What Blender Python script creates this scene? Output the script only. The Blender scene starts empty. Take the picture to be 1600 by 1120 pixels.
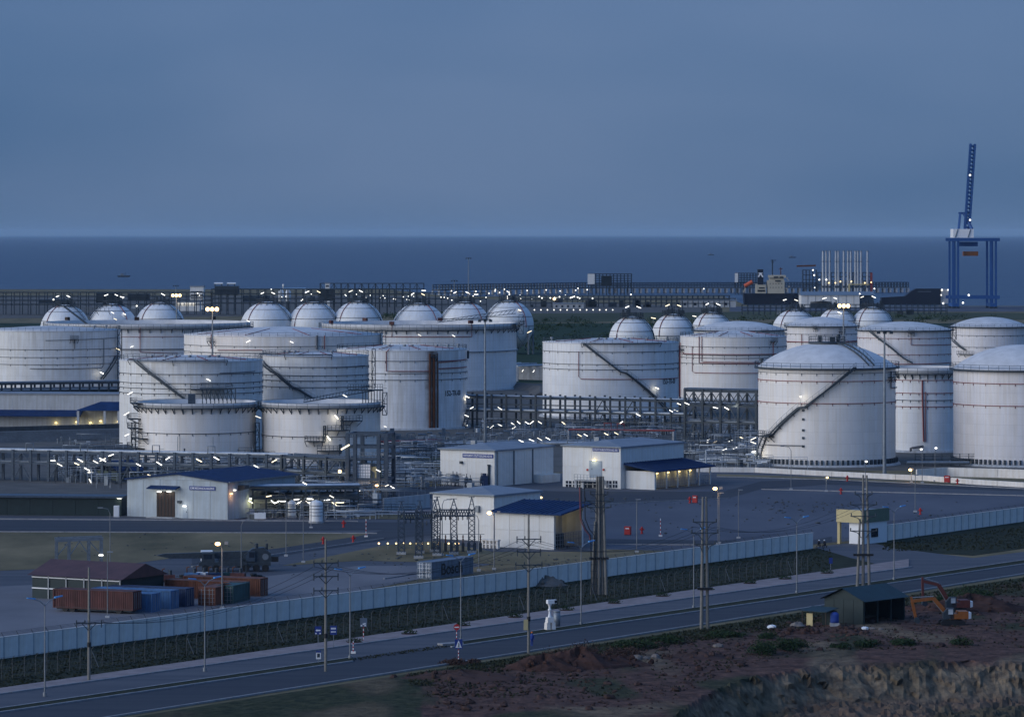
import bpy, math, random
from mathutils import Vector, Matrix
R_ = math.radians
sc = bpy.context.scene
col = sc.collection
rnd = random.Random(7)

# ------------------------------------------------------------------ camera
F, H, HZ = 6200.0, 52.0, 365.0          # focal length in photo pixels, eye height, horizon row
cam = bpy.data.cameras.new('camera')
cam.sensor_width = 36.0
cam.lens = 36.0 * F / 1600.0
cam.shift_y = -(560.0 - HZ) / 1600.0
cam.clip_start = 1.0
cam.clip_end = 200000.0
camo = bpy.data.objects.new('camera', cam)
camo.location = (0, 0, H)
camo.rotation_euler = (R_(90), 0, 0)
col.objects.link(camo)
sc.camera = camo

# ------------------------------------------------------------------ dusk sky
SUN_AZ = R_(-112)      # bearing of the afterglow, measured from +Y towards +X (left and a little behind the camera)
SUN_EL = R_(14.0)
w = bpy.data.worlds.new('World')
sc.world = w
w.use_nodes = True
nt = w.node_tree
bg = nt.nodes['Background']
sky = nt.nodes.new('ShaderNodeTexSky')
sky.sky_type = 'NISHITA'
sky.sun_disc = False
sky.sun_elevation = SUN_EL
sky.sun_rotation = SUN_AZ
sky.air_density = 1.0
sky.dust_density = 0.3
sky.ozone_density = 6.0
# even blue-hour veil over the whole dome, with very soft broken cloud
tc = nt.nodes.new('ShaderNodeTexCoord')
mp_ = nt.nodes.new('ShaderNodeMapping')
mp_.inputs['Scale'].default_value = (3.0, 3.0, 9.0)
nt.links.new(tc.outputs['Generated'], mp_.inputs['Vector'])
nz = nt.nodes.new('ShaderNodeTexNoise')
nz.inputs['Scale'].default_value = 1.6
nz.inputs['Detail'].default_value = 3.0
nt.links.new(mp_.outputs[0], nz.inputs['Vector'])
rp = nt.nodes.new('ShaderNodeValToRGB')
rp.color_ramp.elements[0].position = 0.35
rp.color_ramp.elements[1].position = 0.68
rp.color_ramp.elements[0].color = (0.95, 2.05, 4.2, 1)
rp.color_ramp.elements[1].color = (1.85, 2.95, 5.2, 1)
nt.links.new(nz.outputs[0], rp.inputs[0])
veil = nt.nodes.new('ShaderNodeMix')
veil.data_type = 'RGBA'
veil.inputs[0].default_value = 0.92
nt.links.new(sky.outputs[0], veil.inputs[6])
# the dome deepens to a stronger blue overhead, as a clear dusk sky does
sp = nt.nodes.new('ShaderNodeSeparateXYZ')
nt.links.new(tc.outputs['Generated'], sp.inputs[0])
zr = nt.nodes.new('ShaderNodeMapRange')
zr.inputs['From Min'].default_value = 0.0
zr.inputs['From Max'].default_value = 0.7
nt.links.new(sp.outputs[2], zr.inputs['Value'])
deep = nt.nodes.new('ShaderNodeMix')
deep.data_type = 'RGBA'
nt.links.new(zr.outputs[0], deep.inputs[0])
nt.links.new(rp.outputs[0], deep.inputs[6])
deep.inputs[7].default_value = (1.7, 3.9, 9.2, 1)
nt.links.new(deep.outputs[2], veil.inputs[7])
nt.links.new(veil.outputs[2], bg.inputs[0])
bg.inputs[1].default_value = 0.06

sun = bpy.data.lights.new('sun', 'SUN')
sun.energy = 2.6
sun.angle = R_(70)
sun.color = (0.985, 0.98, 0.975)
suno = bpy.data.objects.new('sun', sun)
el = R_(9)
dv = Vector((math.sin(SUN_AZ) * math.cos(el), math.cos(SUN_AZ) * math.cos(el), math.sin(el)))
suno.rotation_euler = dv.to_track_quat('Z', 'Y').to_euler()
suno.location = (-200, -100, 300)
col.objects.link(suno)

vs = sc.view_settings
vs.view_transform = 'Standard'
vs.look = 'None'
vs.exposure = 0.12
vs.gamma = 1.0
vs.use_curve_mapping = False
sc.cycles.use_denoising = True
sc.cycles.max_bounces = 5
sc.cycles.diffuse_bounces = 3
sc.cycles.glossy_bounces = 2
sc.cycles.transparent_max_bounces = 6
sc.cycles.volume_bounces = 0
sc.cycles.sample_clamp_indirect = 3.0

# ------------------------------------------------------------------ photo rows and columns -> ground metres
def dep(y, z=0.0):
    return F * (H - z) / (y - HZ)
def G(x, y, z=0.0):
    d = dep(y, z)
    return Vector(((x - 800.0) / F * d, d, z))
def P(x, y, d):
    return Vector(((x - 800.0) / F * d, d, H - (y - HZ) / F * d))
def mpp(y):
    return H / (y - HZ)

# ------------------------------------------------------------------ materials
MATS = {}
def mat(name, c, rough=0.6, metal=0.0, var=0.0, scale=1.0, streak=0.0, c2=None, emis=0.0, bump=0.0, spec=0.4, stretch=None, detail=5.0, rot=0.0):
    m = bpy.data.materials.new(name)
    m.use_nodes = True
    n, l = m.node_tree.nodes, m.node_tree.links
    b = n['Principled BSDF']
    b.inputs['Roughness'].default_value = rough
    b.inputs['Metallic'].default_value = metal
    b.inputs['Specular IOR Level'].default_value = spec
    cc = (c[0], c[1], c[2], 1)
    b.inputs['Base Color'].default_value = cc
    if emis:
        b.inputs['Emission Color'].default_value = cc
        b.inputs['Emission Strength'].default_value = emis
    if var or c2 or streak or bump:
        t = n.new('ShaderNodeTexCoord')
        mp = n.new('ShaderNodeMapping')
        mp.inputs['Scale'].default_value = stretch or (1, 1, 1)
        mp.inputs['Rotation'].default_value = (0, 0, rot)
        l.new(t.outputs['Object'], mp.inputs[0])
        nz = n.new('ShaderNodeTexNoise')
        nz.inputs['Scale'].default_value = scale
        nz.inputs['Detail'].default_value = detail
        nz.inputs['Roughness'].default_value = 0.6
        l.new(mp.outputs[0], nz.inputs['Vector'])
        rp = n.new('ShaderNodeValToRGB')
        rp.color_ramp.elements[0].position = 0.32
        rp.color_ramp.elements[1].position = 0.68
        if c2:
            rp.color_ramp.elements[0].color = (c2[0], c2[1], c2[2], 1)
            rp.color_ramp.elements[1].color = cc
        else:
            k = 1.0 - var
            rp.color_ramp.elements[0].color = (c[0] * k, c[1] * k, c[2] * k, 1)
            rp.color_ramp.elements[1].color = (min(1, c[0] * (1 + var * .4)), min(1, c[1] * (1 + var * .4)), min(1, c[2] * (1 + var * .4)), 1)
        l.new(nz.outputs[0], rp.inputs[0])
        out = rp.outputs[0]
        if streak:
            mp2 = n.new('ShaderNodeMapping')
            mp2.inputs['Scale'].default_value = (1.3, 1.3, 0.06)
            l.new(t.outputs['Object'], mp2.inputs[0])
            n2 = n.new('ShaderNodeTexNoise')
            n2.inputs['Scale'].default_value = 1.1
            n2.inputs['Detail'].default_value = 4
            l.new(mp2.outputs[0], n2.inputs['Vector'])
            r2 = n.new('ShaderNodeValToRGB')
            r2.color_ramp.elements[0].position = 0.40
            r2.color_ramp.elements[1].position = 0.58
            k = 1 - streak
            r2.color_ramp.elements[0].color = (k, k * .97, k * .92, 1)
            r2.color_ramp.elements[1].color = (1, 1, 1, 1)
            l.new(n2.outputs[0], r2.inputs[0])
            mx = n.new('ShaderNodeMix')
            mx.data_type = 'RGBA'
            mx.blend_type = 'MULTIPLY'
            mx.inputs[0].default_value = 1
            l.new(out, mx.inputs[6])
            l.new(r2.outputs[0], mx.inputs[7])
            out = mx.outputs[2]
        l.new(out, b.inputs['Base Color'])
        if bump:
            bp = n.new('ShaderNodeBump')
            bp.inputs['Strength'].default_value = 1.0
            bp.inputs['Distance'].default_value = bump
            l.new(nz.outputs[0], bp.inputs['Height'])
            l.new(bp.outputs[0], b.inputs['Normal'])
    MATS[name] = m
    return m

M = MATS
mat('tank_white', (.82, .82, .82), .45, var=.06, scale=.25, streak=.03)
mat('tank_cream', (.84, .80, .76), .45, var=.05, scale=.2, streak=.03)
mat('tank_aged', (.77, .77, .76), .5, var=.10, scale=.3, streak=.07)
mat('tank_pink', (.82, .785, .78), .45, var=.06, scale=.25, streak=.04)
mat('roof_white', (.64, .63, .62), .55, var=.18, scale=.35)
mat('wall_white', (.76, .75, .72), .6, var=.06, scale=.4, streak=.05)
mat('wall_grey', (.46, .48, .50), .6, var=.12, scale=.4, streak=.12)
mat('wall_teal', (.42, .48, .52), .6, var=.12, scale=.4, streak=.10)
mat('steel_dark', (.045, .06, .075), .5, .2, var=.3, scale=2)
mat('steel_blue', (.055, .080, .115), .5, .2, var=.3, scale=2)
mat('steel_grey', (.22, .25, .28), .45, .4, var=.25, scale=2)
mat('galv', (.26, .28, .30), .5, .3, var=.2, scale=2)
mat('fence_grey', (.075, .085, .09), .7, 0, var=.2, scale=2)
mat('weed', (.040, .044, .026), .9, c2=(.020, .026, .016), scale=1.5, spec=.1)
mat('post_grey', (.21, .22, .23), .6, .1, var=.2, scale=2)
mat('pipe_pale', (.50, .54, .58), .4, .2, var=.2, scale=1)
mat('pipe_red', (.25, .055, .055), .5, 0, var=.25, scale=2)
mat('ring_dark', (.10, .11, .13), .6, 0, var=.3, scale=2)
mat('rust', (.12, .04, .015), .85, 0, var=.5, scale=1.5)
mat('concrete', (.44, .45, .46), .85, var=.22, scale=.8, streak=.15)
mat('concrete_pale', (.82, .78, .73), .85, var=.12, scale=.6, streak=.06)
mat('pole_concrete', (.20, .19, .17), .85, var=.2, scale=1.5)
mat('asphalt', (.050, .056, .068), .85, c2=(.030, .036, .050), scale=.35, spec=.25, stretch=(.06, 1, 1), rot=-.985, detail=8)
mat('asphalt_worn', (.100, .105, .120), .85, c2=(.056, .064, .082), scale=.35, spec=.25, stretch=(.06, 1, 1), rot=-.985, detail=8)
mat('yard', (.112, .122, .150), .9, c2=(.060, .070, .094), scale=.035, spec=.2, stretch=(1, .35, 1), detail=7)
mat('dry_grass', (.235, .190, .112), .95, c2=(.085, .078, .048), scale=.06, spec=.1, stretch=(1, .4, 1), detail=8)
mat('green_grass', (.040, .062, .030), .95, c2=(.020, .036, .018), scale=.05, spec=.1, detail=8)
mat('far_green', (.030, .056, .030), .95, c2=(.016, .034, .020), scale=.02, spec=.1, stretch=(1, .25, 1), detail=8)
mat('far_field', (.075, .085, .050), .95, c2=(.045, .055, .035), scale=.02, spec=.1, stretch=(1, .25, 1), detail=8)
mat('bund_dark', (.085, .095, .105), .9, var=.25, scale=.3, streak=.15)
mat('berm', (.15, .14, .13), .95, c2=(.09, .09, .085), scale=.15, spec=.1, detail=8)
mat('verge', (.036, .042, .026), .95, c2=(.018, .022, .015), scale=.3, spec=.1, detail=8, bump=.15)
mat('slab', (.20, .20, .215), .9, c2=(.12, .122, .135), scale=.06, spec=.2, stretch=(1, .4, 1), detail=8)
mat('paving', (.26, .22, .22), .9, var=.25, scale=.5, spec=.2)
mat('kerb', (.30, .30, .31), .9, var=.25, scale=1)
mat('road_paint', (.42, .43, .44), .8, var=.4, scale=2)
mat('red_earth', (.088, .054, .048), 1, c2=(.044, .032, .030), scale=.12, spec=.05, detail=9, bump=.3)
mat('tan_earth', (.20, .155, .105), 1, c2=(.085, .062, .044), scale=.35, spec=.05, detail=9, bump=.5)
mat('clod', (.085, .048, .040), 1, c2=(.040, .024, .022), scale=.7, spec=.05, bump=.3)
mat('rock', (.22, .19, .17), .95, var=.35, scale=1, bump=.2)
mat('roof_blue', (.012, .036, .110), .6, spec=.12, var=.25, scale=.4, stretch=(1, 1, 1))
mat('roof_brown', (.085, .040, .040), .6, var=.3, scale=.5)
mat('roof_green', (.013, .036, .044), .6, var=.3, scale=.5)
mat('wall_green', (.011, .028, .032), .6, var=.3, scale=.5)
mat('roof_grey', (.22, .25, .29), .6, var=.2, scale=.3)
mat('sign_blue', (.02, .045, .22), .5)
mat('sign_cyan', (.05, .22, .55), .4)
mat('sign_red', (.42, .025, .025), .5)
mat('paint_white', (.80, .80, .80), .5)
mat('black', (.012, .013, .016), .6)
mat('glass_dark', (.015, .022, .035), .12, spec=.8)
mat('door_grey', (.30, .36, .42), .5, var=.1, scale=1)
mat('cream', (.55, .46, .24), .6, var=.1, scale=1)
mat('olive', (.16, .19, .13), .6, var=.15, scale=1)
mat('brown_door', (.030, .013, .009), .6, var=.4, scale=1)
mat('box_red', (.105, .034, .030), .65, var=.35, scale=.5, streak=.3)
mat('box_orange', (.16, .056, .032), .65, var=.35, scale=.5, streak=.3)
mat('box_blue', (.060, .17, .36), .6, var=.25, scale=.5, streak=.25)
mat('box_navy', (.020, .045, .12), .6, var=.3, scale=.5, streak=.25)
mat('box_teal', (.025, .085, .095), .6, var=.3, scale=.5, streak=.25)
mat('box_grey', (.15, .20, .27), .6, var=.2, scale=.5, streak=.2)
mat('digger_orange', (.27, .090, .020), .5, var=.2, scale=1)
mat('digger_red', (.12, .032, .026), .6, var=.25, scale=1)
mat('ship_hull', (.012, .016, .030), .5, var=.2, scale=.05)
mat('ship_cream', (.52, .47, .36), .6, var=.12, scale=.1)
mat('lifeboat', (.60, .11, .04), .5)
mat('crane_blue', (.022, .085, .26), .5, var=.15, scale=.1)
mat('stack', (.42, .45, .48), .5, .2, var=.1, scale=.2)
mat('leaf', (.030, .055, .022), .8, c2=(.016, .034, .016), scale=1.5, spec=.15)
mat('leaf_dry', (.095, .058, .048), .9, c2=(.045, .028, .026), scale=1.5, spec=.1)
mat('bark', (.06, .045, .035), .95)
mat('skin', (.20, .11, .07), .6)
mat('cloth_dark', (.018, .020, .028), .9)
mat('cloth_blue', (.030, .070, .30), .9)
mat('cloth_orange', (.60, .15, .04), .8)
mat('tube_white', (1.0, .97, .88), emis=2.2)
mat('tube_warm', (1.0, .84, .56), emis=1.9)
mat('tube_dim', (1.0, .93, .78), emis=1.5)
mat('lamp_warm', (1.0, .62, .26), emis=5.0)
mat('lamp_yellow', (1.0, .74, .34), emis=2.5)
mat('lamp_off', (.08, .30, .62), .3)
mat('diamond', (.75, .78, .80), .4)

# tank shells: plate courses with slightly uneven paint, grime running down from the rim
def plate_shell(m, w=5.5, h=2.35, grime=.30):
    n, l = m.node_tree.nodes, m.node_tree.links
    bs = n['Principled BSDF']
    src = bs.inputs['Base Color'].links[0].from_socket
    t = n.new('ShaderNodeTexCoord')
    sp = n.new('ShaderNodeSeparateXYZ')
    l.new(t.outputs['Object'], sp.inputs[0])
    at = n.new('ShaderNodeMath'); at.operation = 'ARCTAN2'
    l.new(sp.outputs[0], at.inputs[0]); l.new(sp.outputs[1], at.inputs[1])
    mu = n.new('ShaderNodeMath'); mu.operation = 'MULTIPLY'; mu.inputs[1].default_value = 17.0
    l.new(at.outputs[0], mu.inputs[0])
    cb = n.new('ShaderNodeCombineXYZ')
    l.new(mu.outputs[0], cb.inputs[0]); l.new(sp.outputs[2], cb.inputs[1])
    br = n.new('ShaderNodeTexBrick')
    br.inputs['Scale'].default_value = 1.0
    br.inputs['Brick Width'].default_value = w
    br.inputs['Row Height'].default_value = h
    br.inputs['Mortar Size'].default_value = .035
    br.inputs['Color1'].default_value = (1, 1, 1, 1)
    br.inputs['Color2'].default_value = (.94, .945, .95, 1)
    br.inputs['Mortar'].default_value = (.80, .80, .80, 1)
    l.new(cb.outputs[0], br.inputs['Vector'])
    # drips: thin upright noise, strongest under the rim and fading out lower down
    cb2 = n.new('ShaderNodeCombineXYZ')
    m3 = n.new('ShaderNodeMath'); m3.operation = 'MULTIPLY'; m3.inputs[1].default_value = .05
    l.new(sp.outputs[2], m3.inputs[0])
    l.new(mu.outputs[0], cb2.inputs[0]); l.new(m3.outputs[0], cb2.inputs[1])
    nz = n.new('ShaderNodeTexNoise'); nz.inputs['Scale'].default_value = 1.5; nz.inputs['Detail'].default_value = 5
    l.new(cb2.outputs[0], nz.inputs['Vector'])
    r1 = n.new('ShaderNodeMapRange'); r1.inputs['From Min'].default_value = .50; r1.inputs['From Max'].default_value = .72
    l.new(nz.outputs[0], r1.inputs['Value'])
    sg = n.new('ShaderNodeSeparateXYZ'); l.new(t.outputs['Generated'], sg.inputs[0])
    r2 = n.new('ShaderNodeMapRange'); r2.inputs['From Min'].default_value = .55; r2.inputs['From Max'].default_value = 1.0
    l.new(sg.outputs[2], r2.inputs['Value'])
    mm = n.new('ShaderNodeMath'); mm.operation = 'MULTIPLY'
    l.new(r1.outputs[0], mm.inputs[0]); l.new(r2.outputs[0], mm.inputs[1])
    m4 = n.new('ShaderNodeMath'); m4.operation = 'MULTIPLY'; m4.inputs[1].default_value = grime
    l.new(mm.outputs[0], m4.inputs[0])
    a = n.new('ShaderNodeMix'); a.data_type = 'RGBA'; a.blend_type = 'MULTIPLY'; a.inputs[0].default_value = 1
    l.new(src, a.inputs[6]); l.new(br.outputs[0], a.inputs[7])
    g = n.new('ShaderNodeMix'); g.data_type = 'RGBA'
    l.new(m4.outputs[0], g.inputs[0]); l.new(a.outputs[2], g.inputs[6]); g.inputs[7].default_value = (.20, .17, .14, 1)
    l.new(g.outputs[2], bs.inputs['Base Color'])
plate_shell(M['tank_white'])
plate_shell(M['tank_cream'], 7.0, 2.6, .16)
plate_shell(M['tank_aged'], 5.0, 2.2, .36)
plate_shell(M['tank_pink'])

# water with small waves
def water():
    m = bpy.data.materials.new('sea_water')
    m.use_nodes = True
    n, l = m.node_tree.nodes, m.node_tree.links
    b = n['Principled BSDF']
    b.inputs['Base Color'].default_value = (.010, .032, .080, 1)
    b.inputs['Roughness'].default_value = .30
    b.inputs['Specular IOR Level'].default_value = .22
    t = n.new('ShaderNodeTexCoord')
    h = []
    for s, d in ((.045, .5), (.011, 1.0)):
        mp = n.new('ShaderNodeMapping')
        mp.inputs['Scale'].default_value = (s * .55, s, s)
        l.new(t.outputs['Object'], mp.inputs[0])
        nz = n.new('ShaderNodeTexNoise')
        nz.inputs['Scale'].default_value = 1.0
        nz.inputs['Detail'].default_value = 6
        l.new(mp.outputs[0], nz.inputs['Vector'])
        h.append(nz.outputs[0])
    ad = n.new('ShaderNodeMath')
    ad.operation = 'ADD'
    l.new(h[0], ad.inputs[0])
    l.new(h[1], ad.inputs[1])
    bp = n.new('ShaderNodeBump')
    bp.inputs['Strength'].default_value = 1.0
    bp.inputs['Distance'].default_value = 9.0
    l.new(ad.outputs[0], bp.inputs['Height'])
    l.new(bp.outputs[0], b.inputs['Normal'])
    MATS['sea_water'] = m
water()

# ------------------------------------------------------------------ mesh collector
class MB:
    def __init__(s):
        s.v, s.f, s.sm = [], [], []
    def add(s, vs, fs, smooth=False):
        o = len(s.v)
        s.v += [tuple(p) for p in vs]
        s.f += [tuple(i + o for i in q) for q in fs]
        s.sm += [smooth] * len(fs)
        return s
    def box(s, c, d, rz=0.0, top=1.0):
        x, y, z = d[0] / 2, d[1] / 2, d[2] / 2
        ca, sa = math.cos(rz), math.sin(rz)
        vs = []
        for k in (-1, 1):
            t = top if k > 0 else 1.0
            for a, b in ((-1, -1), (1, -1), (1, 1), (-1, 1)):
                px, py = a * x * t, b * y * t
                vs.append((c[0] + px * ca - py * sa, c[1] + px * sa + py * ca, c[2] + k * z))
        return s.add(vs, [(3, 2, 1, 0), (4, 5, 6, 7), (0, 1, 5, 4), (1, 2, 6, 5), (2, 3, 7, 6), (3, 0, 4, 7)])
    def bb(s, x0, x1, y0, y1, z0, z1):
        return s.box(((x0 + x1) / 2, (y0 + y1) / 2, (z0 + z1) / 2), (x1 - x0, y1 - y0, z1 - z0))
    def beam(s, p, q, w, h=None):
        p, q = Vector(p), Vector(q)
        h = h or w
        d = q - p
        if d.length < 1e-6:
            return s
        d.normalize()
        up = Vector((0, 0, 1)) if abs(d.z) < .98 else Vector((0, 1, 0))
        a = d.cross(up).normalized() * (w / 2)
        b = a.cross(d).normalized() * (h / 2)
        vs = [p - a - b, p + a - b, p + a + b, p - a + b, q - a - b, q + a - b, q + a + b, q - a + b]
        return s.add(vs, [(0, 1, 2, 3), (7, 6, 5, 4), (4, 5, 1, 0), (5, 6, 2, 1), (6, 7, 3, 2), (7, 4, 0, 3)])
    def tube(s, pts, r, n=6, r2=None, cap=True):
        pts = [Vector(p) for p in pts]
        k = len(pts)
        rings = []
        for i, p in enumerate(pts):
            d = (pts[min(i + 1, k - 1)] - pts[max(i - 1, 0)])
            if d.length < 1e-9:
                d = Vector((0, 0, 1))
            d.normalize()
            up = Vector((0, 0, 1)) if abs(d.z) < .95 else Vector((0, 1, 0))
            a = d.cross(up).normalized()
            b = a.cross(d).normalized()
            rr = r if r2 is None else r + (r2 - r) * i / max(1, k - 1)
            rings.append([p + a * math.cos(t * 2 * math.pi / n) * rr + b * math.sin(t * 2 * math.pi / n) * rr for t in range(n)])
        vs = [v for ring in rings for v in ring]
        fs = []
        for i in range(k - 1):
            for t in range(n):
                u = (t + 1) % n
                fs.append((i * n + t, (i + 1) * n + t, (i + 1) * n + u, i * n + u))
        s.add(vs, fs, True)
        if cap:
            s.add(rings[0], [tuple(range(n))])
            s.add(rings[-1], [tuple(range(n - 1, -1, -1))])
        return s
    def lathe(s, prof, n=64, a0=0.0, a1=2 * math.pi, c=(0, 0, 0), smooth=True):
        full = abs(a1 - a0 - 2 * math.pi) < 1e-6
        m = n if full else n + 1
        vs, fs = [], []
        for i in range(m):
            a = a0 + (a1 - a0) * i / n
            for (r, z) in prof:
                vs.append((c[0] + r * math.sin(a), c[1] - r * math.cos(a), c[2] + z))
        k = len(prof)
        for i in range(n):
            j = (i + 1) % m
            for q in range(k - 1):
                fs.append((i * k + q, j * k + q, j * k + q + 1, i * k + q + 1))
        return s.add(vs, fs, smooth)
    def cyl(s, c, r, h, n=12, r2=None):
        r2 = r if r2 is None else r2
        s.lathe([(r, 0), (r2, h)], n, c=c)
        for rr, z, rev in ((r, 0, 1), (r2, h, 0)):
            vs = [(c[0] + rr * math.sin(2 * math.pi * i / n), c[1] - rr * math.cos(2 * math.pi * i / n), c[2] + z) for i in range(n)]
            s.add(vs, [tuple(range(n)) if not rev else tuple(range(n - 1, -1, -1))])
        return s
    def poly(s, pts):
        return s.add(pts, [tuple(range(len(pts)))])
    def prism(s, pts, off):
        off = Vector(off)
        n = len(pts)
        a = [Vector(p) for p in pts]
        b = [p + off for p in a]
        s.add(a + b, [tuple(range(n - 1, -1, -1)), tuple(range(n, 2 * n))] + [(i, (i + 1) % n, n + (i + 1) % n, n + i) for i in range(n)])
        return s
    def ico(s, c, r, n=8, m=5, jit=0.0, sq=(1, 1, 1), rg=rnd):
        vs, fs = [], []
        for i in range(m + 1):
            t = math.pi * i / m
            for j in range(n):
                p = 2 * math.pi * j / n
                k = r * (1 + rg.uniform(-jit, jit))
                vs.append((c[0] + k * sq[0] * math.sin(t) * math.cos(p), c[1] + k * sq[1] * math.sin(t) * math.sin(p), c[2] + k * sq[2] * math.cos(t)))
        for i in range(m):
            for j in range(n):
                u = (j + 1) % n
                fs.append((i * n + j, (i + 1) * n + j, (i + 1) * n + u, i * n + u))
        return s.add(vs, fs, jit < .05)
    def build(s, name, m, parent=None, loc=None, rz=None, kind=None, label=None):
        me = bpy.data.meshes.new(name)
        me.from_pydata(s.v, [], s.f)
        if any(s.sm):
            me.polygons.foreach_set('use_smooth', s.sm)
        if isinstance(m, str):
            m = MATS[m]
        me.materials.append(m)
        return link(name, me, parent, loc, rz, kind, label)

STUFF = {'ring_support', 'bracket', 'anchor_chair', 'handrail', 'tread', 'roof_pipe', 'crown_platform', 'roof_stair', 'gangway', 'stair_tower', 'caged_ladder', 'pipe_tower', 'gauge_tower', 'stairway', 'rolling_ladder', 'brace'}
def link(name, me, parent=None, loc=None, rz=None, kind=None, label=None):
    o = bpy.data.objects.new(name, me)
    col.objects.link(o)
    if parent is not None:
        o.parent = parent
    if loc is not None:
        o.location = loc
    if rz is not None:
        o.rotation_euler = (0, 0, rz)
    if kind is None and parent is not None and name in STUFF:
        kind = 'stuff'
    if kind:
        o['kind'] = kind
    if label:
        o['label'] = label
    return o

def thing(name, label, cat, loc, rz=0.0, group=None):
    o = bpy.data.objects.new(name, None)
    col.objects.link(o)
    o.empty_display_size = .5
    o.location = loc
    o.rotation_euler = (0, 0, rz)
    return tag(o, label, cat, group)

def tag(o, label, cat, group=None):
    o['label'] = label
    o['category'] = cat
    if group:
        o['group'] = group
    return o

def copy_tree(o, loc, rz=None, label=None, scale=None):
    kids = {}
    for ch in list(bpy.data.objects):
        if ch.parent is not None:
            kids.setdefault(ch.parent.name, []).append(ch)
    def rec(src, par):
        c = src.copy()
        col.objects.link(c)
        c.parent = par
        for k in kids.get(src.name, []):
            rec(k, c)
        return c
    c = rec(o, None)
    c.location = loc
    if rz is not None:
        c.rotation_euler = (0, 0, rz)
    if scale:
        c.scale = (scale, scale, scale)
    if label:
        c['label'] = label
    return c

def text_mesh(body, size, bold=0.0):
    cu = bpy.data.curves.new('lettering', 'FONT')
    cu.body = body
    cu.size = size
    cu.align_x = 'CENTER'
    cu.align_y = 'CENTER'
    cu.offset = bold
    cu.extrude = 0.0
    ob = bpy.data.objects.new('tmp', cu)
    col.objects.link(ob)
    dg = bpy.context.evaluated_depsgraph_get()
    me = bpy.data.meshes.new_from_object(ob.evaluated_get(dg))
    bpy.data.objects.remove(ob)
    return me

def lettering(body, width, height, m, parent, loc, rz=0.0):
    """flat printed words standing upright, facing local -Y; scaled to width x height"""
    me = text_mesh(body, 1.0, .012)
    xs = [v.co.x for v in me.vertices]
    ys = [v.co.y for v in me.vertices]
    w, h = max(xs) - min(xs), max(ys) - min(ys)
    cx, cy = (max(xs) + min(xs)) / 2, (max(ys) + min(ys)) / 2
    for v in me.vertices:
        v.co = Vector(((v.co.x - cx) / w * width, 0, (v.co.y - cy) / h * height))
    me.materials.clear()
    me.materials.append(MATS[m])
    return link('lettering', me, parent, loc, rz)

def point_light(parent, loc, energy, color, radius=.25):
    l = bpy.data.lights.new('lamp_glow', 'POINT')
    l.energy = energy
    l.color = color
    l.shadow_soft_size = radius
    o = bpy.data.objects.new('lamp_glow', l)
    col.objects.link(o)
    o.parent = parent
    o.location = loc
    return o

_tube_me = {}
def tube_lamp(parent, p, tilt=-25, length=1.35, m='tube_white', yaw=0.0, glow=0.0, w=.15):
    """fluorescent fitting: a bright bar, tilted; p in the parent's coordinates"""
    if m == 'tube_white':
        m = rnd.choice(('tube_white', 'tube_white', 'tube_white', 'tube_warm', 'tube_dim'))
    length *= rnd.choice((.8, .9, 1.0, 1.0))
    key = (round(length, 2), m, w)
    if key not in _tube_me:
        b = MB()
        b.box((0, 0, 0), (length, w, w))
        me = bpy.data.meshes.new('lamp')
        me.from_pydata(b.v, [], b.f)
        me.materials.append(MATS[m])
        _tube_me[key] = me
    o = link('lamp', _tube_me[key], parent, p)
    o.rotation_euler = (0, R_(-tilt), yaw)
    if glow:
        point_light(parent, Vector(p) + Vector((0, -.5, -.3)), glow, (1, .93, .75))
    return o

# ------------------------------------------------------------------ the setting
def sheet(name, px, m, z, kind='structure', label=None):
    b = MB()
    pts = [G(x, y) for x, y in px]
    b.poly([(p.x, p.y, z) for p in pts])
    return b.build(name, m, kind=kind, label=label)

from mathutils import noise as mn
def ln(p, q):
    return lambda x: p[1] + (q[1] - p[1]) * (x - p[0]) / (q[0] - p[0])
road_l = ln((830, 1018), (1200, 960))
def bank_row(x):
    """photo row where the ground in front of the road breaks off into an eroded bank, far right only"""
    k = [(-400, 1420), (900, 1420), (1000, 1150), (1070, 1085), (1120, 1056), (1165, 1042), (1205, 1033), (1245, 1025), (1300, 1019), (1380, 1017), (1516, 1014), (1900, 1012)]
    for (a, b), (c, d) in zip(k, k[1:]):
        if a <= x <= c:
            return b + (d - b) * (x - a) / (c - a)
    return 1012
def shore(x):
    if x < 620: return 452.0
    if x < 700: return 452 + (x - 620) * .14
    if x < 1130: return 463.0
    if x < 1170: return 463 + (x - 1130) * .375
    return 478.0
far = [(x, shore(x)) for x in (-2600, 0, 300, 600, 660, 700, 900, 1130, 1150, 1170, 1400, 1800, 3600)]
sheet('ground', [(-2600, 900), (-900, road_l(-900) + 6), (1900, road_l(1900) + 6), (3600, 830)] + far[::-1], 'dry_grass', 0.0)

# sea out to the horizon
b = MB()
b.poly([(-60000, 1500, -3), (60000, 1500, -3), (60000, 95000, -3), (-60000, 95000, -3)])
b.build('sea', 'sea_water', kind='structure')

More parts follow.
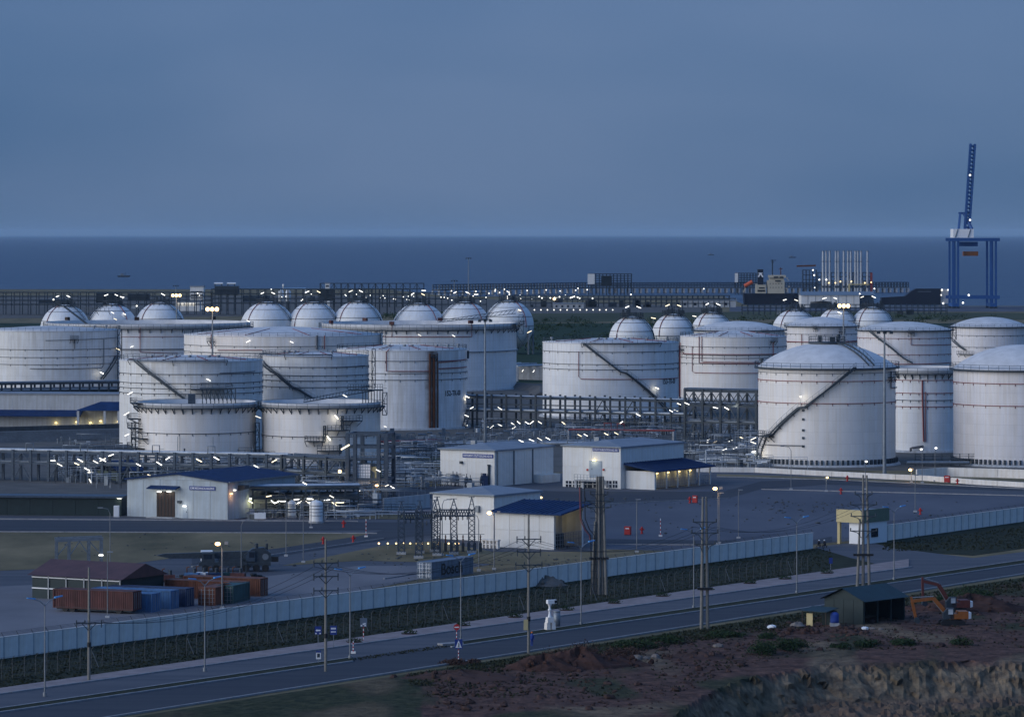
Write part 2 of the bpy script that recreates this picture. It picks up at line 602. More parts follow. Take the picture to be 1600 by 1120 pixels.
# land cover, all sheets on the one plane, 2-4 cm apart
sheet('paved_yard', [(-200, 792), (420, 792), (600, 768), (1060, 720), (1300, 742), (1750, 778), (1750, 806), (1270, 850), (1000, 884), (960, 858), (870, 868), (600, 905), (560, 912), (420, 925), (300, 912), (-200, 960)], 'asphalt_worn', .02)
sheet('tank_yard', [(-300, 600), (700, 590), (840, 600), (1750, 560), (1750, 735), (1100, 735), (680, 740), (560, 765), (-300, 790)], 'berm', .03)
sheet('far_field', [(-300, 505), (1750, 505), (1750, 560), (840, 598), (-300, 598)], 'far_green', .02)
sheet('meadow', [(820, 490), (1200, 487), (1750, 490), (1750, 500), (1150, 499), (820, 505)], 'far_field', .05)
sheet('process_plot', [(-300, 462), (640, 462), (900, 474), (1120, 478), (1120, 488), (-300, 500)], 'berm', .04)
sheet('quay', [(1140, 479), (1800, 479), (1800, 487), (1140, 487)], 'yard', .05)
# yard on the right, roads inside the fence
sheet('concrete_yard', [(940, 772), (1110, 764), (1260, 764), (1750, 776), (1750, 802), (1262, 846), (1090, 870), (940, 880), (946, 846)], 'yard', .04)
sheet('site_road', [(-200, 812), (380, 815), (560, 816), (690, 816), (760, 806), (760, 836), (640, 838), (560, 850), (440, 868), (385, 880), (300, 884), (300, 872), (440, 856), (560, 838), (600, 828), (380, 830), (-200, 828)], 'asphalt', .06)
sheet('site_road', [(560, 768), (690, 762), (880, 768), (1130, 768), (1190, 752), (1300, 748), (1750, 764), (1750, 772), (1290, 757), (1190, 764), (1140, 778), (880, 790), (600, 775)], 'asphalt', .06)
sheet('site_road', [(936, 842), (1260, 846), (1300, 838), (1300, 846), (1262, 852), (936, 850)], 'asphalt', .06)
sheet('grass_plot', [(-200, 831), (380, 833), (560, 833), (590, 836), (430, 858), (300, 868), (180, 884), (-200, 900)], 'dry_grass', .05)
sheet('grass_plot', [(440, 884), (600, 852), (680, 845), (770, 862), (930, 862), (955, 872), (860, 884), (740, 880), (560, 876)], 'dry_grass', .05)
sheet('grass_plot', [(930, 858), (1100, 862), (1090, 876), (940, 898), (860, 905)], 'dry_grass', .07)
sheet('grass_plot', [(545, 810), (640, 800), (770, 800), (770, 806), (640, 812)], 'dry_grass', .08)
sheet('grass_plot', [(560, 735), (640, 716), (700, 715), (700, 732), (600, 742)], 'dry_grass', .05)
sheet('gravel_path', [(545, 806), (640, 798), (760, 794), (760, 798), (640, 804)], 'paving', .09)
sheet('grass_plot', [(1120, 741), (1300, 746), (1500, 756), (1500, 760), (1300, 750), (1120, 744)], 'dry_grass', .08)
sheet('container_yard', [(-200, 985), (-200, 925), (250, 905), (420, 900), (560, 884), (650, 884), (655, 905), (430, 950), (84, 1000)], 'slab', .05)

# road corridor outside the wall: straight lines in the photo, so straight on the ground
wall_l = ln((84, 1018), (1270, 857))
fence_l = ln((440, 1004), (1000, 929))
side_u = ln((440, 1014), (1200, 906))
side_l = ln((440, 1024), (1200, 918))
med_u = ln((800, 992), (1200, 934))
med_l = ln((800, 998), (1200, 940))
def strip(name, la, lb, x0, x1, m, z, kind='structure'):
    return sheet(name, [(x0, la(x0)), (x1, la(x1)), (x1, lb(x1)), (x0, lb(x0))], m, z, kind)
strip('verge', wall_l, side_u, -300, 1400, 'verge', .04)
strip('road', side_l, med_u, -300, 1900, 'asphalt_worn', .06)
strip('road', med_l, road_l, -300, 1900, 'asphalt', .06)
sheet('road', [(545, med_u(545)), (705, med_u(705)), (705, med_l(705)), (545, med_l(545))], 'asphalt', .065)
sheet('road', [(1272, 855), (1352, 846), (1400, 857), (1520, 872), (1800, 838), (1800, 862), (1450, 893), (1400, 889), (1330, 872)], 'asphalt_worn', .068)
sheet('verge', [(1352, 849), (1400, 856), (1450, 864), (1520, 868), (1800, 828), (1800, 784)], 'verge', .05)

def kerbed(name, la, lb, x0, x1, m, h, n=None):
    """raised strip with kerb faces"""
    b = MB()
    a0, a1, c1, c0 = G(x0, la(x0)), G(x1, la(x1)), G(x1, lb(x1)), G(x0, lb(x0))
    b.prism([(c0.x, c0.y, .05), (c1.x, c1.y, .05), (a1.x, a1.y, .05), (a0.x, a0.y, .05)], (0, 0, h))
    return b.build(name, m, kind='structure')
def kerb_line(l, x0, x1, w=.30):
    """kerb stones end to end along a line"""
    p, q = G(x0, l(x0)), G(x1, l(x1))
    d = (q - p)
    n = max(1, int(d.length / 6.0))
    o = link('kerb', None)
    for i in range(n):
        a, c = p + d * (i / n), p + d * ((i + .985) / n)
        MB().beam((a.x, a.y, .12), (c.x, c.y, .12), w, .20).build('kerb_stone', 'kerb', o)
    o['kind'] = 'structure'
    return o
kerbed('pavement', side_u, lambda x: side_l(x) - .4, -300, 1420, 'paving', .14)
kerb_line(side_l, -100, 1425)
kerbed('median', lambda x: med_u(x) + .3, lambda x: med_l(x) - .3, 705, 1900, 'verge', .13)
kerbed('median', lambda x: med_u(x) + .3, lambda x: med_l(x) - .3, -300, 552, 'verge', .13)
kerb_line(med_l, 705, 1700)
kerb_line(med_u, 705, 1700)
kerb_line(med_l, -100, 552)
kerb_line(med_u, -100, 552)
kerb_line(road_l, -100, 1700, .30)
MB().bb(-1.6, 1.6, -.6, .6, .05, .35).build('median_nose', 'kerb', kind='structure', loc=G(704, 1008), rz=.6)
# painted lines
# rough earth and grass in front of the road, falling away over an eroded bank on the right
def smooth(t):
    t = max(0.0, min(1.0, t))
    return t * t * (3 - 2 * t)
def terrain():
    xs, vs, fs, cov = [], [], [], []
    x = -260.0
    while x <= 1900:
        xs.append(x)
        x += 5.0 if 620 < x < 1640 else 16.0
    nr = 210
    for x in xs:
        y0 = road_l(x) + 4.5
        yb = bank_row(x) + 18
        for r in range(nr + 1):
            t = r / nr
            y = y0 + (1260 - y0) * (t ** 1.25)
            p = G(x, y)
            q = (p.x * .11, p.y * .11, 2.0)
            big = mn.fractal(q, .9, 2.0, 4)
            fine = mn.fractal((p.x * .55, p.y * .55, 5.0), .8, 2.0, 4)
            away = min(1.0, (y - y0) / 10.0)
            dist = dep(yb) - p.y + 2.2 * mn.noise((p.x * .14, 0, 9.0)) + 1.3 * mn.fractal((p.x * .5, 0, 4.0), .9, 2.0, 3)
            w_ = 13.0 + 6.0 * mn.noise((p.x * .08, 0, 1.0))
            f = smooth(dist / w_)
            crag = mn.fractal((p.x * .30, p.y * .42, 8.0), .7, 2.0, 5)
            z = .05 + away * (.16 * big + .10 * fine) - f * (3.6 + .9 * crag) + (f > .02) * (f < .98) * .7 * crag
            yy = p.y
            if .01 < f < .995:
                yy += 1.5 * mn.fractal((p.x * .42, z * .9, 2.0), .75, 2.0, 5)
            vs.append((p.x, yy, z))
            g = smooth((22 + 14 * big - (y - y0)) / 16.0)
            g = max(g, smooth((mn.noise((p.x * .13, p.y * .06, 3.0)) - .12) * 3.2) * .9)
            if x < 660: g = max(g, smooth((700 - x) / 60 + big))
            tan = smooth((f - .03) * 6) * smooth((1.25 - f) * 2)
            tan = max(tan, .8 * smooth((mn.noise((p.x * .09, p.y * .05, 6.0)) - .22) * 4))
            cov.append((g * (1 - .7 * tan), tan, fine * .5 + .5, 1))
    m = nr + 1
    for i in range(len(xs) - 1):
        for r in range(nr):
            fs.append((i * m + r, i * m + r + 1, (i + 1) * m + r + 1, (i + 1) * m + r))
    me = bpy.data.meshes.new('foreground_earth')
    me.from_pydata(vs, [], fs)
    at = me.color_attributes.new('cover', 'FLOAT_COLOR', 'POINT')
    at.data.foreach_set('color', [c for q in cov for c in q])
    mt = bpy.data.materials.new('rough_earth')
    mt.use_nodes = True
    n, l = mt.node_tree.nodes, mt.node_tree.links
    bs = n['Principled BSDF']
    bs.inputs['Roughness'].default_value = 1
    bs.inputs['Specular IOR Level'].default_value = .08
    tc_ = n.new('ShaderNodeTexCoord')
    def noisy(c1, c2, sc_):
        nz_ = n.new('ShaderNodeTexNoise')
        nz_.inputs['Scale'].default_value = sc_
        nz_.inputs['Detail'].default_value = 9
        nz_.inputs['Roughness'].default_value = .68
        l.new(tc_.outputs['Object'], nz_.inputs['Vector'])
        r_ = n.new('ShaderNodeValToRGB')
        r_.color_ramp.elements[0].position = .36
        r_.color_ramp.elements[1].position = .66
        r_.color_ramp.elements[0].color = (*c1, 1)
        r_.color_ramp.elements[1].color = (*c2, 1)
        l.new(nz_.outputs[0], r_.inputs[0])
        return r_.outputs[0], nz_.outputs[0]
    red, hn_ = noisy((.050, .030, .027), (.150, .088, .070), .45)
    grs, _ = noisy((.022, .030, .018), (.070, .072, .042), .6)
    tn, _ = noisy((.085, .062, .044), (.25, .19, .125), .5)
    va = n.new('ShaderNodeVertexColor')
    va.layer_name = 'cover'
    sp_ = n.new('ShaderNodeSeparateColor')
    l.new(va.outputs[0], sp_.inputs[0])
    a_ = n.new('ShaderNodeMix'); a_.data_type = 'RGBA'
    l.new(sp_.outputs[1], a_.inputs[0]); l.new(red, a_.inputs[6]); l.new(tn, a_.inputs[7])
    b_ = n.new('ShaderNodeMix'); b_.data_type = 'RGBA'
    l.new(sp_.outputs[0], b_.inputs[0]); l.new(a_.outputs[2], b_.inputs[6]); l.new(grs, b_.inputs[7])
    l.new(b_.outputs[2], bs.inputs['Base Color'])
    bp = n.new('ShaderNodeBump')
    bp.inputs['Distance'].default_value = .35
    l.new(hn_, bp.inputs['Height'])
    l.new(bp.outputs[0], bs.inputs['Normal'])
    me.materials.append(mt)
    link('foreground_earth', me, kind='structure')
terrain()

# ------------------------------------------------------------------ storage tanks
TAU = 2 * math.pi
class Tank:
    def __init__(s, name, label, cx, r, rim, base, shellm='tank_white', group='storage tanks', cat='storage tank'):
        s.cx, s.r, s.rim, s.base = cx, r, rim, base
        s.D = dep(base)
        k = mpp(base)
        s.R, s.h, s.k = r * k, (base - rim) * k, k
        s.o = thing(name, label, cat, G(cx, base), 0, group)
        s.N = 96 if s.R > 12 else 72
        b = MB().lathe([(s.R, 0), (s.R, s.h)], s.N)
        s.shell = b.build('shell', shellm, s.o)
        MB().lathe([(s.R + 1.2, 0), (s.R + .9, .5), (s.R, .5)], s.N).build('plinth', 'concrete', s.o)
    def phi(s, x):
        return math.asin(max(-.995, min(.995, (x - s.cx) / s.r)))
    def zof(s, x, y, e=0.0):
        Y = s.D - (s.R + e) * math.cos(s.phi(x))
        return H - (y - HZ) * Y / F
    def pt(s, ph, z, e=0.0):
        return Vector(((s.R + e) * math.sin(ph), -(s.R + e) * math.cos(ph), z))
    def zs(s, y):
        return (s.base - y) * s.k
    def ring(s, y, m='ring_dark', w=.16, t=.14, name='ring'):
        z = s.zs(y)
        MB().lathe([(s.R, z - t / 2), (s.R + w, z - t / 2), (s.R + w, z + t / 2), (s.R, z + t / 2)], s.N).build(name, m, s.o)
        # supports of the cooling-water ring
        b = MB()
        for i in range(28):
            p = s.pt(TAU * i / 28, z, .06)
            b.beam(p, p + Vector((0, 0, -.55)), .12)
        b.build('ring_support', m, s.o)
    def path(s, pts, r=.09, m='pipe_red', e=.22, name='pipe', n=5):
        out = []
        q = [(s.phi(x), s.zof(x, y, e)) for x, y in pts]
        for (a, za), (c, zc) in zip(q, q[1:]):
            k = max(1, int(abs(c - a) / .05))
            for i in range(k):
                t = i / k
                out.append(s.pt(a + (c - a) * t, za + (zc - za) * t, e))
        out.append(s.pt(q[-1][0], q[-1][1], e))
        return MB().tube(out, r, n).build(name, m, s.o)
    def rail(s, z, R, n=None, hgt=1.1, m='steel_dark', name='handrail', t=.08):
        n = n or max(24, int(TAU * R / 2.4))
        b = MB()
        for zz in (z + hgt * .5, z + hgt):
            b.lathe([(R, zz - t / 2), (R + t, zz - t / 2), (R + t, zz + t / 2), (R, zz + t / 2), (R, zz - t / 2)], max(48, n))
        for i in range(n):
            a = TAU * i / n
            p = Vector((R * math.sin(a), -R * math.cos(a), z))
            b.beam(p, p + Vector((0, 0, hgt)), t)
        return b.build(name, m, s.o)
    def girder(s, y0, y1, brackets=44, m='roof_white', over=1.1):
        """open rim: a wind girder walkway with toe board and handrail below the top edge"""
        z0, z1 = s.zs(y1), s.zs(y0)
        R = s.R
        MB().lathe([(R, z0), (R + over, z0), (R + over, z0 + .12), (R, z0 + .12)], s.N).build('wind_girder', 'steel_dark', s.o)
        MB().lathe([(R + .02, z0 + .12), (R + .06, z0 + .12), (R + .06, s.h + .02), (R - .12, s.h + .02), (R - .12, s.h - 1.4)], s.N).build('rim_band', m, s.o)
        s.rail(z0 + .12, R + over - .1, hgt=max(1.1, s.h - z0 - .15))
        b = MB()
        for i in range(brackets):
            a = TAU * i / brackets
            d = Vector((math.sin(a), -math.cos(a), 0))
            b.beam(d * R + Vector((0, 0, z0 - 1.1)), d * (R + over) + Vector((0, 0, z0)), .16)
            b.beam(d * (R + .05) + Vector((0, 0, z0 - 1.2)), d * (R + .05) + Vector((0, 0, z0)), .16)
        b.build('bracket', 'steel_dark', s.o)
        MB().lathe([(R - .1, s.h - 2.6), (R - .1, s.h - .02)], s.N).build('inner_wall', m, s.o)
    def float_roof(s, drop=2.2):
        z = s.h - drop
        MB().lathe([(s.R - .1, z), (s.R - 1.6, z + .45), (s.R - 1.7, z + .05), (0.01, z + .35)], s.N).build('floating_roof', 'roof_white', s.o)
    def cone_roof(s, rise=None, rail=True):
        rise = rise if rise is not None else s.R / 14
        MB().lathe([(s.R + .12, s.h - .15), (s.R + .12, s.h + .05), (s.R * .66, s.h + rise * .45), (s.R * .33, s.h + rise * .8), (.01, s.h + rise)], s.N).build('roof', 'roof_white', s.o)
        if rail:
            s.rail(s.h + .05, s.R - .05)
    def dome_roof(s, rise, over=.9, m='roof_white'):
        prof = [(s.R + .02, s.h - .3), (s.R + .02, s.h)]
        Rs = (s.R ** 2 + rise ** 2) / (2 * rise)
        a = math.asin(s.R / Rs)
        for i in range(13):
            t = a * (1 - i / 12)
            prof.append((max(.01, Rs * math.sin(t)), s.h + Rs * math.cos(t) - (Rs - rise)))
        MB().lathe(prof, s.N).build('dome_roof', m, s.o)
        MB().lathe([(s.R, s.h - .55), (s.R + over, s.h - .55), (s.R + over, s.h - .2), (s.R, s.h - .2)], s.N).build('walkway', 'steel_dark', s.o)
        s.rail(s.h - .2, s.R + over - .1)
    def dome_z(s, rise, rr):
        Rs = (s.R ** 2 + rise ** 2) / (2 * rise)
        return s.h + math.sqrt(max(0, Rs * Rs - rr * rr)) - (Rs - rise)
    def stair(s, pts, w=.9, m='steel_dark', hr=True, name='stairway'):
        """stair winding up the shell through photo points, with treads, stringers and handrail"""
        q = [(s.phi(x), s.zof(x, y, w)) for x, y in pts]
        bs, bt, bh = MB(), MB(), MB()
        li, lo, lh, lh2 = [], [], [], []
        for (a, za), (c, zc) in zip(q, q[1:]):
            L = math.hypot((c - a) * s.R, zc - za)
            k = max(2, int(L / .55))
            for i in range(k + 1):
                t = i / k
                ph, z = a + (c - a) * t, za + (zc - za) * t
                li.append(s.pt(ph, z, .12))
                lo.append(s.pt(ph, z, w + .1))
                lh.append(s.pt(ph, z + 1.1, w + .1))
                lh2.append(s.pt(ph, z + .55, w + .1))
                if i < k:
                    p, r_ = s.pt(ph, z + .02, .14), s.pt(ph, z + .02, w + .08)
                    bt.beam(p, r_, .26, .05)
                if i % 3 == 0:
                    bh.beam(s.pt(ph, z, w + .1), s.pt(ph, z + 1.1, w + .1), .06)
        for l in (li, lo):
            for p, r_ in zip(l, l[1:]):
                bs.beam(p, r_, .10, .42)
        for l in (lh, lh2):
            for p, r_ in zip(l, l[1:]):
                bh.beam(p, r_, .06)
        for i in range(0, len(li), 8):
            bs.beam(li[i] + Vector((0, 0, -.9)), lo[i], .12)
        o = bs.build(name, m, s.o)
        bt.build('tread', 'steel_grey', o)
        if hr:
            bh.build('handrail', 'steel_grey', o)
        return o
    def deck(s, x, y, wpx, e=1.4, m='steel_dark', rail=True, name='landing'):
        """small landing on the shell round a photo point"""
        a0, a1 = s.phi(x - wpx / 2), s.phi(x + wpx / 2)
        z = s.zof(x, y, e)
        b = MB()
        n = 6
        b.lathe([(s.R + .05, z - .2), (s.R + e, z - .2), (s.R + e, z), (s.R + .05, z), (s.R + .05, z - .2)], n, a0, a1, smooth=False)
        for t in (0, .5, 1):
            a = a0 + (a1 - a0) * t
            b.beam(s.pt(a, z - 1.3, .05), s.pt(a, z - .1, e), .12)
        o = b.build(name, m, s.o)
        if rail:
            h = MB()
            for zz in (.55, 1.1):
                for i in range(n):
                    h.beam(s.pt(a0 + (a1 - a0) * i / n, z + zz, e), s.pt(a0 + (a1 - a0) * (i + 1) / n, z + zz, e), .08)
                for a in (a0, a1):
                    h.beam(s.pt(a, z + zz, .1), s.pt(a, z + zz, e), .08)
            for i in range(n + 1):
                a = a0 + (a1 - a0) * i / n
                h.beam(s.pt(a, z, e), s.pt(a, z + 1.1, e), .09)
            h.build('handrail', m, o)
        return o
    def lamp(s, x, y, tilt=-25, e=1.0, glow=0, m='tube_white', length=1.35):
        ph = s.phi(x)
        z = s.zof(x, y, e)
        p = s.pt(ph, z, e)
        MB().beam(s.pt(ph, z - 2.2, e), s.pt(ph, z, e), .08).build('lamp_post', 'galv', s.o)
        tube_lamp(s.o, p + Vector((0, -.1, .1)), tilt, length, m, glow=glow)
    def rooflamp(s, x, y, tilt=-25, length=1.3):
        X, z = (x - s.cx) * s.k, s.zs(y)
        tube_lamp(s.o, (X, -.3, z), tilt, length)
        MB().beam((X, -.2, min(z - .1, s.h)), (X, -.2, z), .1).build('lamp_post', 'galv', s.o)
    def vents(s, lst, m='galv', sz=.45, hgt=1.2):
        for x, y in lst:
            X = (x - s.cx) * s.k
            rr = min(abs(X), s.R * .97)
            yy = -math.sqrt(max(0, (s.R * .8) ** 2 - X * X)) * .5 if abs(X) < s.R * .8 else 0
            z = s.h + .1
            b = MB().cyl((X, yy, z), sz * .55, hgt * .7, 8)
            b.cyl((X, yy, z + hgt * .7), sz, hgt * .35, 8)
            b.build('vent', m, s.o)
    def rooftop_pipes(s, rise, m='pipe_red', r=.10):
        b = MB()
        for k in range(4):
            a = -1.0 + k * .66
            pts = []
            for i in range(7):
                t = .35 + .62 * i / 6
                rr = s.R * t
                z = s.h + rise * (1 - t) + .35
                pts.append((rr * math.sin(a), -rr * math.cos(a), z))
            b.tube(pts, r, 5)
        b.build('roof_pipe', m, s.o)
    def code(s, body, x0, x1, y, hpx):
        """tank number painted on the shell, bent round it"""
        me = text_mesh(body, 1.0, .03)
        xs = [v.co.x for v in me.vertices]
        ys = [v.co.y for v in me.vertices]
        w, h = max(xs) - min(xs), max(ys) - min(ys)
        ph0 = s.phi(x0)
        z0 = s.zof(x0, y)
        hh = hpx * s.k
        ww = hh * w / h * .82
        for v in me.vertices:
            u = (v.co.x - min(xs)) / w * ww
            z = z0 + ((v.co.y - min(ys)) / h - .5) * hh
            ph = ph0 + u / s.R
            v.co = s.pt(ph, z, .03)
        me.materials.clear()
        me.materials.append(M['black'])
        link('lettering', me, s.o)
    def foam_boxes(s, lst, m='box_red'):
        for x, y in lst:
            ph = s.phi(x)
            z = s.zof(x, y, .3)
            MB().box(s.pt(ph, z, .3), (1.5, 1.0, 1.1), ph).build('foam_chamber', m, s.o)
    def anchor_chairs(s, n=84):
        b = MB()
        for i in range(n):
            a = TAU * i / n
            b.box(s.pt(a, .95, .28), (.42, .55, 1.3), a)
        b.build('anchor_chair', 'steel_dark', s.o)
    def vpipe(s, x, y0, y1, r=.12, m='pipe_red', e=.35, name='riser_pipe'):
        ph = s.phi(x)
        MB().tube([s.pt(ph, s.zof(x, y0, e), e), s.pt(ph, s.zof(x, y1, e), e)], r, 6).build(name, m, s.o)
    def ladder_tower(s, x, y0, y1, wpx=8, e=2.2, m='steel_dark', name='stair_tower'):
        """upright cage of platforms and flights beside the shell"""
        ph = s.phi(x)
        z1, z0 = s.zof(x, y0, e), s.zof(x, y1, e)
        w = wpx * s.k
        c = s.pt(ph, 0, e)
        b = MB()
        for dx in (-w / 2, w / 2):
            for dy in (-1, 1):
                b.beam((c.x + dx, c.y + dy, max(0, z0)), (c.x + dx, c.y + dy, z1), .14)
        k = max(2, int((z1 - z0) / 2.6))
        for i in range(k + 1):
            z = z0 + (z1 - z0) * i / k
            b.bb(c.x - w / 2, c.x + w / 2, c.y - 1, c.y + 1, z - .1, z)
            b.beam((c.x - w / 2, c.y - 1.02, z + 1), (c.x + w / 2, c.y - 1.02, z + 1), .08)
            if i < k:
                sg = 1 if i % 2 else -1
                b.beam((c.x - sg * w / 2, c.y - .9, z), (c.x + sg * w / 2, c.y - .9, z + (z1 - z0) / k), .3, .12)
        return b.build(name, m, s.o)

# -- back row
t = Tank('floating_roof_tank', 'widest white floating-roof tank at far left, behind the two tall light masts', 232, 159, 503, 606)
t.girder(503, 511, 60); t.float_roof()
t.ring(522, 'pipe_red'); t.ring(541, 'ring_dark', .5, .25)
t.vpipe(234, 512, 550); t.path([(234, 550), (290, 552)], .09)
t.foam_boxes([(119, 498), (229, 498), (341, 497)], 'brown_door')
MB().beam((-16, -22, t.h - 2), (-26, -20, t.h + 5.5), .9, .5).build('rolling_ladder', 'steel_dark', t.o)
t.deck(170, 486, 36, 1.6)
for x, y in ((392, 502), (197, 499), (193, 489), (222, 542)):
    t.lamp(x if x < 388 else 386, y, -25 if x != 222 else 25)

t = Tank('floating_roof_tank', 'wide white floating-roof tank in front of three gas spheres, sloping ladder over its rim', 655, 152, 504, 606)
t.girder(504, 513, 60); t.float_roof()
t.ring(546, 'steel_grey', .5, .25)
t.path([(617, 505), (617, 526), (738, 526), (738, 505)], .12); t.path([(602, 526), (738, 526)], .10); t.path([(610, 517), (735, 517)], .07, 'ring_dark')
t.foam_boxes([(522, 503), (576, 499), (617, 505), (690, 499), (736, 503)])
zt = t.h
b = MB()
p0, p1 = Vector(((684 - 655) * t.k, -12, zt + .3)), Vector(((806 - 655) * t.k, -6, zt + 3.2))
for dz in (0, 1.4):
    for dy in (-.6, .6):
        b.beam(p0 + Vector((0, dy, dz * .4)), p1 + Vector((0, dy, dz)), .16)
for i in range(18):
    a, c = p0.lerp(p1, i / 18), p0.lerp(p1, (i + 1) / 18)
    b.beam(a + Vector((0, -.6, 0)), c + Vector((0, -.6, 1.3 * (i + 1) / 18 + .2)), .12)
b.build('rolling_ladder', 'steel_dark', t.o)
t.deck(804, 506, 10, 3.0, name='gauge_platform'); t.ladder_tower(806, 492, 522, 7, 1.8, 'steel_dark', 'gauge_tower')
t.lamp(659, 524, -28, 1.2); t.lamp(709, 525, -28, 1.2)

# -- left and middle
t = Tank('fixed_roof_tank', 'white fixed-roof tank cut by the left edge, stair down its right side', 77, 110.5, 515, 628, 'tank_aged')
t.cone_roof(1.2)
for y in (543, 555, 566): t.ring(y)
t.path([(60, 576), (165, 575), (168, 570), (168, 530)], .10, 'ring_dark'); t.path([(84, 532), (185, 527)], .08, 'ring_dark')
t.stair([(183, 556), (164, 592)], 1.0); t.ladder_tower(184, 514, 600, 6, 1.2)
t.deck(126, 530, 11, 1.0); t.vpipe(127, 530, 545, .15, 'ring_dark')
t.lamp(183, 546, -25); t.lamp(161, 583, -25, 1.6, 50)
t.vents([(150, 512), (166, 511)])

t = Tank('cone_roof_tank', 'wide low-showing cone-roof tank behind the middle row, base hidden', 443, 155, 522, 634, 'tank_cream')
t.cone_roof(2.4)
for y in (537, 547): t.ring(y)
t.path([(350, 547), (420, 547)], .12); t.vpipe(513, 524, 546, .14); t.vpipe(502, 524, 546, .3, 'ring_dark'); t.vpipe(340, 522, 545, .14)
t.ladder_tower(594, 520, 540, 8, 1.2); t.deck(340, 533, 9, 1.0)
t.rooftop_pipes(2.4)
t.vents([(405, 515), (415, 514), (425, 514), (435, 514), (455, 514), (470, 515), (480, 515), (500, 516), (385, 517)])
t.lamp(399, 534, 28, .8); t.lamp(464, 535, -25, .8)

t = Tank('fixed_roof_tank', 'white fixed-roof tank with a diagonal stair on its front, left of the middle row', 298.5, 111.5, 562, 699, 'tank_aged')
t.cone_roof(1.2)
for y in (581, 595, 603, 611): t.ring(y)
t.stair([(222, 563), (262, 595), (287, 615), (300, 625)], 1.0)
t.deck(285, 563, 150, .8, rail=False, name='rim_walkway')
t.path([(350, 583), (400, 580)], .10, 'ring_dark')
t.rooftop_pipes(1.2); t.vents([(240, 558), (262, 557), (278, 553), (300, 556), (330, 556), (344, 557)])
t.lamp(333, 594, -28, .7); t.deck(333, 608, 52, 3.4, name='foam_platform')
point_light(t.o, t.pt(t.phi(290), t.zof(290, 605), 3.2), 50, (1, .9, .7))

t = Tank('fixed_roof_tank', 'white fixed-roof tank with a diagonal stair, beside the rust-streaked tank', 493, 83, 555, 690, 'tank_aged')
t.cone_roof(1.0)
for y in (571, 584, 592, 602): t.ring(y)
t.stair([(414, 564), (440, 585), (465, 607), (472, 609), (497, 625)], 1.0)
t.deck(466, 554, 110, .8, rail=False, name='rim_walkway')
t.ladder_tower(575.5, 545, 606, 5, 1.4, name='caged_ladder'); t.vpipe(413, 562, 610, .2, 'steel_dark', 1.0)
t.rooftop_pipes(1.0); t.vents([(445, 548), (452, 546), (462, 549), (520, 550)])
t.path([(520, 574), (570, 571)], .10, 'ring_dark')

# rust-streaked tank: the stain follows its corroded risers
m = mat('tank_rusty', (.80, .80, .80), .5, var=.10, scale=.25, streak=.14)
n, l = m.node_tree.nodes, m.node_tree.links
bs = n['Principled BSDF']
src = bs.inputs['Base Color'].links[0].from_socket
tcx = n.new('ShaderNodeTexCoord'); sx = n.new('ShaderNodeSeparateXYZ')
l.new(tcx.outputs['Object'], sx.inputs[0])
nz = n.new('ShaderNodeTexNoise'); nz.inputs['Scale'].default_value = .35; nz.inputs['Detail'].default_value = 6
l.new(tcx.outputs['Object'], nz.inputs['Vector'])
RX = (677 - 628) * mpp(668)
def math_node(op, a, bb):
    q = n.new('ShaderNodeMath'); q.operation = op
    for i, s_ in enumerate((a, bb)):
        if isinstance(s_, (int, float)): q.inputs[i].default_value = s_
        else: l.new(s_, q.inputs[i])
    return q.outputs[0]
d = math_node('ABSOLUTE', math_node('SUBTRACT', sx.outputs[0], RX), 0)
d = math_node('ADD', d, math_node('MULTIPLY', math_node('SUBTRACT', nz.outputs[0], .5), 3.2))
rp = n.new('ShaderNodeValToRGB')
rp.color_ramp.elements[0].position = .0; rp.color_ramp.elements[0].color = (1, 1, 1, 1)
rp.color_ramp.elements[1].position = .35; rp.color_ramp.elements[1].color = (0, 0, 0, 1)
l.new(math_node('MULTIPLY', d, .22), rp.inputs[0])
fr = math_node('LESS_THAN', sx.outputs[1], 0.0)
mk = math_node('MULTIPLY', math_node('MULTIPLY', rp.outputs[0], fr), .88)
mx = n.new('ShaderNodeMix'); mx.data_type = 'RGBA'
l.new(mk, mx.inputs[0]); l.new(src, mx.inputs[6]); mx.inputs[7].default_value = (.13, .055, .022, 1)
l.new(mx.outputs[2], bs.inputs['Base Color'])

plate_shell(m)
t = Tank('fixed_roof_tank', 'white tank with a broad rust streak down its front and painted number', 628, 101.5, 545, 667, 'tank_rusty')
t.cone_roof(1.2)
for y in (561, 580, 590): t.ring(y)
t.path([(612, 545), (607, 550), (607, 580), (676, 580)], .12)
for x, r in ((673, .22), (679, .35), (684, .16)): t.vpipe(x, 550 + r * 12, 672, r, 'rust')
t.deck(678, 557, 9, .9); t.path([(686, 566), (727, 561)], .14); t.path([(686, 576), (728, 573)], .14)
t.path([(684, 566), (684, 668)], .1, 'ring_dark', .8)
t.code('152-TK-00', 697, 727, 614.5, 8.5)
t.rooftop_pipes(1.2); t.vents([(609, 537), (633, 538), (645, 538), (683, 537), (716, 538), (700, 541)])
t.stair([(728.4, 640), (722, 668)], 1.0); t.lamp(725, 620, -25, 1.0); t.lamp(724, 650, -25, 1.0)
t.vpipe(728, 548, 560, .3, 'steel_dark', .6)

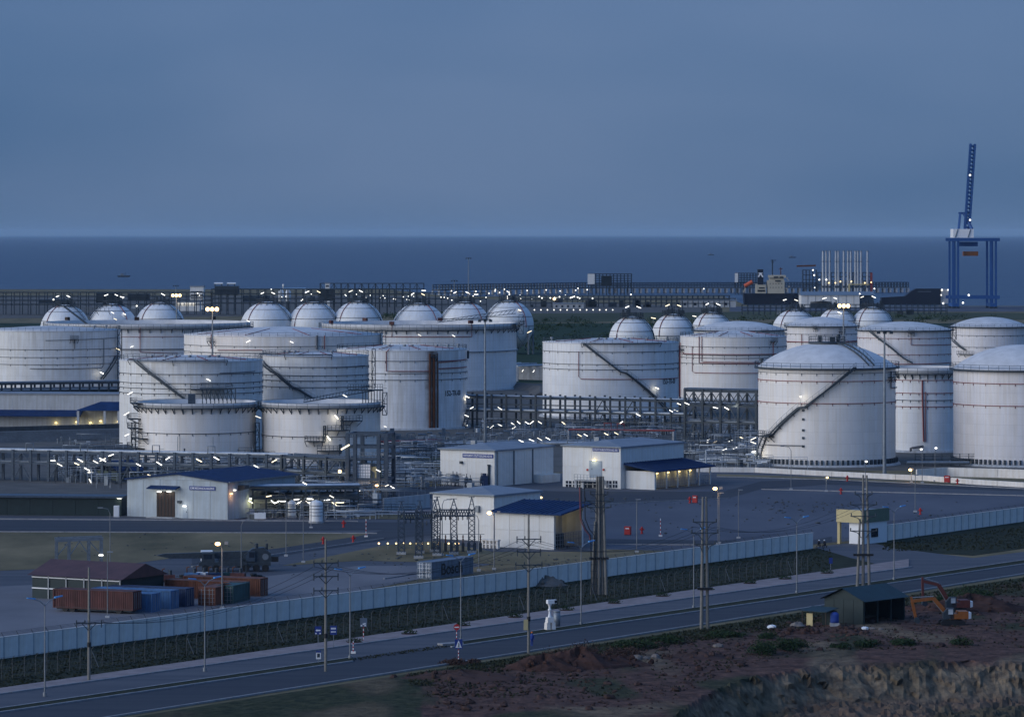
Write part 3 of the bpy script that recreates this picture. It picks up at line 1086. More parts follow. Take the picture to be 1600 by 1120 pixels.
# -- front pair with open rims
t = Tank('floating_roof_tank', 'front white open-top tank at left, brackets under its rim, zigzag stair at its left', 308, 92, 627, 722, 'tank_cream')
t.girder(627, 635, 40); t.float_roof(1.8)
t.ring(673)
t.ladder_tower(219, 660, 712, 6, 1.2); t.deck(218, 629, 20, 1.8); t.deck(216.8, 653, 14, 2.4); t.deck(218, 668, 18, 2.4); t.deck(224, 684, 26, 1.6); t.deck(219, 699, 24, 2.4)
t.lamp(217, 615, 25, 1.8); t.lamp(217, 647, 30, 2.6); t.lamp(218, 680, 25, 2.6)
t.vpipe(287, 682, 722, .07, 'steel_grey', .8); t.vpipe(290, 682, 722, .07, 'steel_grey', .8); t.vpipe(338, 682, 722, .07, 'steel_grey', .8)
b = MB()
for i in range(9):
    x = (312 + i * 6.5 - 308) * t.k
    b.beam((x, 8, t.h - 1.0), (x, 8, t.h + 2.6), .2)
    if i < 8: b.beam((x, 8, t.h + 2.4), (x + 6.5 * t.k, 8, t.h - .4), .15)
b.bb((308 - 308) * t.k, (362 - 308) * t.k, 7.2, 8.8, t.h + 2.5, t.h + 2.8)
for zz in (3.3, 3.9): b.beam((0, 7.2, t.h + zz), (54 * t.k, 7.2, t.h + zz), .09)
b.build('gangway', 'steel_dark', t.o)
MB().bb(-1.0, .6, -13.2, -12, t.h - 1.2, t.h + 2.2).build('gauge_box', 'steel_blue', t.o)
t.ladder_tower(396, 660, 716, 6, 1.2, name='pipe_tower'); t.lamp(396, 652, -20, 1.4)

t = Tank('floating_roof_tank', 'front white open-top tank with three staggered platforms on its right side', 502, 92.5, 627, 722, 'tank_cream')
t.girder(627, 635, 40); t.float_roof(1.8)
t.ring(678)
for x, y, wd in ((548, 657, 26), (530, 672, 30), (496, 689, 24), (517, 704, 32)): t.deck(x, y, wd, 1.9)
for x, y, y2 in ((536, 650, 672), (511, 665, 690), (533, 694, 708)): t.ladder_tower(x, y, y2, 3, 1.2, name='caged_ladder')
t.lamp(528, 652, -50, 1.0, 60); t.lamp(517, 685, -50, 1.0, 60)
b = MB()
p0, p1 = Vector(((478 - 502) * t.k, -9, t.h + .2)), Vector(((583 - 502) * t.k, 3, t.h + 2.3))
for dy in (-.5, .5):
    b.beam(p0 + Vector((0, dy, 0)), p1 + Vector((0, dy, 0)), .18)
    b.beam(p0 + Vector((0, dy, .5)), p1 + Vector((0, dy, 1.2)), .1)
for i in range(22):
    a = p0.lerp(p1, i / 22)
    b.beam(a + Vector((0, -.5, 0)), a + Vector((.2, -.5, 1.0)), .1)
b.build('rolling_ladder', 'steel_dark', t.o)
b = MB()
b.bb((543 - 502) * t.k, (598 - 502) * t.k, 2.2, 4.4, t.h + 2.3, t.h + 2.6)
for i in range(8):
    x = (566 + i * 4.5 - 502) * t.k
    b.beam((x, 3.3, t.h - 1), (x, 3.3, t.h + 2.3), .2)
for i in range(14):
    x = (543 + i * 4.2 - 502) * t.k
    b.beam((x, 2.2, t.h + 2.6), (x, 2.2, t.h + 3.8), .09)
for zz in (3.2, 3.8): b.beam((41 * t.k, 2.2, t.h + zz), (96 * t.k, 2.2, t.h + zz), .09)
b.build('gangway', 'steel_dark', t.o)
t.ladder_tower(592.5, 613, 648, 7, 1.4, name='gauge_tower'); t.lamp(541, 619, -28, .6)
t.lamp(593, 667, -20, 1.4, 0, 'tube_dim', .8)

# -- right of centre
t = Tank('fixed_roof_tank', 'white fixed-roof tank in the middle with a long diagonal stair and painted number', 954, 106, 534, 650)
t.cone_roof(1.2)
for y in (547, 566, 574): t.ring(y)
t.stair([(911, 536), (966, 581), (975, 583), (1020, 622), (1046, 652)], 1.0)
t.deck(968, 536, 120, .8, rail=False, name='rim_walkway')
t.path([(903, 549), (903, 588), (907, 592), (1058, 590)], .10)
t.code('153-TK-00', 1033, 1060, 596, 8.5)
t.rooftop_pipes(1.2); t.vents([(934, 527), (946, 527), (960, 526), (980, 529), (1010, 530), (862, 532)])
t.lamp(1021, 607, -25, .8, 40); t.lamp(1052, 642, -25, .6)
t.vpipe(1059, 540, 640, .14)
t.lamp(857, 519, 25, 6); 

t = Tank('cone_roof_tank', 'white cone-roof tank with three nested red pipe loops, right of the numbered middle tank', 1146, 83, 525, 622, 'tank_cream')
t.cone_roof(1.8)
for y in (540, 553, 557, 566): t.ring(y)
t.path([(1080, 541), (1080, 580), (1083, 582), (1226, 581)], .10); t.path([(1090, 525), (1090, 567), (1226, 567)], .13); t.path([(1094, 525), (1094, 565), (1226, 565)], .11)
t.path([(1066, 552), (1226, 552)], .13)
t.vpipe(1064, 535, 625, .14); t.rooftop_pipes(1.8)
t.vents([(1106, 518), (1115, 517), (1127, 517), (1140, 516), (1147, 516), (1180, 518)]); t.deck(1063.4, 545, 9, 1.4); t.deck(1203, 533, 9, 1.0)
t.vpipe(1203, 535, 565, .12)

t = Tank('dome_roof_tank', 'domed white tank just behind the tank with nested red loops', 1155, 71, 514, 590)
t.dome_roof(2.9); t.rooflamp(1179, 507, -25)
t.deck(1190, 520, 9, 1.2)
t = Tank('dome_roof_tank', 'domed white tank in the back of the right group, left of the orange-lit mast', 1284, 55.5, 508, 576, 'tank_pink')
t.dome_roof(3.2); t.ring(521); t.ring(533, 'pipe_red', .4, .3); t.ring(546, 'pipe_red')
t.deck(1310, 518, 8, 1.2); t.vpipe(1250, 522, 545); t.path([(1230, 534), (1338, 532)], .14)
t.rooflamp(1249, 543, -20, .9); t.deck(1270, 513, 6, 1.0)

t = Tank('dome_roof_tank', 'pinkish domed tank with a diagonal stair, right group behind the large dome tank', 1413, 73, 514, 598, 'tank_pink')
t.dome_roof(2.6)
for y in (527, 552): t.ring(y, 'pipe_red')
t.path([(1416, 527), (1416, 539), (1484, 538)], .11); t.path([(1342, 568), (1484, 566)], .14)
t.stair([(1356, 516), (1384, 541), (1405, 560), (1418, 567)], 1.0); t.deck(1416, 520, 9, 1.2)
t.ladder_tower(1483.5, 510, 530, 6, 1.2)

t = Tank('dome_roof_tank', 'domed white tank at the right edge of the back row', 1546, 60, 509, 578, 'tank_pink')
t.dome_roof(3.4); t.ring(523); t.ring(541)
t.stair([(1489, 531), (1505, 547)], 1.0); t.deck(1505, 553, 20, 1.2)

t = Tank('dome_roof_tank', 'large domed white tank with a curving stair at the front right', 1292, 107, 571, 724, 'tank_cream')
t.dome_roof(5.2); t.anchor_chairs()
t.ring(592, 'pipe_red'); t.ring(626, 'pipe_red'); t.ring(580, 'ring_dark', .08, .1)
t.stair([(1326, 574), (1252, 636), (1243, 637), (1204, 679), (1196, 681), (1189, 703), (1187, 722)], 1.0)
t.deck(1199, 681, 14, 1.8); t.deck(1386, 589, 9, 1.4); t.path([(1386, 580), (1386, 606), (1398, 605)], .14, 'ring_dark')
# crown platform and roof stair
zc = t.dome_z(5.2, 0)
b = MB()
b.cyl((0, 0, zc - .2), 4.2, .35, 16)
for i in range(20):
    a = TAU * i / 20
    p = Vector((4.1 * math.sin(a), -4.1 * math.cos(a), zc + .15))
    q = Vector((4.1 * math.sin(a + TAU / 20), -4.1 * math.cos(a + TAU / 20), zc + .15))
    b.beam(p, p + Vector((0, 0, 1.2)), .09)
    for zz in (.6, 1.2): b.beam(p + Vector((0, 0, zz)), q + Vector((0, 0, zz)), .08)
b.bb(-2, -1.2, -1, 0, zc, zc + 1.6); b.bb(.6, 1.8, -1.2, 0, zc, zc + 1.3); b.cyl((2.6, 0, zc), .4, 1.9, 8)
b.build('crown_platform', 'steel_dark', t.o)
for sx_ in (-.6, .6):
    b = MB()
    pts = []
    for i in range(10):
        rr = 4.2 + (t.R - 4.2) * i / 9
        ph = .62
        z = t.dome_z(5.2, rr) + .4
        pts.append(Vector((rr * math.sin(ph) + sx_, -rr * math.cos(ph), z)))
    for p, q in zip(pts, pts[1:]):
        b.beam(p, q, .14, .3); b.beam(p + Vector((0, 0, 1)), q + Vector((0, 0, 1)), .08)
        b.beam(p, p + Vector((0, 0, 1)), .08)
    b.build('roof_stair', 'steel_dark', t.o)
t.vents([(1242, 565), (1275, 562), (1230, 567), (1190, 569)], 'steel_dark', .5, 1.5)
t.rooflamp(1328, 551, -25, 1.5); t.rooflamp(1250, 543, 0, .6)
t.lamp(1247, 620, 0, 1.2, 45, 'tube_white', .5)
t.lamp(1187.5, 686, 25, 1.8); t.lamp(1187.5, 692, -20, 1.8); t.lamp(1188, 706, 10, 1.8, 60, 'tube_white', .9); t.lamp(1188.5, 713, 30, 1.8, 60, 'tube_white', .9)
for y in (641, 655, 672, 684, 697): MB().box(t.pt(t.phi(1248), t.zof(1248, y), .1), (.5, .3, .5), t.phi(1248)).build('nozzle', 'steel_dark', t.o)
t.path([(1190, 694), (1202, 695), (1248, 696)], .1, 'ring_dark')

t = Tank('floating_roof_tank', 'narrow white open-top tank with a red riser, between two large dome tanks', 1443, 60, 573, 704)
t.girder(573, 583, 32); t.float_roof(1.5)
for y in (592, 612, 623, 633): t.ring(y, 'ring_dark' if y == 623 else 'pipe_red')
t.path([(1435, 594), (1435, 612), (1437, 690)], .2); t.path([(1440, 612), (1440, 690)], .1)
t.path([(1437, 697), (1419, 700), (1419, 716)], .3, 'ring_dark', .8)

t = Tank('dome_roof_tank', 'large domed white tank cut off by the right edge', 1597, 107, 574, 724, 'tank_pink')
t.dome_roof(5.2); t.anchor_chairs(); t.ring(596, 'pipe_red'); t.ring(630, 'pipe_red')

# ------------------------------------------------------------------ gas spheres
def sphere(label, cx, r, top, D, lamps=(), plat=True, stair_side=1, legs=10):
    k = D / F
    R = r * k
    zc = H - (top - HZ) * k - R
    o = thing('gas_sphere', label, 'gas sphere', ((cx - 800) * k, D, 0), 0, 'gas spheres')
    prof = [(max(.01, R * math.sin(math.pi * i / 32)), zc - R * math.cos(math.pi * i / 32)) for i in range(33)]
    MB().lathe(prof, 64).build('shell', 'tank_white', o)
    for f in (.72, .35, -.02):
        z = zc + R * f
        rr = R * math.sqrt(1 - f * f)
        MB().lathe([(rr - .05, z - .09), (rr + .14, z - .09), (rr + .14, z + .09), (rr - .05, z + .09)], 64).build('ring', 'ring_dark', o)
    for i in range(legs):
        a = TAU * (i + .5) / legs
        p = Vector((R * .97 * math.sin(a), -R * .97 * math.cos(a), 0))
        lg = MB().tube([p, p + Vector((0, 0, zc))], .42, 8).build('leg', 'steel_grey', o)
        a2 = TAU * (i + 1.5) / legs
        q = Vector((R * .97 * math.sin(a2), -R * .97 * math.cos(a2), 0))
        MB().beam(p + Vector((0, 0, .8)), q + Vector((0, 0, zc * .7)), .14).beam(q + Vector((0, 0, .8)), p + Vector((0, 0, zc * .7)), .14).build('brace', 'steel_grey', lg)
    # crown platform
    b = MB()
    zt = zc + R * .955
    rp_ = R * (.36 if R > 9.5 else .46)
    b.lathe([(rp_ - 1.0, zt), (rp_ + .6, zt), (rp_ + .6, zt + .2), (rp_ - 1.0, zt + .2), (rp_ - 1.0, zt)], 20)
    for i in range(20):
        a, c = TAU * i / 20, TAU * (i + 1) / 20
        p = Vector((rp_ * 1.1 * math.sin(a), -rp_ * 1.1 * math.cos(a), zt + .2))
        q = Vector((rp_ * 1.1 * math.sin(c), -rp_ * 1.1 * math.cos(c), zt + .2))
        b.beam(p, p + Vector((0, 0, 1.5)), .2)
        for zz in (.75, 1.5): b.beam(p + Vector((0, 0, zz)), q + Vector((0, 0, zz)), .16)
        if i % 2 == 0:
            b.beam(p + Vector((0, 0, -.3)), Vector((p.x * 1.25, p.y * 1.25, zt - R * .12)), .14)
    for i in range(12):
        hh_ = rnd.uniform(1, 3.4)
        b.box((rnd.uniform(-rp_, rp_) * .95, rnd.uniform(-1, 1), zt + hh_ / 2), (rnd.uniform(.3, .9), .7, hh_))
    for i in range(14):
        a = TAU * i / 14
        b.beam((rp_ * 1.15 * math.sin(a), -rp_ * 1.15 * math.cos(a), zt), (R * .5 * math.sin(a), -R * .5 * math.cos(a), zc + R * .875), .16)
    b.build('crown_platform', 'steel_dark', o)
    # side stair hugging the sphere
    b = MB()
    pts = []
    for i in range(15):
        th = .38 + i * .09
        ph = stair_side * (.75 + i * .035)
        pts.append(Vector(((R + .5) * math.sin(th) * math.sin(ph), -(R + .5) * math.sin(th) * math.cos(ph), zc + (R + .5) * math.cos(th))))
    for p, q in zip(pts, pts[1:]):
        b.beam(p, q, .5, .22); b.beam(p + Vector((0, -.3, 1)), q + Vector((0, -.3, 1)), .1); b.beam(p, p + Vector((0, -.3, 1)), .1)
    b.build('stairway', 'steel_dark', o)
    pts = []
    for i in range(14):
        th = .34 + i * .1
        ph = -stair_side * .75
        pts.append(Vector(((R + .2) * math.sin(th) * math.sin(ph), -(R + .2) * math.sin(th) * math.cos(ph), zc + (R + .2) * math.cos(th))))
    MB().tube(pts, .16, 5).build('pipe', 'pipe_red', o)
    for (x, y, tl) in lamps:
        X, z = (x - cx) * k, H - (y - HZ) * k
        yy = -math.sqrt(max(0, (R + .8) ** 2 - X * X - max(0, z - zc) ** 2)) if z < zc + R else -.5
        tube_lamp(o, (X, yy, z), tl, 1.8, w=.28)
        MB().beam((X, yy + .3, z - 1.5), (X, yy + .3, z), .12).build('lamp_post', 'galv', o)
    return o

DS = dep(552)
sphere('gas sphere cut by the left edge behind the widest tank', 102, 39, 476, DS, ((90, 463, 20), (107, 463, -25)))
sphere('second gas sphere from the left with a stair crossing its front', 176, 39, 474.5, DS, ((166, 461, 20), (182, 461, -25), (191, 464, -10), (197, 490, -28)), stair_side=-1)
sphere('third gas sphere from the left, right beside the orange-lit mast', 250, 39.5, 472, DS, ((255, 460, -28),))
sphere('fourth gas sphere from the left, leftmost of the close trio in the middle', 418, 43, 471, dep(554), ((410, 458, 22), (427, 458, -25)))
sphere('fifth gas sphere from the left, centre of the close trio', 490, 41, 471, dep(554), ((480, 456, 22), (498, 456, -28)))
sphere('sixth gas sphere from the left, right end of the close trio', 559, 40, 470, dep(554), ((548, 455, 25), (564, 455, -28)))
sphere('gas sphere rising behind the wide tank, leftmost of three', 655, 43, 473, dep(553), ((645, 459, 28), (661, 460, -28), (662, 454, 0)), stair_side=-1)
sphere('gas sphere rising behind the wide tank, middle of three', 726, 41, 471, dep(553), ((711, 457, 25), (730, 457, -20), (744, 460, 0)), stair_side=-1)
sphere('gas sphere at the right end of the wide tank, its legs showing', 795, 39, 469, dep(553), ((794, 456, -28), (812, 484, -22)), stair_side=-1)
sphere('small gas sphere with a dark crown, nearest the green field', 987, 35.5, 494, dep(574), ((980, 479.5, 25), (998, 480, -22)))
sphere('small gas sphere with a dark crown, second from the green field', 1052, 33.5, 490, dep(570), ((1043, 477, 25), (1061, 477.5, -22), (1021, 497, -10)))
sphere('small gas sphere with a dark crown, third from the green field', 1112, 32, 487, dep(566), ((1105, 475, 28), (1122, 475.5, -25), (1085, 494, -10)))
sphere('gas sphere half hidden by the domed tank left of the orange-lit mast', 1242, 36, 483, dep(560), ((1226, 468.5, 15), (1244, 469, -20)))
sphere('gas sphere directly behind the orange-lit mast', 1308, 31, 481, dep(556), ((1288, 466, 15), (1305, 466, -20), (1310, 488, -25)))
sphere('gas sphere right of the orange-lit mast', 1363, 34, 479, dep(556), ((1347, 464, 20), (1365, 464, -25)))

# ------------------------------------------------------------------ buildings
_shared = {}
def shared_box(name, d, m):
    key = (name, tuple(round(v, 3) for v in d), m)
    if key not in _shared:
        b = MB().box((0, 0, 0), d)
        me = bpy.data.meshes.new(name)
        me.from_pydata(b.v, [], b.f)
        me.materials.append(M[m])
        _shared[key] = me
    return _shared[key]
def bx(parent, name, x0, x1, y0, y1, z0, z1, m):
    return link(name, shared_box(name, (x1 - x0, y1 - y0, z1 - z0), m), parent, ((x0 + x1) / 2, (y0 + y1) / 2, (z0 + z1) / 2))

class House:
    """origin at the near right corner; the front runs to -x, the right side runs back along +y"""
    def __init__(s, name, label, corner, rz, fpx, spx, top, wallm='wall_white', panels=(3, 2, 4), z0=0.0):
        s.cx, s.cy = corner
        s.k = mpp(s.cy)
        s.rz = R_(rz)
        s.c = math.cos(s.rz)
        s.W = fpx * s.k / s.c
        s.L = spx * s.k / max(.2, -math.sin(s.rz))
        s.h = (s.cy - top) * s.k
        s.o = thing(name, label, 'building', G(*corner), s.rz, 'site buildings')
        MB().bb(-s.W + .05, -.05, .05, s.L - .05, 0, s.h - .05).build('wall', wallm, s.o)
        nx, nz, ny = panels
        g = .05
        for i in range(nx):
            for j in range(nz):
                bx(s.o, 'wall_panel', -s.W + s.W * i / nx + g / 2, -s.W + s.W * (i + 1) / nx - g / 2, -.03, .08, s.h * j / nz + g / 2, s.h * (j + 1) / nz - g / 2, wallm)
        for i in range(ny):
            for j in range(nz):
                bx(s.o, 'wall_panel', -.08, .03, s.L * i / ny + g / 2 + .1 * (i == 0), s.L * (i + 1) / ny - g / 2, s.h * j / nz + g / 2, s.h * (j + 1) / nz - g / 2, wallm)
    def fx(s, x): return -(s.cx - x) * s.k / s.c
    def fz(s, y, x=None):
        yy = s.cy if x is None else s.cy + (x - s.cx) * .045
        return (yy - y) * s.k
    def front(s, name, x0, x1, y0, y1, m, d=.06):
        z0, z1 = s.fz(y1, x1), s.fz(y0, x1)
        return bx(s.o, name, s.fx(x0), s.fx(x1), -.04 - d, -.04, max(.02, z0), z1, m)
    def hip(s, rise, m='roof_grey', over=.5, name='roof', gable=False, ridge_y=False):
        W, L, h = s.W, s.L, s.h
        b = MB()
        x0, x1, y0, y1 = -W - over, over, -over, L + over
        if gable:            # ridge runs back from the middle of the front
            rise_pts = [(-W / 2, y0, h + rise), (-W / 2, y1, h + rise)]
            b.poly([(x0, y0, h), rise_pts[0], rise_pts[1], (x0, y1, h)][::-1])
            b.poly([(x1, y0, h), (x1, y1, h), rise_pts[1], rise_pts[0]])
            b.add([(x0, y0, h - .25), (x0, y0, h), rise_pts[0], (-W / 2, y0, h + rise - .25), (x1, y0, h), (x1, y0, h - .25)], [(0, 3, 2, 1), (3, 5, 4, 2)])
            b.poly([(x1, y0, h - .25), (x1, y1, h - .25), (x1, y1, h), (x1, y0, h)])
        else:
            q = min(W, L) * .42
            r0, r1 = (-W / 2, q, h + rise), (-W / 2, L - q, h + rise)
            b.add([(x0, y0, h), (x1, y0, h), (x1, y1, h), (x0, y1, h), r0, r1], [(0, 1, 4), (1, 2, 5, 4), (2, 3, 5), (3, 0, 4, 5)])
            b.add([(x0, y0, h - .3), (x1, y0, h - .3), (x1, y1, h - .3), (x0, y1, h - .3), (x0, y0, h), (x1, y0, h), (x1, y1, h), (x0, y1, h)], [(0, 1, 5, 4), (1, 2, 6, 5), (2, 3, 7, 6), (3, 0, 4, 7), (3, 2, 1, 0)])
        r = b.build(name, m, s.o)
        if gable:      # standing seams down both slopes, gutters along the eaves
            q = MB()
            n_ = int((y1 - y0) / 1.6)
            for i in range(n_ + 1):
                yy = y0 + (y1 - y0) * i / n_
                q.beam((x0, yy, h + .02), (-W / 2, yy, h + rise + .02), .07, .05).beam((x1, yy, h + .05), (-W / 2, yy, h + rise + .05), .07, .05)
            q.build('roof_seam', m, r, kind='stuff')
            MB().bb(x1, x1 + .2, y0, y1, h - .25, h - .05).build('gutter', 'steel_grey', r)
        else:
            MB().bb(x0, x1, y0 - .2, y0, h - .2, h - .02).build('gutter', 'steel_grey', r)
            MB().bb(-W * .7, -W * .62, q * .9, q * .9 + .8, h + rise * .5, h + rise + .5).build('roof_vent', 'galv', r)
        return r
    def sign(s, x0, x1, y0, y1, body):
        p = s.front('sign_board', x0, x1, y0, y1, 'sign_blue', .12)
        w, h = (s.fx(x1) - s.fx(x0)), (s.fz(y0) - s.fz(y1))
        lettering(body, w * .93, h * .55, 'paint_white', p, (0, -.072, 0))
    def wall_lamp(s, x, y, m='lamp_yellow', energy=60, color=(1, .8, .42), side=False, w=.5):
        if side:
            p = (.25, x, y)
            bx(s.o, 'lamp', .05, .35, x - w / 2, x + w / 2, y - .09, y + .09, m)
            if energy: point_light(s.o, (.9, x, y - .35), energy, color, .15)
        else:
            X, Z = s.fx(x), s.fz(y, x)
            bx(s.o, 'lamp', X - w / 2, X + w / 2, -.38, -.08, Z - .09, Z + .09, m)
            if energy: point_light(s.o, (X, -.9, Z - .35), energy, color, .15)

# mechanical workshop, lower left
h = House('workshop', 'pale workshop with a blue gabled roof and open brown doorway, lower left', (356, 812), -26, 165, 94, 752, 'wall_teal', (6, 1, 6))
h.hip(1.25, 'roof_blue', .45, gable=True)
MB().add([(-h.W, -.03, h.h), (0, -.03, h.h), (-h.W / 2, -.03, h.h + 1.2)], [(0, 1, 2)]).build('gable', 'wall_teal', h.o)
dr = h.front('doorway', 240, 270, 767, 811, 'brown_door', .05)
for i in range(5):
    bx(dr, 'door_slat', -1.7 + i * .7, -1.55 + i * .7, -.06, .04, -2.4, 2.3, 'black')
b = MB()
x0, x1, z = h.fx(230), h.fx(278), h.fz(758, 278)
b.prism([(x0, 0, z), (x0, -1.6, z - .45), (x0, -1.6, z - .62), (x0, 0, z - .3)], (x1 - x0, 0, 0))
b.build('door_canopy', 'roof_blue', h.o)
for x in (245, 261): h.wall_lamp(x, 766.5, 'tube_white', 25, (1, .92, .75), w=.8)
h.sign(294, 336, 760, 766, 'SOME MECHANICAL BUILDING')
d2 = h.front('door', 283, 291, 789, 810, 'door_grey', .05); bx(d2, 'handle', .25, .33, -.07, -.03, -.1, .1, 'black')
h.wall_lamp(286.5, 789.5, 'tube_white', 20, (1, .93, .8), w=.7)
h.front('vent_panel', 275, 281, 781, 785, 'steel_dark', .3)
h.wall_lamp(2.2, h.h - 1.7, 'tube_white', 0, side=True); h.wall_lamp(1.0, h.h - 2.3, 'lamp_warm', 45, (1, .45, .15), side=True, w=.2)
h.wall_lamp(8.0, h.h - 3.6, 'tube_white', 60, (1, .9, .35), side=True)
MB().prism([(0.05, 3.6, h.h - .9), (0.05, 3.6, h.h - 1.9), (1.5, 3.6, h.h - 1.5), (1.5, 3.6, h.h - .9)], (0, 1.6, 0)).build('extractor_hood', 'steel_dark', h.o)
bx(h.o, 'step', h.fx(232), h.fx(275), -2.2, -.1, .02, .14, 'concrete')
MB().bb(.05, 9, 12, 25, h.h - 3.2, h.h - 2.9).build('side_canopy', 'steel_dark', h.o)

# instrument building, middle
h = House('instrument_building', 'windowless white building with blue name board, hip roof, left of the substation building', (773, 760), -34, 86, 93, 703, 'wall_white', (2, 3, 4))
h.hip(1.0, 'roof_grey', .35)
h.sign(723, 771, 710, 716, 'INSTRUMENT UTILITY BUILDING NO. 02')
for yy in (h.L * .02, h.L * .30, h.L * .62):
    bx(h.o, 'downpipe', .05, .28, yy + .2, yy + .45, .1, h.h - .4, 'steel_grey')
bx(h.o, 'low_block', .06, 2.2, h.L * .66, h.L * .97, 0, 1.7, 'wall_white')
h.front('camera_bracket', 720, 723, 720, 724, 'steel_dark', .6)
# plant at its foot
for x, w_, y0, m_ in ((679, 8, 742, 'galv'), (687, 5, 736, 'galv'), (708, 10, 742, 'galv'), (714, 8, 743, 'steel_dark'), (729, 7, 746, 'steel_dark'), (735, 6, 748, 'steel_dark'), (752, 5, 745, 'steel_blue')):
    p = G(x, 759)
    k = mpp(759)
    o = thing('plant_unit', {679: 'pale upright vessel farthest left at the foot of the instrument building', 687: 'slim pale filter vessel next to the leftmost vessel', 708: 'pale wide hopper on legs below the name board', 714: 'dark hopper beside the pale one', 729: 'small dark pump skid at the instrument building', 735: 'small dark pump skid next to the blue vessels', 752: 'blue vessel near the building corner'}[x], 'vessel', (p.x, p.y - 1.5, 0))
    R, z1 = w_ * k / 2, (759 - y0) * k
    b = MB().lathe([(.02, z1 * .3), (R, z1 * .42), (R, z1), (R * .5, z1 + .2), (.02, z1 + .25)], 14)
    b.build('drum', m_, o)
    for i in range(4):
        a = TAU * i / 4 + .6
        MB().beam((R * .85 * math.sin(a), -R * .85 * math.cos(a), 0), (R * .85 * math.sin(a), -R * .85 * math.cos(a), z1 * .5), .1).build('leg', 'steel_dark', o)
    MB().cyl((0, 0, z1 + .2), .09, .7, 6).build('nozzle', 'steel_dark', o)
p = G(758, 759)
o = thing('pump_package', 'tall dark blue pump package with chimney at the building corner', 'machine', (p.x, p.y - 1.6, 0))
MB().bb(-.7, .6, -.5, .5, 0, 2.2).cyl((-.2, 0, 2.2), .45, .5, 10).build('housing', 'box_navy', o)
MB().cyl((.75, 0, 0), .22, 4.2, 8).cyl((.75, 0, 4.2), .32, .3, 8).build('chimney', 'steel_dark', o)

# substation building, right of it
h = House('substation_building', 'white building with blue name board, raised door and basement windows', (970, 764), -34, 90, 105, 698, 'wall_white', (2, 2, 3))
h.hip(1.0, 'roof_grey', .3)
h.sign(927, 967, 701, 706, 'UTILITY SUBSTATION NO. 001')
dr = h.front('door', 922, 941, 720, 746, 'door_grey', .10); bx(dr, 'handle', -.9, -.8, -.1, -.05, -.1, .15, 'steel_dark')
h.wall_lamp(930, 718.5, 'lamp_yellow', 30, (1, .9, .6), w=.8)
for x in (919, 944): h.front('alarm_bell', x - 1, x + 1, 732, 735, 'sign_red', .25)
bx(h.o, 'landing', h.fx(906), h.fx(946), -2.0, -.1, h.fz(749, 925) - .2, h.fz(749, 925), 'concrete')
zl = h.fz(749, 925)
for x in (907, 918): bx(h.o, 'landing_post', h.fx(x), h.fx(x) + .35, -1.9, -1.5, 0, zl - .2, 'concrete')
b = MB()
for i in range(9):
    x = h.fx(906) + (h.fx(946) - h.fx(906)) * i / 8
    b.beam((x, -1.95, zl), (x, -1.95, zl + 1.1), .06)
for zz in (.55, 1.1): b.beam((h.fx(906), -1.95, zl + zz), (h.fx(946), -1.95, zl + zz), .06)
for i in range(10):
    t_ = i / 10
    b.beam((h.fx(946) + (h.fx(960) - h.fx(946)) * t_, -1.95, zl * (1 - t_)), (h.fx(946) + (h.fx(960) - h.fx(946)) * t_, -1.95, zl * (1 - t_) + 1.1), .06)
b.build('handrail', 'galv', h.o, kind='stuff')
for i in range(9):
    t_ = (i + .5) / 9
    xx = h.fx(946) + (h.fx(961) - h.fx(946)) * t_
    bx(h.o, 'stair_tread', xx, xx + .32, -1.95, -.9, zl * (1 - t_) - .06, zl * (1 - t_), 'galv')
for x0, x1 in ((885, 894), (896, 901), (903, 908), (911, 926), (928, 940), (948, 956), (958, 965)):
    w_ = h.front('window', x0, x1, 751, 762, 'glass_dark', .03)
    wd, hg = h.fx(x1) - h.fx(x0), 11 * h.k
    bx(w_, 'frame', -wd / 2, wd / 2, -.06, .0, -.06, .06, 'paint_white'); bx(w_, 'frame', -.05, .05, -.06, .0, -hg / 2, hg / 2, 'paint_white')
# blue-roofed annex with lit bays
ax, ay, ah = 7.1, h.L * .96, 3.7
MB().bb(.1, ax, 1.6, 1.9, 0, ah).build('annex_wall', 'wall_white', h.o)
b = MB()
b.prism([(.05, 1.0, ah + 1.55), (ax + .7, 1.0, ah + .15), (ax + .7, 1.0, ah - .1), (.05, 1.0, ah + 1.2)], (0, ay, 0))
ar = b.build('annex_roof', 'roof_blue', h.o)
b = MB()
for i in range(int(ay)): b.beam((.05, 1.2 + i, ah + 1.6), (ax + .7, 1.2 + i, ah + .2), .08, .1)
b.build('roof_seam', 'roof_blue', ar, kind='stuff')
nb = 5
MB().bb(.1, .25, 2, ay, 0, ah).build('annex_back_wall', 'wall_grey', h.o)
MB().bb(ax - 3.6, ax - 3.4, 2, ay, 0, ah).build('bay_wall', 'wall_grey', h.o)
for i in range(nb + 1):
    yy = 1.9 + (ay - 2) * i / nb
    bx(h.o, 'bay_post', ax - .25, ax, yy, yy + .3, 0, ah - .1, 'wall_white')
for i in range(nb):
    yy = 1.9 + (ay - 2) * (i + .12) / nb
    bx(h.o, 'lamp', ax - 3.4, ax - 3.1, yy + .4, yy + 1.3, 2.85, 3.05, 'lamp_yellow')
    point_light(h.o, (ax - 2.7, yy + .85, 2.7), 32, (1, .78, .32), .15)
    b = MB()
    y0, y1 = 1.9 + (ay - 2) * i / nb + .3, 1.9 + (ay - 2) * (i + 1) / nb
    for j in range(7): b.beam((ax - .12, y0 + (y1 - y0) * j / 6, 0), (ax - .12, y0 + (y1 - y0) * j / 6, 2.0), .06)
    for zz in (.1, .7, 1.3, 2.0): b.beam((ax - .12, y0, zz), (ax - .12, y1, zz), .06)
    b.build('bay_gate', 'galv', h.o, kind='stuff')

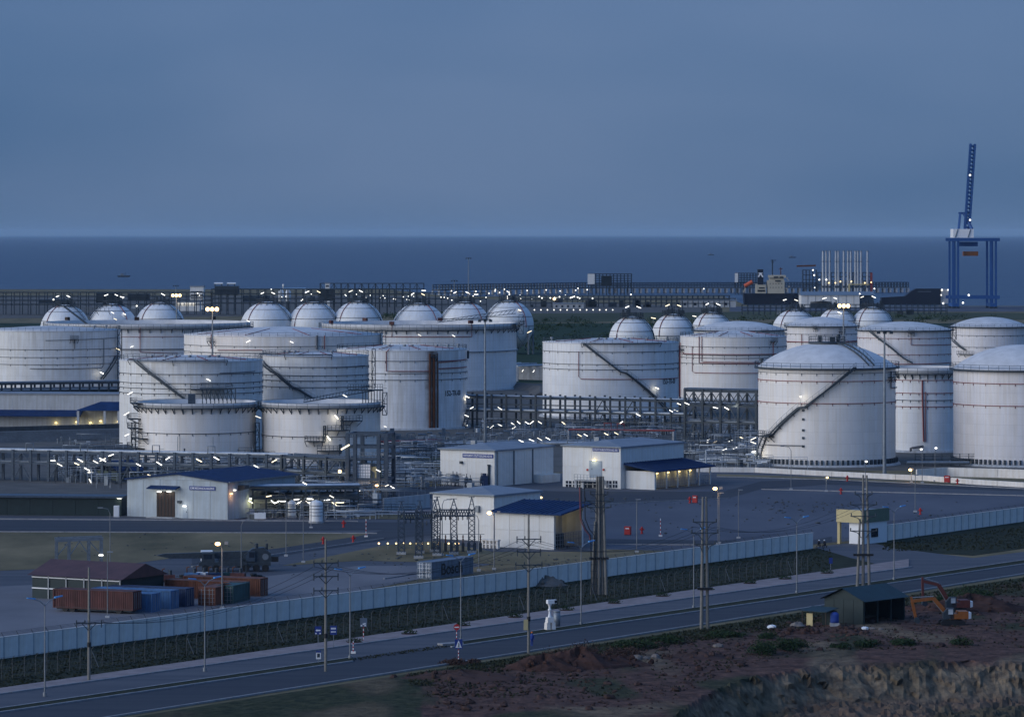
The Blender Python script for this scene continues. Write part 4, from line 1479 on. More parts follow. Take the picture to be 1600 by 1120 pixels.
# switch house at the bottom centre
h = House('switch_house', 'white hip-roofed building directly behind the lattice gantries', (772, 846), -34, 97, 73, 773, 'wall_white', (3, 3, 3))
h.hip(1.0, 'roof_grey', .35)
h.front('duct', 745, 750, 790, 800, 'galv', .5)
h = House('switch_annex', 'white annex with a wide blue lean-to roof, foreground centre', (866, 859), -34, 93, 46, 803, 'wall_white', (4, 2, 1))
for o_ in [c for c in bpy.data.objects if c.parent == h.o and c.name.startswith('wall_panel')][-2:]:
    bpy.data.objects.remove(o_)
for o_ in [c for c in bpy.data.objects if c.parent == h.o and (c.name == 'wall' or c.name.startswith('wall.'))]:
    bpy.data.objects.remove(o_)
MB().bb(-h.W, 0, .09, .3, 0, h.h - .05).build('wall', 'wall_white', h.o)
MB().bb(-h.W, -.0, h.L, h.L + .2, 0, h.h + .5).build('back_wall', 'wall_grey', h.o)
MB().bb(-4.4, -4.2, .3, h.L, 0, h.h).build('bay_wall', 'wall_grey', h.o)
b = MB()
b.prism([(-h.W - .4, -.7, h.h + .1), (-h.W - .4, h.L + .8, h.h + 1.5), (-h.W - .4, h.L + .8, h.h + 1.3), (-h.W - .4, -.7, h.h - .15)], (h.W + 2.2, 0, 0))
ar = b.build('roof', 'roof_blue', h.o)
b = MB()
for i in range(int(h.W + 2)): b.beam((-h.W - .3 + i, -.7, h.h + .15), (-h.W - .3 + i, h.L + .8, h.h + 1.55), .08, .1)
b.build('roof_seam', 'roof_blue', ar, kind='stuff')
for yy in (.1, h.L - .3): bx(h.o, 'post', -.25, 0, yy, yy + .3, 0, h.h, 'wall_white')
bx(h.o, 'lamp', -4.2, -3.8, h.L * .55, h.L * .55 + 1.2, h.h - 1.4, h.h - 1.15, 'lamp_yellow')
point_light(h.o, (-3.3, h.L * .6, h.h - 1.6), 40, (1, .80, .38), .2)
bx(h.o, 'transformer', -4.0, -2.2, 1.5, 3.6, 0, 2.7, 'steel_dark'); bx(h.o, 'transformer', -3.8, -2.4, 5.0, 6.6, 0, 2.2, 'steel_dark')
b = MB()
for j in range(11): b.beam((-.1, .3 + (h.L - .6) * j / 10, 0), (-.1, .3 + (h.L - .6) * j / 10, 2.6), .07)
for zz in (.1, .8, 1.5, 2.2, 2.6): b.beam((-.1, .3, zz), (-.1, h.L - .3, zz), .07)
b.build('gate', 'galv', h.o, kind='stuff')

# control building at the far left, behind the rack
h = House('control_building', 'long pale building with dark blue canopies, cut by the left edge', (196, 668), -8, 300, 12, 617, 'wall_grey', (5, 2, 1))
MB().bb(-h.W - .3, .3, -.3, h.L + .3, h.h, h.h + .35).build('roof', 'roof_grey', h.o)
k = h.k
x0 = h.fx(84 - 170)
MB().prism([(x0, -.05, h.fz(641)), (x0, -4, h.fz(649)), (x0, -4, h.fz(650.5)), (x0, -.05, h.fz(643))], (h.fx(130) - x0, 0, 0)).build('canopy', 'roof_blue', h.o)
b = MB()
xa, xb = h.fx(126), h.fx(200)
b.add([(xa, -7, h.fz(640)), (xb, -7, h.fz(640)), (xb, -.05, h.fz(640)), (xa, -.05, h.fz(640)), (h.fx(160), -2.5, h.fz(627)), (xb, -2.5, h.fz(627))], [(0, 1, 5, 4), (0, 4, 3), (3, 4, 5, 2), (3, 2, 1, 0), (1, 2, 5)])
b.build('porch_roof', 'roof_blue', h.o)
for x in (129, 171, 193): bx(h.o, 'porch_post', h.fx(x), h.fx(x) + .6, -6.9, -6.3, 0, h.fz(640.5), 'wall_grey')
for x, y in ((86, 656), (119, 656), (141, 658), (157, 656), (185, 658)): h.wall_lamp(x, y, 'lamp_yellow', 28, (1, .8, .3), w=.6)
# shed with blue roof behind the left pipe rack
h = House('pump_shed', 'small olive shed with a blue pitched roof under the left pipe rack', (186, 751), -50, 40, 34, 737, 'olive', (2, 1, 2))
h.hip(2.2, 'roof_blue', .6, gable=True)
h = House('long_store', 'low dark store with a flat roof, left of the workshop', (190, 806), -6, 290, 8, 778, 'wall_green', (8, 1, 1))
MB().bb(-h.W - .4, .4, -.6, h.L + .5, h.h, h.h + .35).build('roof', 'steel_blue', h.o)
h.wall_lamp(187, 778, 'tube_white', 20, (1, .95, .7), w=.8)
o = thing('water_cabinet', 'white upright cabinet against the workshop wall', 'cabinet', G(183, 807) + Vector((0, -1, 0)))
MB().bb(-.5, .5, -.4, .4, .1, 2.1).build('body', 'paint_white', o); MB().bb(-.45, .45, -.46, -.41, .2, 2.0).build('door', 'paint_white', o); MB().bb(-.55, .55, -.45, .45, 0, .1).build('plinth', 'concrete', o)

# gatehouse
h = House('gatehouse', 'cream and olive gatehouse over white walls in the wall gap', (1346, 851), -38, 36, 48, 797, 'paint_white', (2, 1, 3))
for o_ in [c for c in bpy.data.objects if c.parent == h.o]:
    bpy.data.objects.remove(o_)
k = h.k
z1, z2 = (851 - 817) * k, (851 - 797) * k
MB().bb(-h.W * .55, 0, .4, h.L - .5, 0, z1).build('wall', 'paint_white', h.o)
MB().bb(-h.W * .5, -h.W * .05, .36, .399, .1, z1 * .75).build('door', 'paint_white', h.o)
MB().bb(-h.W, .15, -.2, 0, z1, z2).build('front_fascia', 'cream', h.o)
MB().bb(.02, .2, 0, h.L, z1, z2).build('side_fascia', 'olive', h.o)
MB().bb(-h.W, 0, .02, h.L, z1 + .05, z2 - .3).build('roof', 'roof_grey', h.o)
MB().bb(-h.W, -h.W + .5, .1, .6, 0, z1).build('column', 'cream', h.o)
MB().bb(.06, .10, h.L * .35, h.L * .6, 1.1, z1 * .7).build('window', 'glass_dark', h.o)

# sheds at the bottom corners
h = House('store_shed', 'low shed with a brown pitched roof behind the red container, bottom left', (190, 942), -30, 150, 57, 905, 'wall_green', (5, 1, 2))
W, L, hh = h.W, h.L, h.h
b = MB()
b.add([(-W - .5, -.6, hh), (.5, -.6, hh), (.5, L + .6, hh), (-W - .5, L + .6, hh), (-W - .5, L / 2, hh + 1.9), (.5, L / 2, hh + 1.9)], [(0, 1, 5, 4), (2, 3, 4, 5), (1, 2, 5), (3, 0, 4)])
b.build('roof', 'roof_brown', h.o)
for z in (hh * .45, hh * .92): bx(h.o, 'girt', -W, -.1, -.14, -.06, z - .08, z + .08, 'paint_white')
for i in range(5): bx(h.o, 'post', -W * i / 5 - .3, -W * i / 5 - .1, -.16, -.05, 0, hh, 'galv')

h = House('green_shed', 'dark green corrugated shed with open side beside the excavators', (1349, 976), -40, 57, 72, 938, 'wall_green', (4, 1, 1))
for o_ in [c for c in bpy.data.objects if c.parent == h.o and (c.name == 'wall' or c.name.startswith('wall.'))]:
    bpy.data.objects.remove(o_)
for o_ in [c for c in bpy.data.objects if c.parent == h.o and c.name.startswith('wall_panel')][-1:]:
    bpy.data.objects.remove(o_)
W, L, hh = h.W, h.L, h.h
MB().bb(-W, -.0, L - .1, L, 0, hh).build('back_wall', 'wall_green', h.o); MB().bb(-W, -W + .1, 0, L, 0, hh).build('left_wall', 'wall_green', h.o)
MB().add([(-W, .05, hh - .02), (0, .05, hh - .02), (-W * .5, .05, hh + 1.4)], [(0, 1, 2)]).build('gable', 'wall_green', h.o)
b = MB()
for s_ in (-1, 1):
    x0 = -W / 2 + s_ * (W / 2 + .6)
    pts = []
    for i in range(25):
        for j in (0, 1):
            yy = -.5 + (L + 1) * (i + j * .5) / 25
            pts.append(yy)
    for yy, y2 in zip(pts, pts[1:] + [L + .5]):
        a_, c_ = (.03 if (pts.index(yy) % 2) else 0), (0 if (pts.index(yy) % 2) else .03)
        b.poly([(x0, yy, hh - .15 + a_), (x0, y2, hh - .15 + c_), (-W / 2, y2, hh + 1.5 + c_), (-W / 2, yy, hh + 1.5 + a_)])
b.build('roof', 'roof_green', h.o)
for i in range(4): bx(h.o, 'post', -.15, .05, L * i / 3.05 + .1, L * i / 3.05 + .3, 0, hh, 'wall_green')
bx(h.o, 'bench', -2.6, -1.4, 2, 5, .7, .8, 'bark')
o = thing('lean_to', 'small lean-to with a cream board beside the green shed', 'shelter', G(1270, 978), R_(-40))
MB().bb(-1.0, .0, -.05, .05, 0, 1.7).build('board', 'cream', o)
MB().prism([(-1.6, -.6, 2.0), (2.6, -.6, 2.0), (2.6, 2.2, 2.4), (-1.6, 2.2, 2.4)], (0, 0, .06)).build('roof', 'roof_green', o)
for x, y in ((-1.4, -.4), (2.4, -.4), (-1.4, 2.0), (2.4, 2.0)): MB().beam((x, y, 0), (x, y, 2.1), .1).build('post', 'bark', o)
MB().bb(.1, 2.4, 1.9, 2.0, 0, 2.1).build('back_wall', 'wall_green', o)
o = thing('water_tank', 'blue plastic water tank on a block stand by the green shed', 'water tank', G(1304, 979))
MB().lathe([(.01, .55), (.55, .55), (.58, .9), (.55, 1.2), (.58, 1.5), (.55, 1.75), (.3, 1.95), (.01, 2.0)], 18).build('drum', 'cloth_blue', o)
MB().cyl((0, 0, 1.98), .2, .1, 10).build('lid', 'black', o); MB().bb(-.6, .6, -.5, .5, 0, .55).build('stand', 'concrete', o)

# ------------------------------------------------------------------ pipe racks
_cylme = {}
def rod(name, parent, p, q, r, m, n=8):
    """one round pipe or post as its own part; length varies so the mesh is its own"""
    return MB().tube([p, q], r, n).build(name, m, parent)
def rack(label, p0, p1, bents, width, levels, npipes, postw=.45, m='steel_dark', brace=(), pm=('steel_blue', 'steel_grey', 'pipe_pale'), ext=0.0, name='pipe_rack'):
    p0, p1 = Vector(p0), Vector(p1)
    d = p1 - p0
    rz = math.atan2(d.y, d.x)
    L = d.length
    o = thing(name, label, 'pipe rack', p0, rz, 'pipe racks')
    ztop = max(levels) + ext
    pme = shared_box('post', (postw, postw, ztop), m)
    for i in range(bents):
        x = L * i / (bents - 1)
        for y in (0, width):
            link('post', pme, o, (x, y, ztop / 2))
        for z in levels:
            bx(o, 'cross_beam', x - .14, x + .14, .23, width - .23, z - .25, z, m)
    for z in levels:
        for y in (0, width):
            MB().beam((0, y, z - .1), (L, y, z - .1), .28, .42).build('beam', m, o)
    for z in levels:
        for j in range(npipes):
            y = .7 + (width - 1.4) * j / max(1, npipes - 1)
            r = rnd.choice((.14, .2, .28, .34))
            rod('pipe', o, (-.5, y, z + r), (L + .5, y, z + r), r, rnd.choice(pm))
    for i in brace:
        x, x2 = L * i / (bents - 1), L * (i + 1) / (bents - 1)
        zs = [0] + sorted(levels)
        for a, c in zip(zs, zs[1:]):
            MB().beam((x, -.05, a), ((x + x2) / 2, -.05, c - .2), .2).beam((x2, -.05, a), ((x + x2) / 2, -.05, c - .2), .2).build('brace', m, o)
    return o, L
def rk(o, p0, p1, L, lamps, y=-1.0, **kw):
    """lamps on a rack from photo points: along-rack position from the column, height from the row"""
    mat_ = o.matrix_basis if o.matrix_basis else Matrix()
    for li, (px, py, tl) in enumerate(lamps):
        a, c = Vector(p0), Vector(p1)
        # find the along-rack position whose column matches
        best = min((abs(800 + F * (a.lerp(c, i / 200)).x / (a.lerp(c, i / 200)).y - px), i / 200) for i in range(-20, 221))[1]
        q = a.lerp(c, best)
        z = H - (py - HZ) * (q.y + y) / F
        tube_lamp(o, (L * best, y, z), tl, kw.get('length', 1.35), kw.get('m', 'tube_white'))
        MB().beam((L * best, y + .15, z - .1), (L * best, .0, z - .1), .08).build('lamp_bracket', 'galv', o)
        if li % 3 == 0: point_light(o, (L * best, y - .3, z - .4), 22, (1, .9, .68), .2)

a, c = G(700, 667), G(1072, 676)
o, L = rack('two-level pipe rack running across the middle between the numbered tanks', a, c, 17, 6.0, (4.6, 8.2), 5, .45, brace=(10, 12), ext=.9)
for z in (2.4, 6.4): MB().beam((0, -.1, z), (L, -.1, z), .2, .3).build('beam', 'steel_dark', o)
rk(o, a, c, L, [(733, 620, -20), (727, 650, -28), (732, 665, -60), (763, 666, -28), (770, 667, 35), (783, 664, -22), (803, 662, -30), (806, 668, 30), (813, 660, -35), (825, 660.5, -28), (834, 660, 35), (847, 660, -30), (884, 661, -35), (740, 637, 30), (783, 638, -30), (973, 660, 35), (1000, 648, -25), (1051, 642, -25)])

a, c = G(1070, 690), G(1210, 694)
o, L = rack('tall braced pipe rack with open top frames beside the large dome tank', a, c, 6, 5.0, (5.0, 9.2, 12.8), 4, .5, ext=.4, brace=(0, 1, 2, 3))
for i in range(10):
    x = L * i / 10
    MB().beam((x, -.1, 9.2 if i % 2 else 12.6), (x + L / 10, -.1, 12.6 if i % 2 else 9.2), .16).build('brace', 'steel_dark', o)
rk(o, a, c, L, [(1064, 631, -20), (1076, 630.5, -20), (1121, 637, -10), (1138, 638, -25), (1095, 692.5, 25), (1106, 692, 25), (1119, 691, 25), (1108, 688, 30), (1144, 689, 20), (1162, 684, -20)])
point_light(o, (14, -.8, 9.3), 60, (1, .95, .8))

a, c = G(-90, 749), G(445, 760)
o, L = rack('long two-level pipe rack in front of the open-top tanks, lower left', a, c, 20, 4.0, (3.9, 6.2), 3, .5, 'steel_blue', brace=(2, 4, 6, 8, 10, 12, 14, 16), ext=.4)
rk(o, a, c, L, [(87, 719.5, 0), (97, 726, -25), (124, 724.5, -22), (129, 719, -25), (153, 721.5, -25), (140, 733, -25), (176, 711, 20), (145, 752, -60), (220, 726, -25), (237, 743, -20), (252, 724, -30), (265, 716, 30), (314, 719, -25), (340, 716, -28), (391, 733, -25), (403, 729, -25), (144, 738, 0), (432, 720, 28)])
tube_lamp(o, Vector((L * .482, -1.2, 4.9)), 25, 1.6); tube_lamp(o, Vector((L * .482, -1.25, 4.9)), -25, 1.6)
for x in (.25, .41, .62, .78):
    MB().tube([(L * x, 0, 6.2), (L * x, 0, 8.0), (L * x + 1.6, 0, 8.0), (L * x + 1.6, 0, 6.2)], .12, 6).build('vent_loop', 'steel_grey', o)
a, c = G(440, 764), G(545, 770)
o, L = rack('short braced pipe rack joining the gridded frame tower', a, c, 4, 5.0, (3.6, 6.6), 3, .5, brace=(0, 1, 2), ext=.4)

# frame tower with a white gridded box
a = G(543, 778)
k = mpp(778)
o = thing('frame_tower', 'open steel tower holding a white gridded box, right of the open-top tanks', 'steel tower', a, R_(-12), 'process steelwork')
W, zt = 50 * k, 100 * k
for x in (0, W * .24, W, W * 1.25):
    for y in (0, 6):
        bx(o, 'post', x - .35, x + .35, y - .35, y + .35, 0, zt - (y > 0) * .1, 'steel_blue')
for z in (zt * .30, zt * .62, zt * .80, zt):
    for y in (0, 6):
        MB().beam((-.3, y, z), (W * 1.25 + .3, y, z), .4, .5).build('beam', 'steel_blue', o)
    for x in (0, W, W * 1.25): MB().beam((x, 0, z), (x, 6, z), .35, .45).build('cross_beam', 'steel_blue', o)
MB().bb(-.3, W * 1.25, 0, 6, zt * .62, zt * .62 + .12).build('deck', 'steel_grey', o)
b = MB()
for i in range(12): b.beam((i * W / 10, -.1, zt * .62), (i * W / 10, -.1, zt * .62 + 1.2), .09)
for zz in (.6, 1.2): b.beam((0, -.1, zt * .62 + zz), (W * 1.1, -.1, zt * .62 + zz), .09)
b.build('handrail', 'steel_grey', o, kind='stuff')
gx0, gx1, gz0, gz1 = 12 * k, 36 * k, 21 * k, 53 * k
cab = MB().bb(gx0, gx1, .5, 4.5, gz0, gz1).build('cooler_box', 'door_grey', o)
nx, nz = 6, 7
for i in range(nx):
    for j in range(nz):
        cw, ch = (gx1 - gx0) / nx, (gz1 - gz0) / nz
        bx(cab, 'grid_panel', gx0 + cw * i + .05, gx0 + cw * (i + 1) - .05, .36, .48, gz0 + ch * j + .05, gz0 + ch * (j + 1) - .05, 'paint_white')
MB().bb(gx1 + .05, gx1 + 1.4, .8, 4, gz0 + 1, gz1 - .5).build('side_louvre', 'cream', o)
tube_lamp(o, (-.2, -1.0, 80 * k), 30, 1.9, w=.26)
tube_lamp(o, (W * 1.02, -.8, 44 * k), -25, 1.0)
for x, z in ((-1.3, 42 * k), (W * .98, 21 * k)):
    o2 = MB().ico((x, -1.0, z), .34, 8, 6).build('lamp', 'lamp_warm', o)
    point_light(o, (x, -1.7, z - .2), 45, (1, .6, .25), .2)
tube_lamp(o, (3, -.8, 14.5 * k), 40, 1.1); tube_lamp(o, (1.4, -.8, 15 * k), 5, .7); tube_lamp(o, (W * 1.3, -.8, 21 * k), 25, .8); tube_lamp(o, (W * 1.5, -.8, 17.5 * k), -30, 1.4)
MB().tube([(W * .3, 1, 0), (W * .3, 1, 5), (W * .55, 1, 6), (W * .8, 1, 5), (W * .8, 1, 0)], .35, 8).build('pipe_loop', 'steel_grey', o)
for i in range(10):
    bx(o, 'stair_tread', W * .3 + i * .42, W * .3 + i * .42 + .4, -2.2, -1.2, 3.1 - i * .31, 3.16 - i * .31, 'steel_grey')
for y in (-2.25, -1.15): MB().beam((W * .3, y, 3.2), (W * .3 + 4.3, y, 0), .1, .35).build('stair_stringer', 'steel_grey', o)
# retaining wall right of the tower
a, c = G(600, 800), G(672, 793)
d = c - a
o = thing('bund_wall', 'low grey concrete bund wall beside the gridded tower', 'wall', a, math.atan2(d.y, d.x), 'bund walls')
for i in range(8): bx(o, 'wall_panel', d.length * i / 8, d.length * (i + 1) / 8 - .06, 0, .3, 0, 2.6, 'wall_grey')

# vessels under the process canopy
for x, w_, y0, y1, lb in ((456, 13, 783, 808, 'slim white upright vessel under the process canopy'), (494, 21, 783, 817, 'stout white upright vessel with bands under the process canopy'), (373, 6, 790, 806, 'small white drum by the workshop side')):
    k = mpp(y1)
    R, hh = w_ * k / 2, (y1 - y0) * k
    o = thing('process_vessel', lb, 'vessel', G(x, y1), 0, 'process vessels')
    MB().lathe([(R, .4), (R, hh - .3), (R * .8, hh), (.02, hh + .25)], 24).build('drum', 'tank_white', o)
    for f in (.35, .5, .65, .8): MB().lathe([(R, hh * f), (R + .07, hh * f), (R + .07, hh * f + .1), (R, hh * f + .1)], 24).build('band', 'steel_grey', o)
    MB().cyl((0, 0, 0), R + .15, .4, 20).build('plinth', 'concrete', o)
    MB().tube([(R + .2, 0, .3), (R + .2, 0, hh), (R + 1, 0, hh + .6)], .1, 6).build('pipe', 'steel_grey', o)
for x, lb in ((402, 'left of the two white cube tanks beside the workshop'), (411, 'right of the two white cube tanks beside the workshop')):
    o = thing('cube_tank', lb, 'cube tank', G(x, 812), 0, 'cube tanks')
    MB().box((0, 0, .75), (1.0, 1.0, 1.1)).build('bottle', 'paint_white', o); MB().box((0, 0, .1), (1.05, 1.05, .16)).build('pallet', 'bark', o); MB().cyl((0, 0, 1.3), .14, .08, 8).build('cap', 'black', o)
# process canopy with crowded pipes
a, c = G(395, 808), G(560, 806)
o, L = rack('low process canopy crowded with pipes and tube lights beside the workshop', a, c, 9, 7.0, (3.6, 5.2), 6, .3, 'steel_dark', name='process_canopy')
MB().bb(-.5, L + .5, -.3, 7.3, 5.5, 5.65).build('roof', 'steel_blue', o)
rk(o, a, c, L, [(391, 784, -30), (419, 775, 10), (426, 784, -40), (432, 784, 28), (441, 783, 0), (463, 780, 3), (466, 785, 28), (480, 785, -38), (484, 780, 0), (486, 784, 10), (510, 781, 5), (517, 775.5, -28), (521, 787, -35), (527, 785, 0), (532, 785, 0), (475, 755, -28), (483, 779, 0)], length=1.1)
b = MB()
for i in range(70):
    x, y = rnd.uniform(0, L), rnd.uniform(.3, 6)
    z = rnd.uniform(.4, 3)
    if rnd.random() < .5: b.tube([(x, y, 0), (x, y, z), (x + rnd.uniform(-2, 2), y, z)], rnd.choice((.06, .1, .14)), 5)
    else: b.box((x, y, z / 4), (rnd.uniform(.4, 1.2), rnd.uniform(.4, 1), z / 2))
b.build('small_piping', 'steel_grey', o, kind='stuff')
point_light(o, (L * .2, 1.0, 3.2), 60, (1, .93, .75)); point_light(o, (L * .6, 1.0, 3.2), 60, (1, .93, .75))

# ground pipe tracks and manifolds
def pipe_track(label, p0, p1, n, width, rs=(.15, .22, .3), ms=('pipe_pale', 'steel_grey', 'galv'), z=.6, lamps=()):
    p0, p1 = Vector(p0), Vector(p1)
    d = p1 - p0
    L = d.length
    o = thing('pipe_track', label, 'pipes', p0, math.atan2(d.y, d.x), 'pipe tracks')
    for j in range(n):
        r = rnd.choice(rs)
        y = width * j / max(1, n - 1)
        if rnd.random() < .35:
            xm = L * rnd.uniform(.25, .75)
            MB().tube([(0, y, z + r), (xm, y, z + r), (xm, y, z + r + 1.6), (xm + 1.8, y, z + r + 1.6), (xm + 1.8, y, z + r), (L, y, z + r)], r, 6).build('pipe', rnd.choice(ms), o)
        else:
            rod('pipe', o, (0, y, z + r), (L, y, z + r), r, rnd.choice(ms), 6)
    for i in range(max(2, int(L / 7))):
        x = L * i / max(1, int(L / 7) - 1)
        bx(o, 'sleeper', x - .25, x + .25, -.4, width + .4, 0, z, 'concrete')
    if lamps: rk(o, p0, p1, L, lamps, y=-.5)
    return o, L
pipe_track('dense valve manifold and pipes behind the instrument building', G(690, 700), G(1010, 697), 9, 16, lamps=((814, 689, -25), (830, 687.5, -22), (843, 686, -30), (855, 685, -28), (905, 680, -28), (914, 679.5, -28), (947, 678, -28), (963, 677, -28), (823, 692, 0)))
b = MB()
for i in range(150):
    p = G(rnd.uniform(600, 1000), rnd.uniform(682, 702))
    hgt = rnd.uniform(.5, 2.6)
    if i % 3: b.tube([p, p + Vector((0, 0, hgt)), p + Vector((rnd.uniform(-2, 2), 0, hgt))], rnd.choice((.1, .16, .24)), 5)
    else: b.box((p.x, p.y, hgt / 2), (rnd.uniform(.4, 1.4), .8, hgt))
b.build('small_piping', 'steel_grey', bpy.data.objects['pipe_track'], kind='stuff')
_sp = bpy.data.objects['small_piping.001'] if 'small_piping.001' in bpy.data.objects else None
if _sp:
    _sp.matrix_parent_inverse = (Matrix.Translation(_sp.parent.location) @ _sp.parent.rotation_euler.to_matrix().to_4x4()).inverted()
pipe_track('red fire-water pipes left of the instrument building', G(600, 703), G(690, 700), 3, 5, (.22, .3), ('pipe_red',), 1.6)
pipe_track('red fire-water main running below the middle pipe rack', G(888, 686), G(1052, 688), 2, 2, (.22,), ('pipe_red',), 2.2)
pipe_track('pale pipes curving behind the red fire-water pipes', G(600, 712), G(700, 706), 5, 6)
pipe_track('bundle of pale pipes between rack and large dome tank', G(1060, 712), G(1182, 716), 7, 18, lamps=((1134, 702, 20), (1150, 700, 20)))
pipe_track('pipe bundle in front of the large dome tank base', G(1075, 726), G(1182, 730), 5, 10, (.2, .3, .45))
pipe_track('pipe bundle behind the gridded tower', G(600, 745), G(690, 742), 8, 20, lamps=((602, 748, 25), (612, 762, -30), (650, 759, -28), (663, 753, -40), (669, 756, 0), (695, 755, 35), (744, 756, -28)))
pipe_track('pipes on the berm behind the middle rack', G(808, 596), G(850, 594), 5, 14, (.4, .6), z=5.0, lamps=((815, 579, 40), (832, 580, 40)))
o, L = rack('high pipe rack in front of the tank at the left edge, above the control building', G(-90, 652), G(200, 647), 20, 7.0, (7.2, 9.2), 8, .5, 'steel_dark', pm=('galv', 'pipe_pale', 'steel_grey'))
MB().bb(-1, L, 3, 3.3, 0, 7.0).build('screen_wall', 'wall_green', o)
# relief blower on legs
o = thing('vent_stack', 'pair of pale mushroom vents on a skid left of the instrument building', 'vent', G(645, 764))
for x in (0, 1.9):
    MB().cyl((x, 0, 0), .3, 2.1, 10).cyl((x, 0, 2.1), .5, .5, 10).build('stack', 'galv', o)
MB().bb(-.8, 2.8, -.6, .6, 0, .5).build('skid', 'steel_dark', o)

# earth berms / bund walls
def berm(label, px, hgt, w, m='berm', name='earth_berm', kind='structure'):
    b = MB()
    pts = [G(x, y) for x, y in px]
    for p, q in zip(pts, pts[1:]):
        d = (q - p).normalized()
        n_ = Vector((-d.y, d.x, 0))
        a = [p - n_ * w, p - n_ * w * .25 + Vector((0, 0, hgt)), p + n_ * w * .25 + Vector((0, 0, hgt)), p + n_ * w]
        c = [v + (q - p) for v in a]
        b.add(a + c, [(0, 4, 5, 1), (1, 5, 6, 2), (2, 6, 7, 3), (0, 1, 2, 3), (7, 6, 5, 4)])
    return b.build(name, m, kind=kind)
berm('', [(705, 610), (790, 604), (850, 611), (850, 622)], 1.8, 5)
berm('', [(-90, 692), (196, 684)], 2.4, 8, 'bund_dark')
berm('', [(-90, 716), (200, 708)], 2.0, 6, 'bund_dark')
berm('', [(1060, 660), (1190, 668)], 2.0, 6)
def bund(label, px, hgt, m='concrete_pale', w=.35, step=6.0):
    pts = [G(x, y) for x, y in px]
    o = thing('bund_wall', label, 'wall', pts[0], 0, 'bund walls')
    for p, q in zip(pts, pts[1:]):
        d = q - p
        n_ = max(1, int(d.length / step))
        for i in range(n_):
            a, c = p + d * (i / n_) - pts[0], p + d * ((i + .99) / n_) - pts[0]
            MB().beam(a + Vector((0, 0, hgt / 2)), c + Vector((0, 0, hgt / 2)), w, hgt).build('wall_panel', m, o)
bund('low pale bund wall curving in front of the large dome tanks', [(1068, 737), (1180, 738), (1300, 744), (1400, 749), (1450, 751), (1520, 757), (1640, 764)], 1.1)
bund('taller pale bund wall at the right edge below the cut-off dome tank', [(1432, 747), (1480, 744), (1560, 746), (1660, 750)], 1.9)
bund('low pale bund wall behind the container boxes of the pump yard', [(1120, 722), (1184, 724)], 1.4)
bund('dark bund wall below the control building', [(-90, 679), (190, 671)], 1.6, 'bund_dark')
o = thing('tank_walkway', 'low dark steel walkway with railing at the foot of the narrow open-top tank', 'walkway', G(1430, 728))
MB().bb(0, 14, 0, 2, 1.4, 1.6).build('deck', 'steel_dark', o)
for i in range(8): bx(o, 'post', i * 2 - .08, i * 2 + .08, 0, .16, 0, 2.8, 'steel_dark')
for z in (2.2, 2.75): MB().beam((0, .08, z), (14, .08, z), .08).build('rail', 'steel_dark', o)
MB().tube([(-2, -1, .8), (12, -1, .8)], .4, 8).build('pipe', 'steel_grey', o)

# crowded small piping, valves and steps between racks and tanks: too fine to count
def clutter(root, pts, n, hmax, seed, m='steel_grey'):
    rg = random.Random(seed)
    inv = (Matrix.Translation(root.location) @ root.rotation_euler.to_matrix().to_4x4()).inverted()
    for mm in (m, 'steel_dark', 'pipe_pale'):
        b = MB()
        for _ in range(n // 3):
            (xa, xb, ya, yb) = rg.choice(pts)
            p = G(rg.uniform(xa, xb), rg.uniform(ya, yb))
            h_ = rg.uniform(.5, hmax)
            q = rg.random()
            if q < .45:
                L_ = rg.uniform(2, 9)
                b.tube([p, p + Vector((0, 0, h_)), p + Vector((L_, 0, h_)), p + Vector((L_, 0, 0))], rg.choice((.06, .09, .13)), 5)
            elif q < .65:
                L_ = rg.uniform(4, 14)
                for z in (h_, h_ + .5): b.tube([p + Vector((0, 0, z)), p + Vector((L_, rg.uniform(-1, 1), z))], .05, 4)
                for i in range(4): b.beam(p + Vector((L_ * i / 3, 0, 0)), p + Vector((L_ * i / 3, 0, h_ + .5)), .07)
            elif q < .85:
                b.tube([p, p + Vector((0, 0, h_ * 1.3))], rg.choice((.05, .1, .18)), 6)
                b.tube([p + Vector((-.3, 0, h_)), p + Vector((.3, 0, h_))], .16, 6)
            else:
                b.box((p.x, p.y, h_ / 3), (rg.uniform(.5, 1.6), rg.uniform(.5, 1.2), h_ * .66), rg.uniform(0, 3))
        o = b.build('small_piping', mm, root, kind='stuff')
        o.matrix_parent_inverse = inv
objs = bpy.data.objects
clutter(objs['pipe_rack.002'], ((84, 440, 742, 764), (84, 540, 735, 750), (196, 400, 724, 735)), 330, 3.4, 11)
clutter(objs['pipe_rack.003'], ((440, 600, 765, 790), (480, 610, 740, 765)), 200, 3.6, 12)
clutter(objs['pipe_track.006'], ((600, 700, 728, 764), (600, 690, 700, 722)), 240, 2.6, 13)
clutter(objs['pipe_rack'], ((740, 1060, 668, 682), (880, 1060, 655, 690)), 240, 2.6, 14)
clutter(objs['pipe_rack.001'], ((1060, 1184, 668, 735),), 220, 3.2, 15)
clutter(objs['process_canopy'], ((380, 560, 796, 812),), 150, 2.6, 16)
clutter(objs['pipe_rack.004'], ((84, 190, 652, 664), (84, 190, 690, 740)), 120, 2.4, 17)

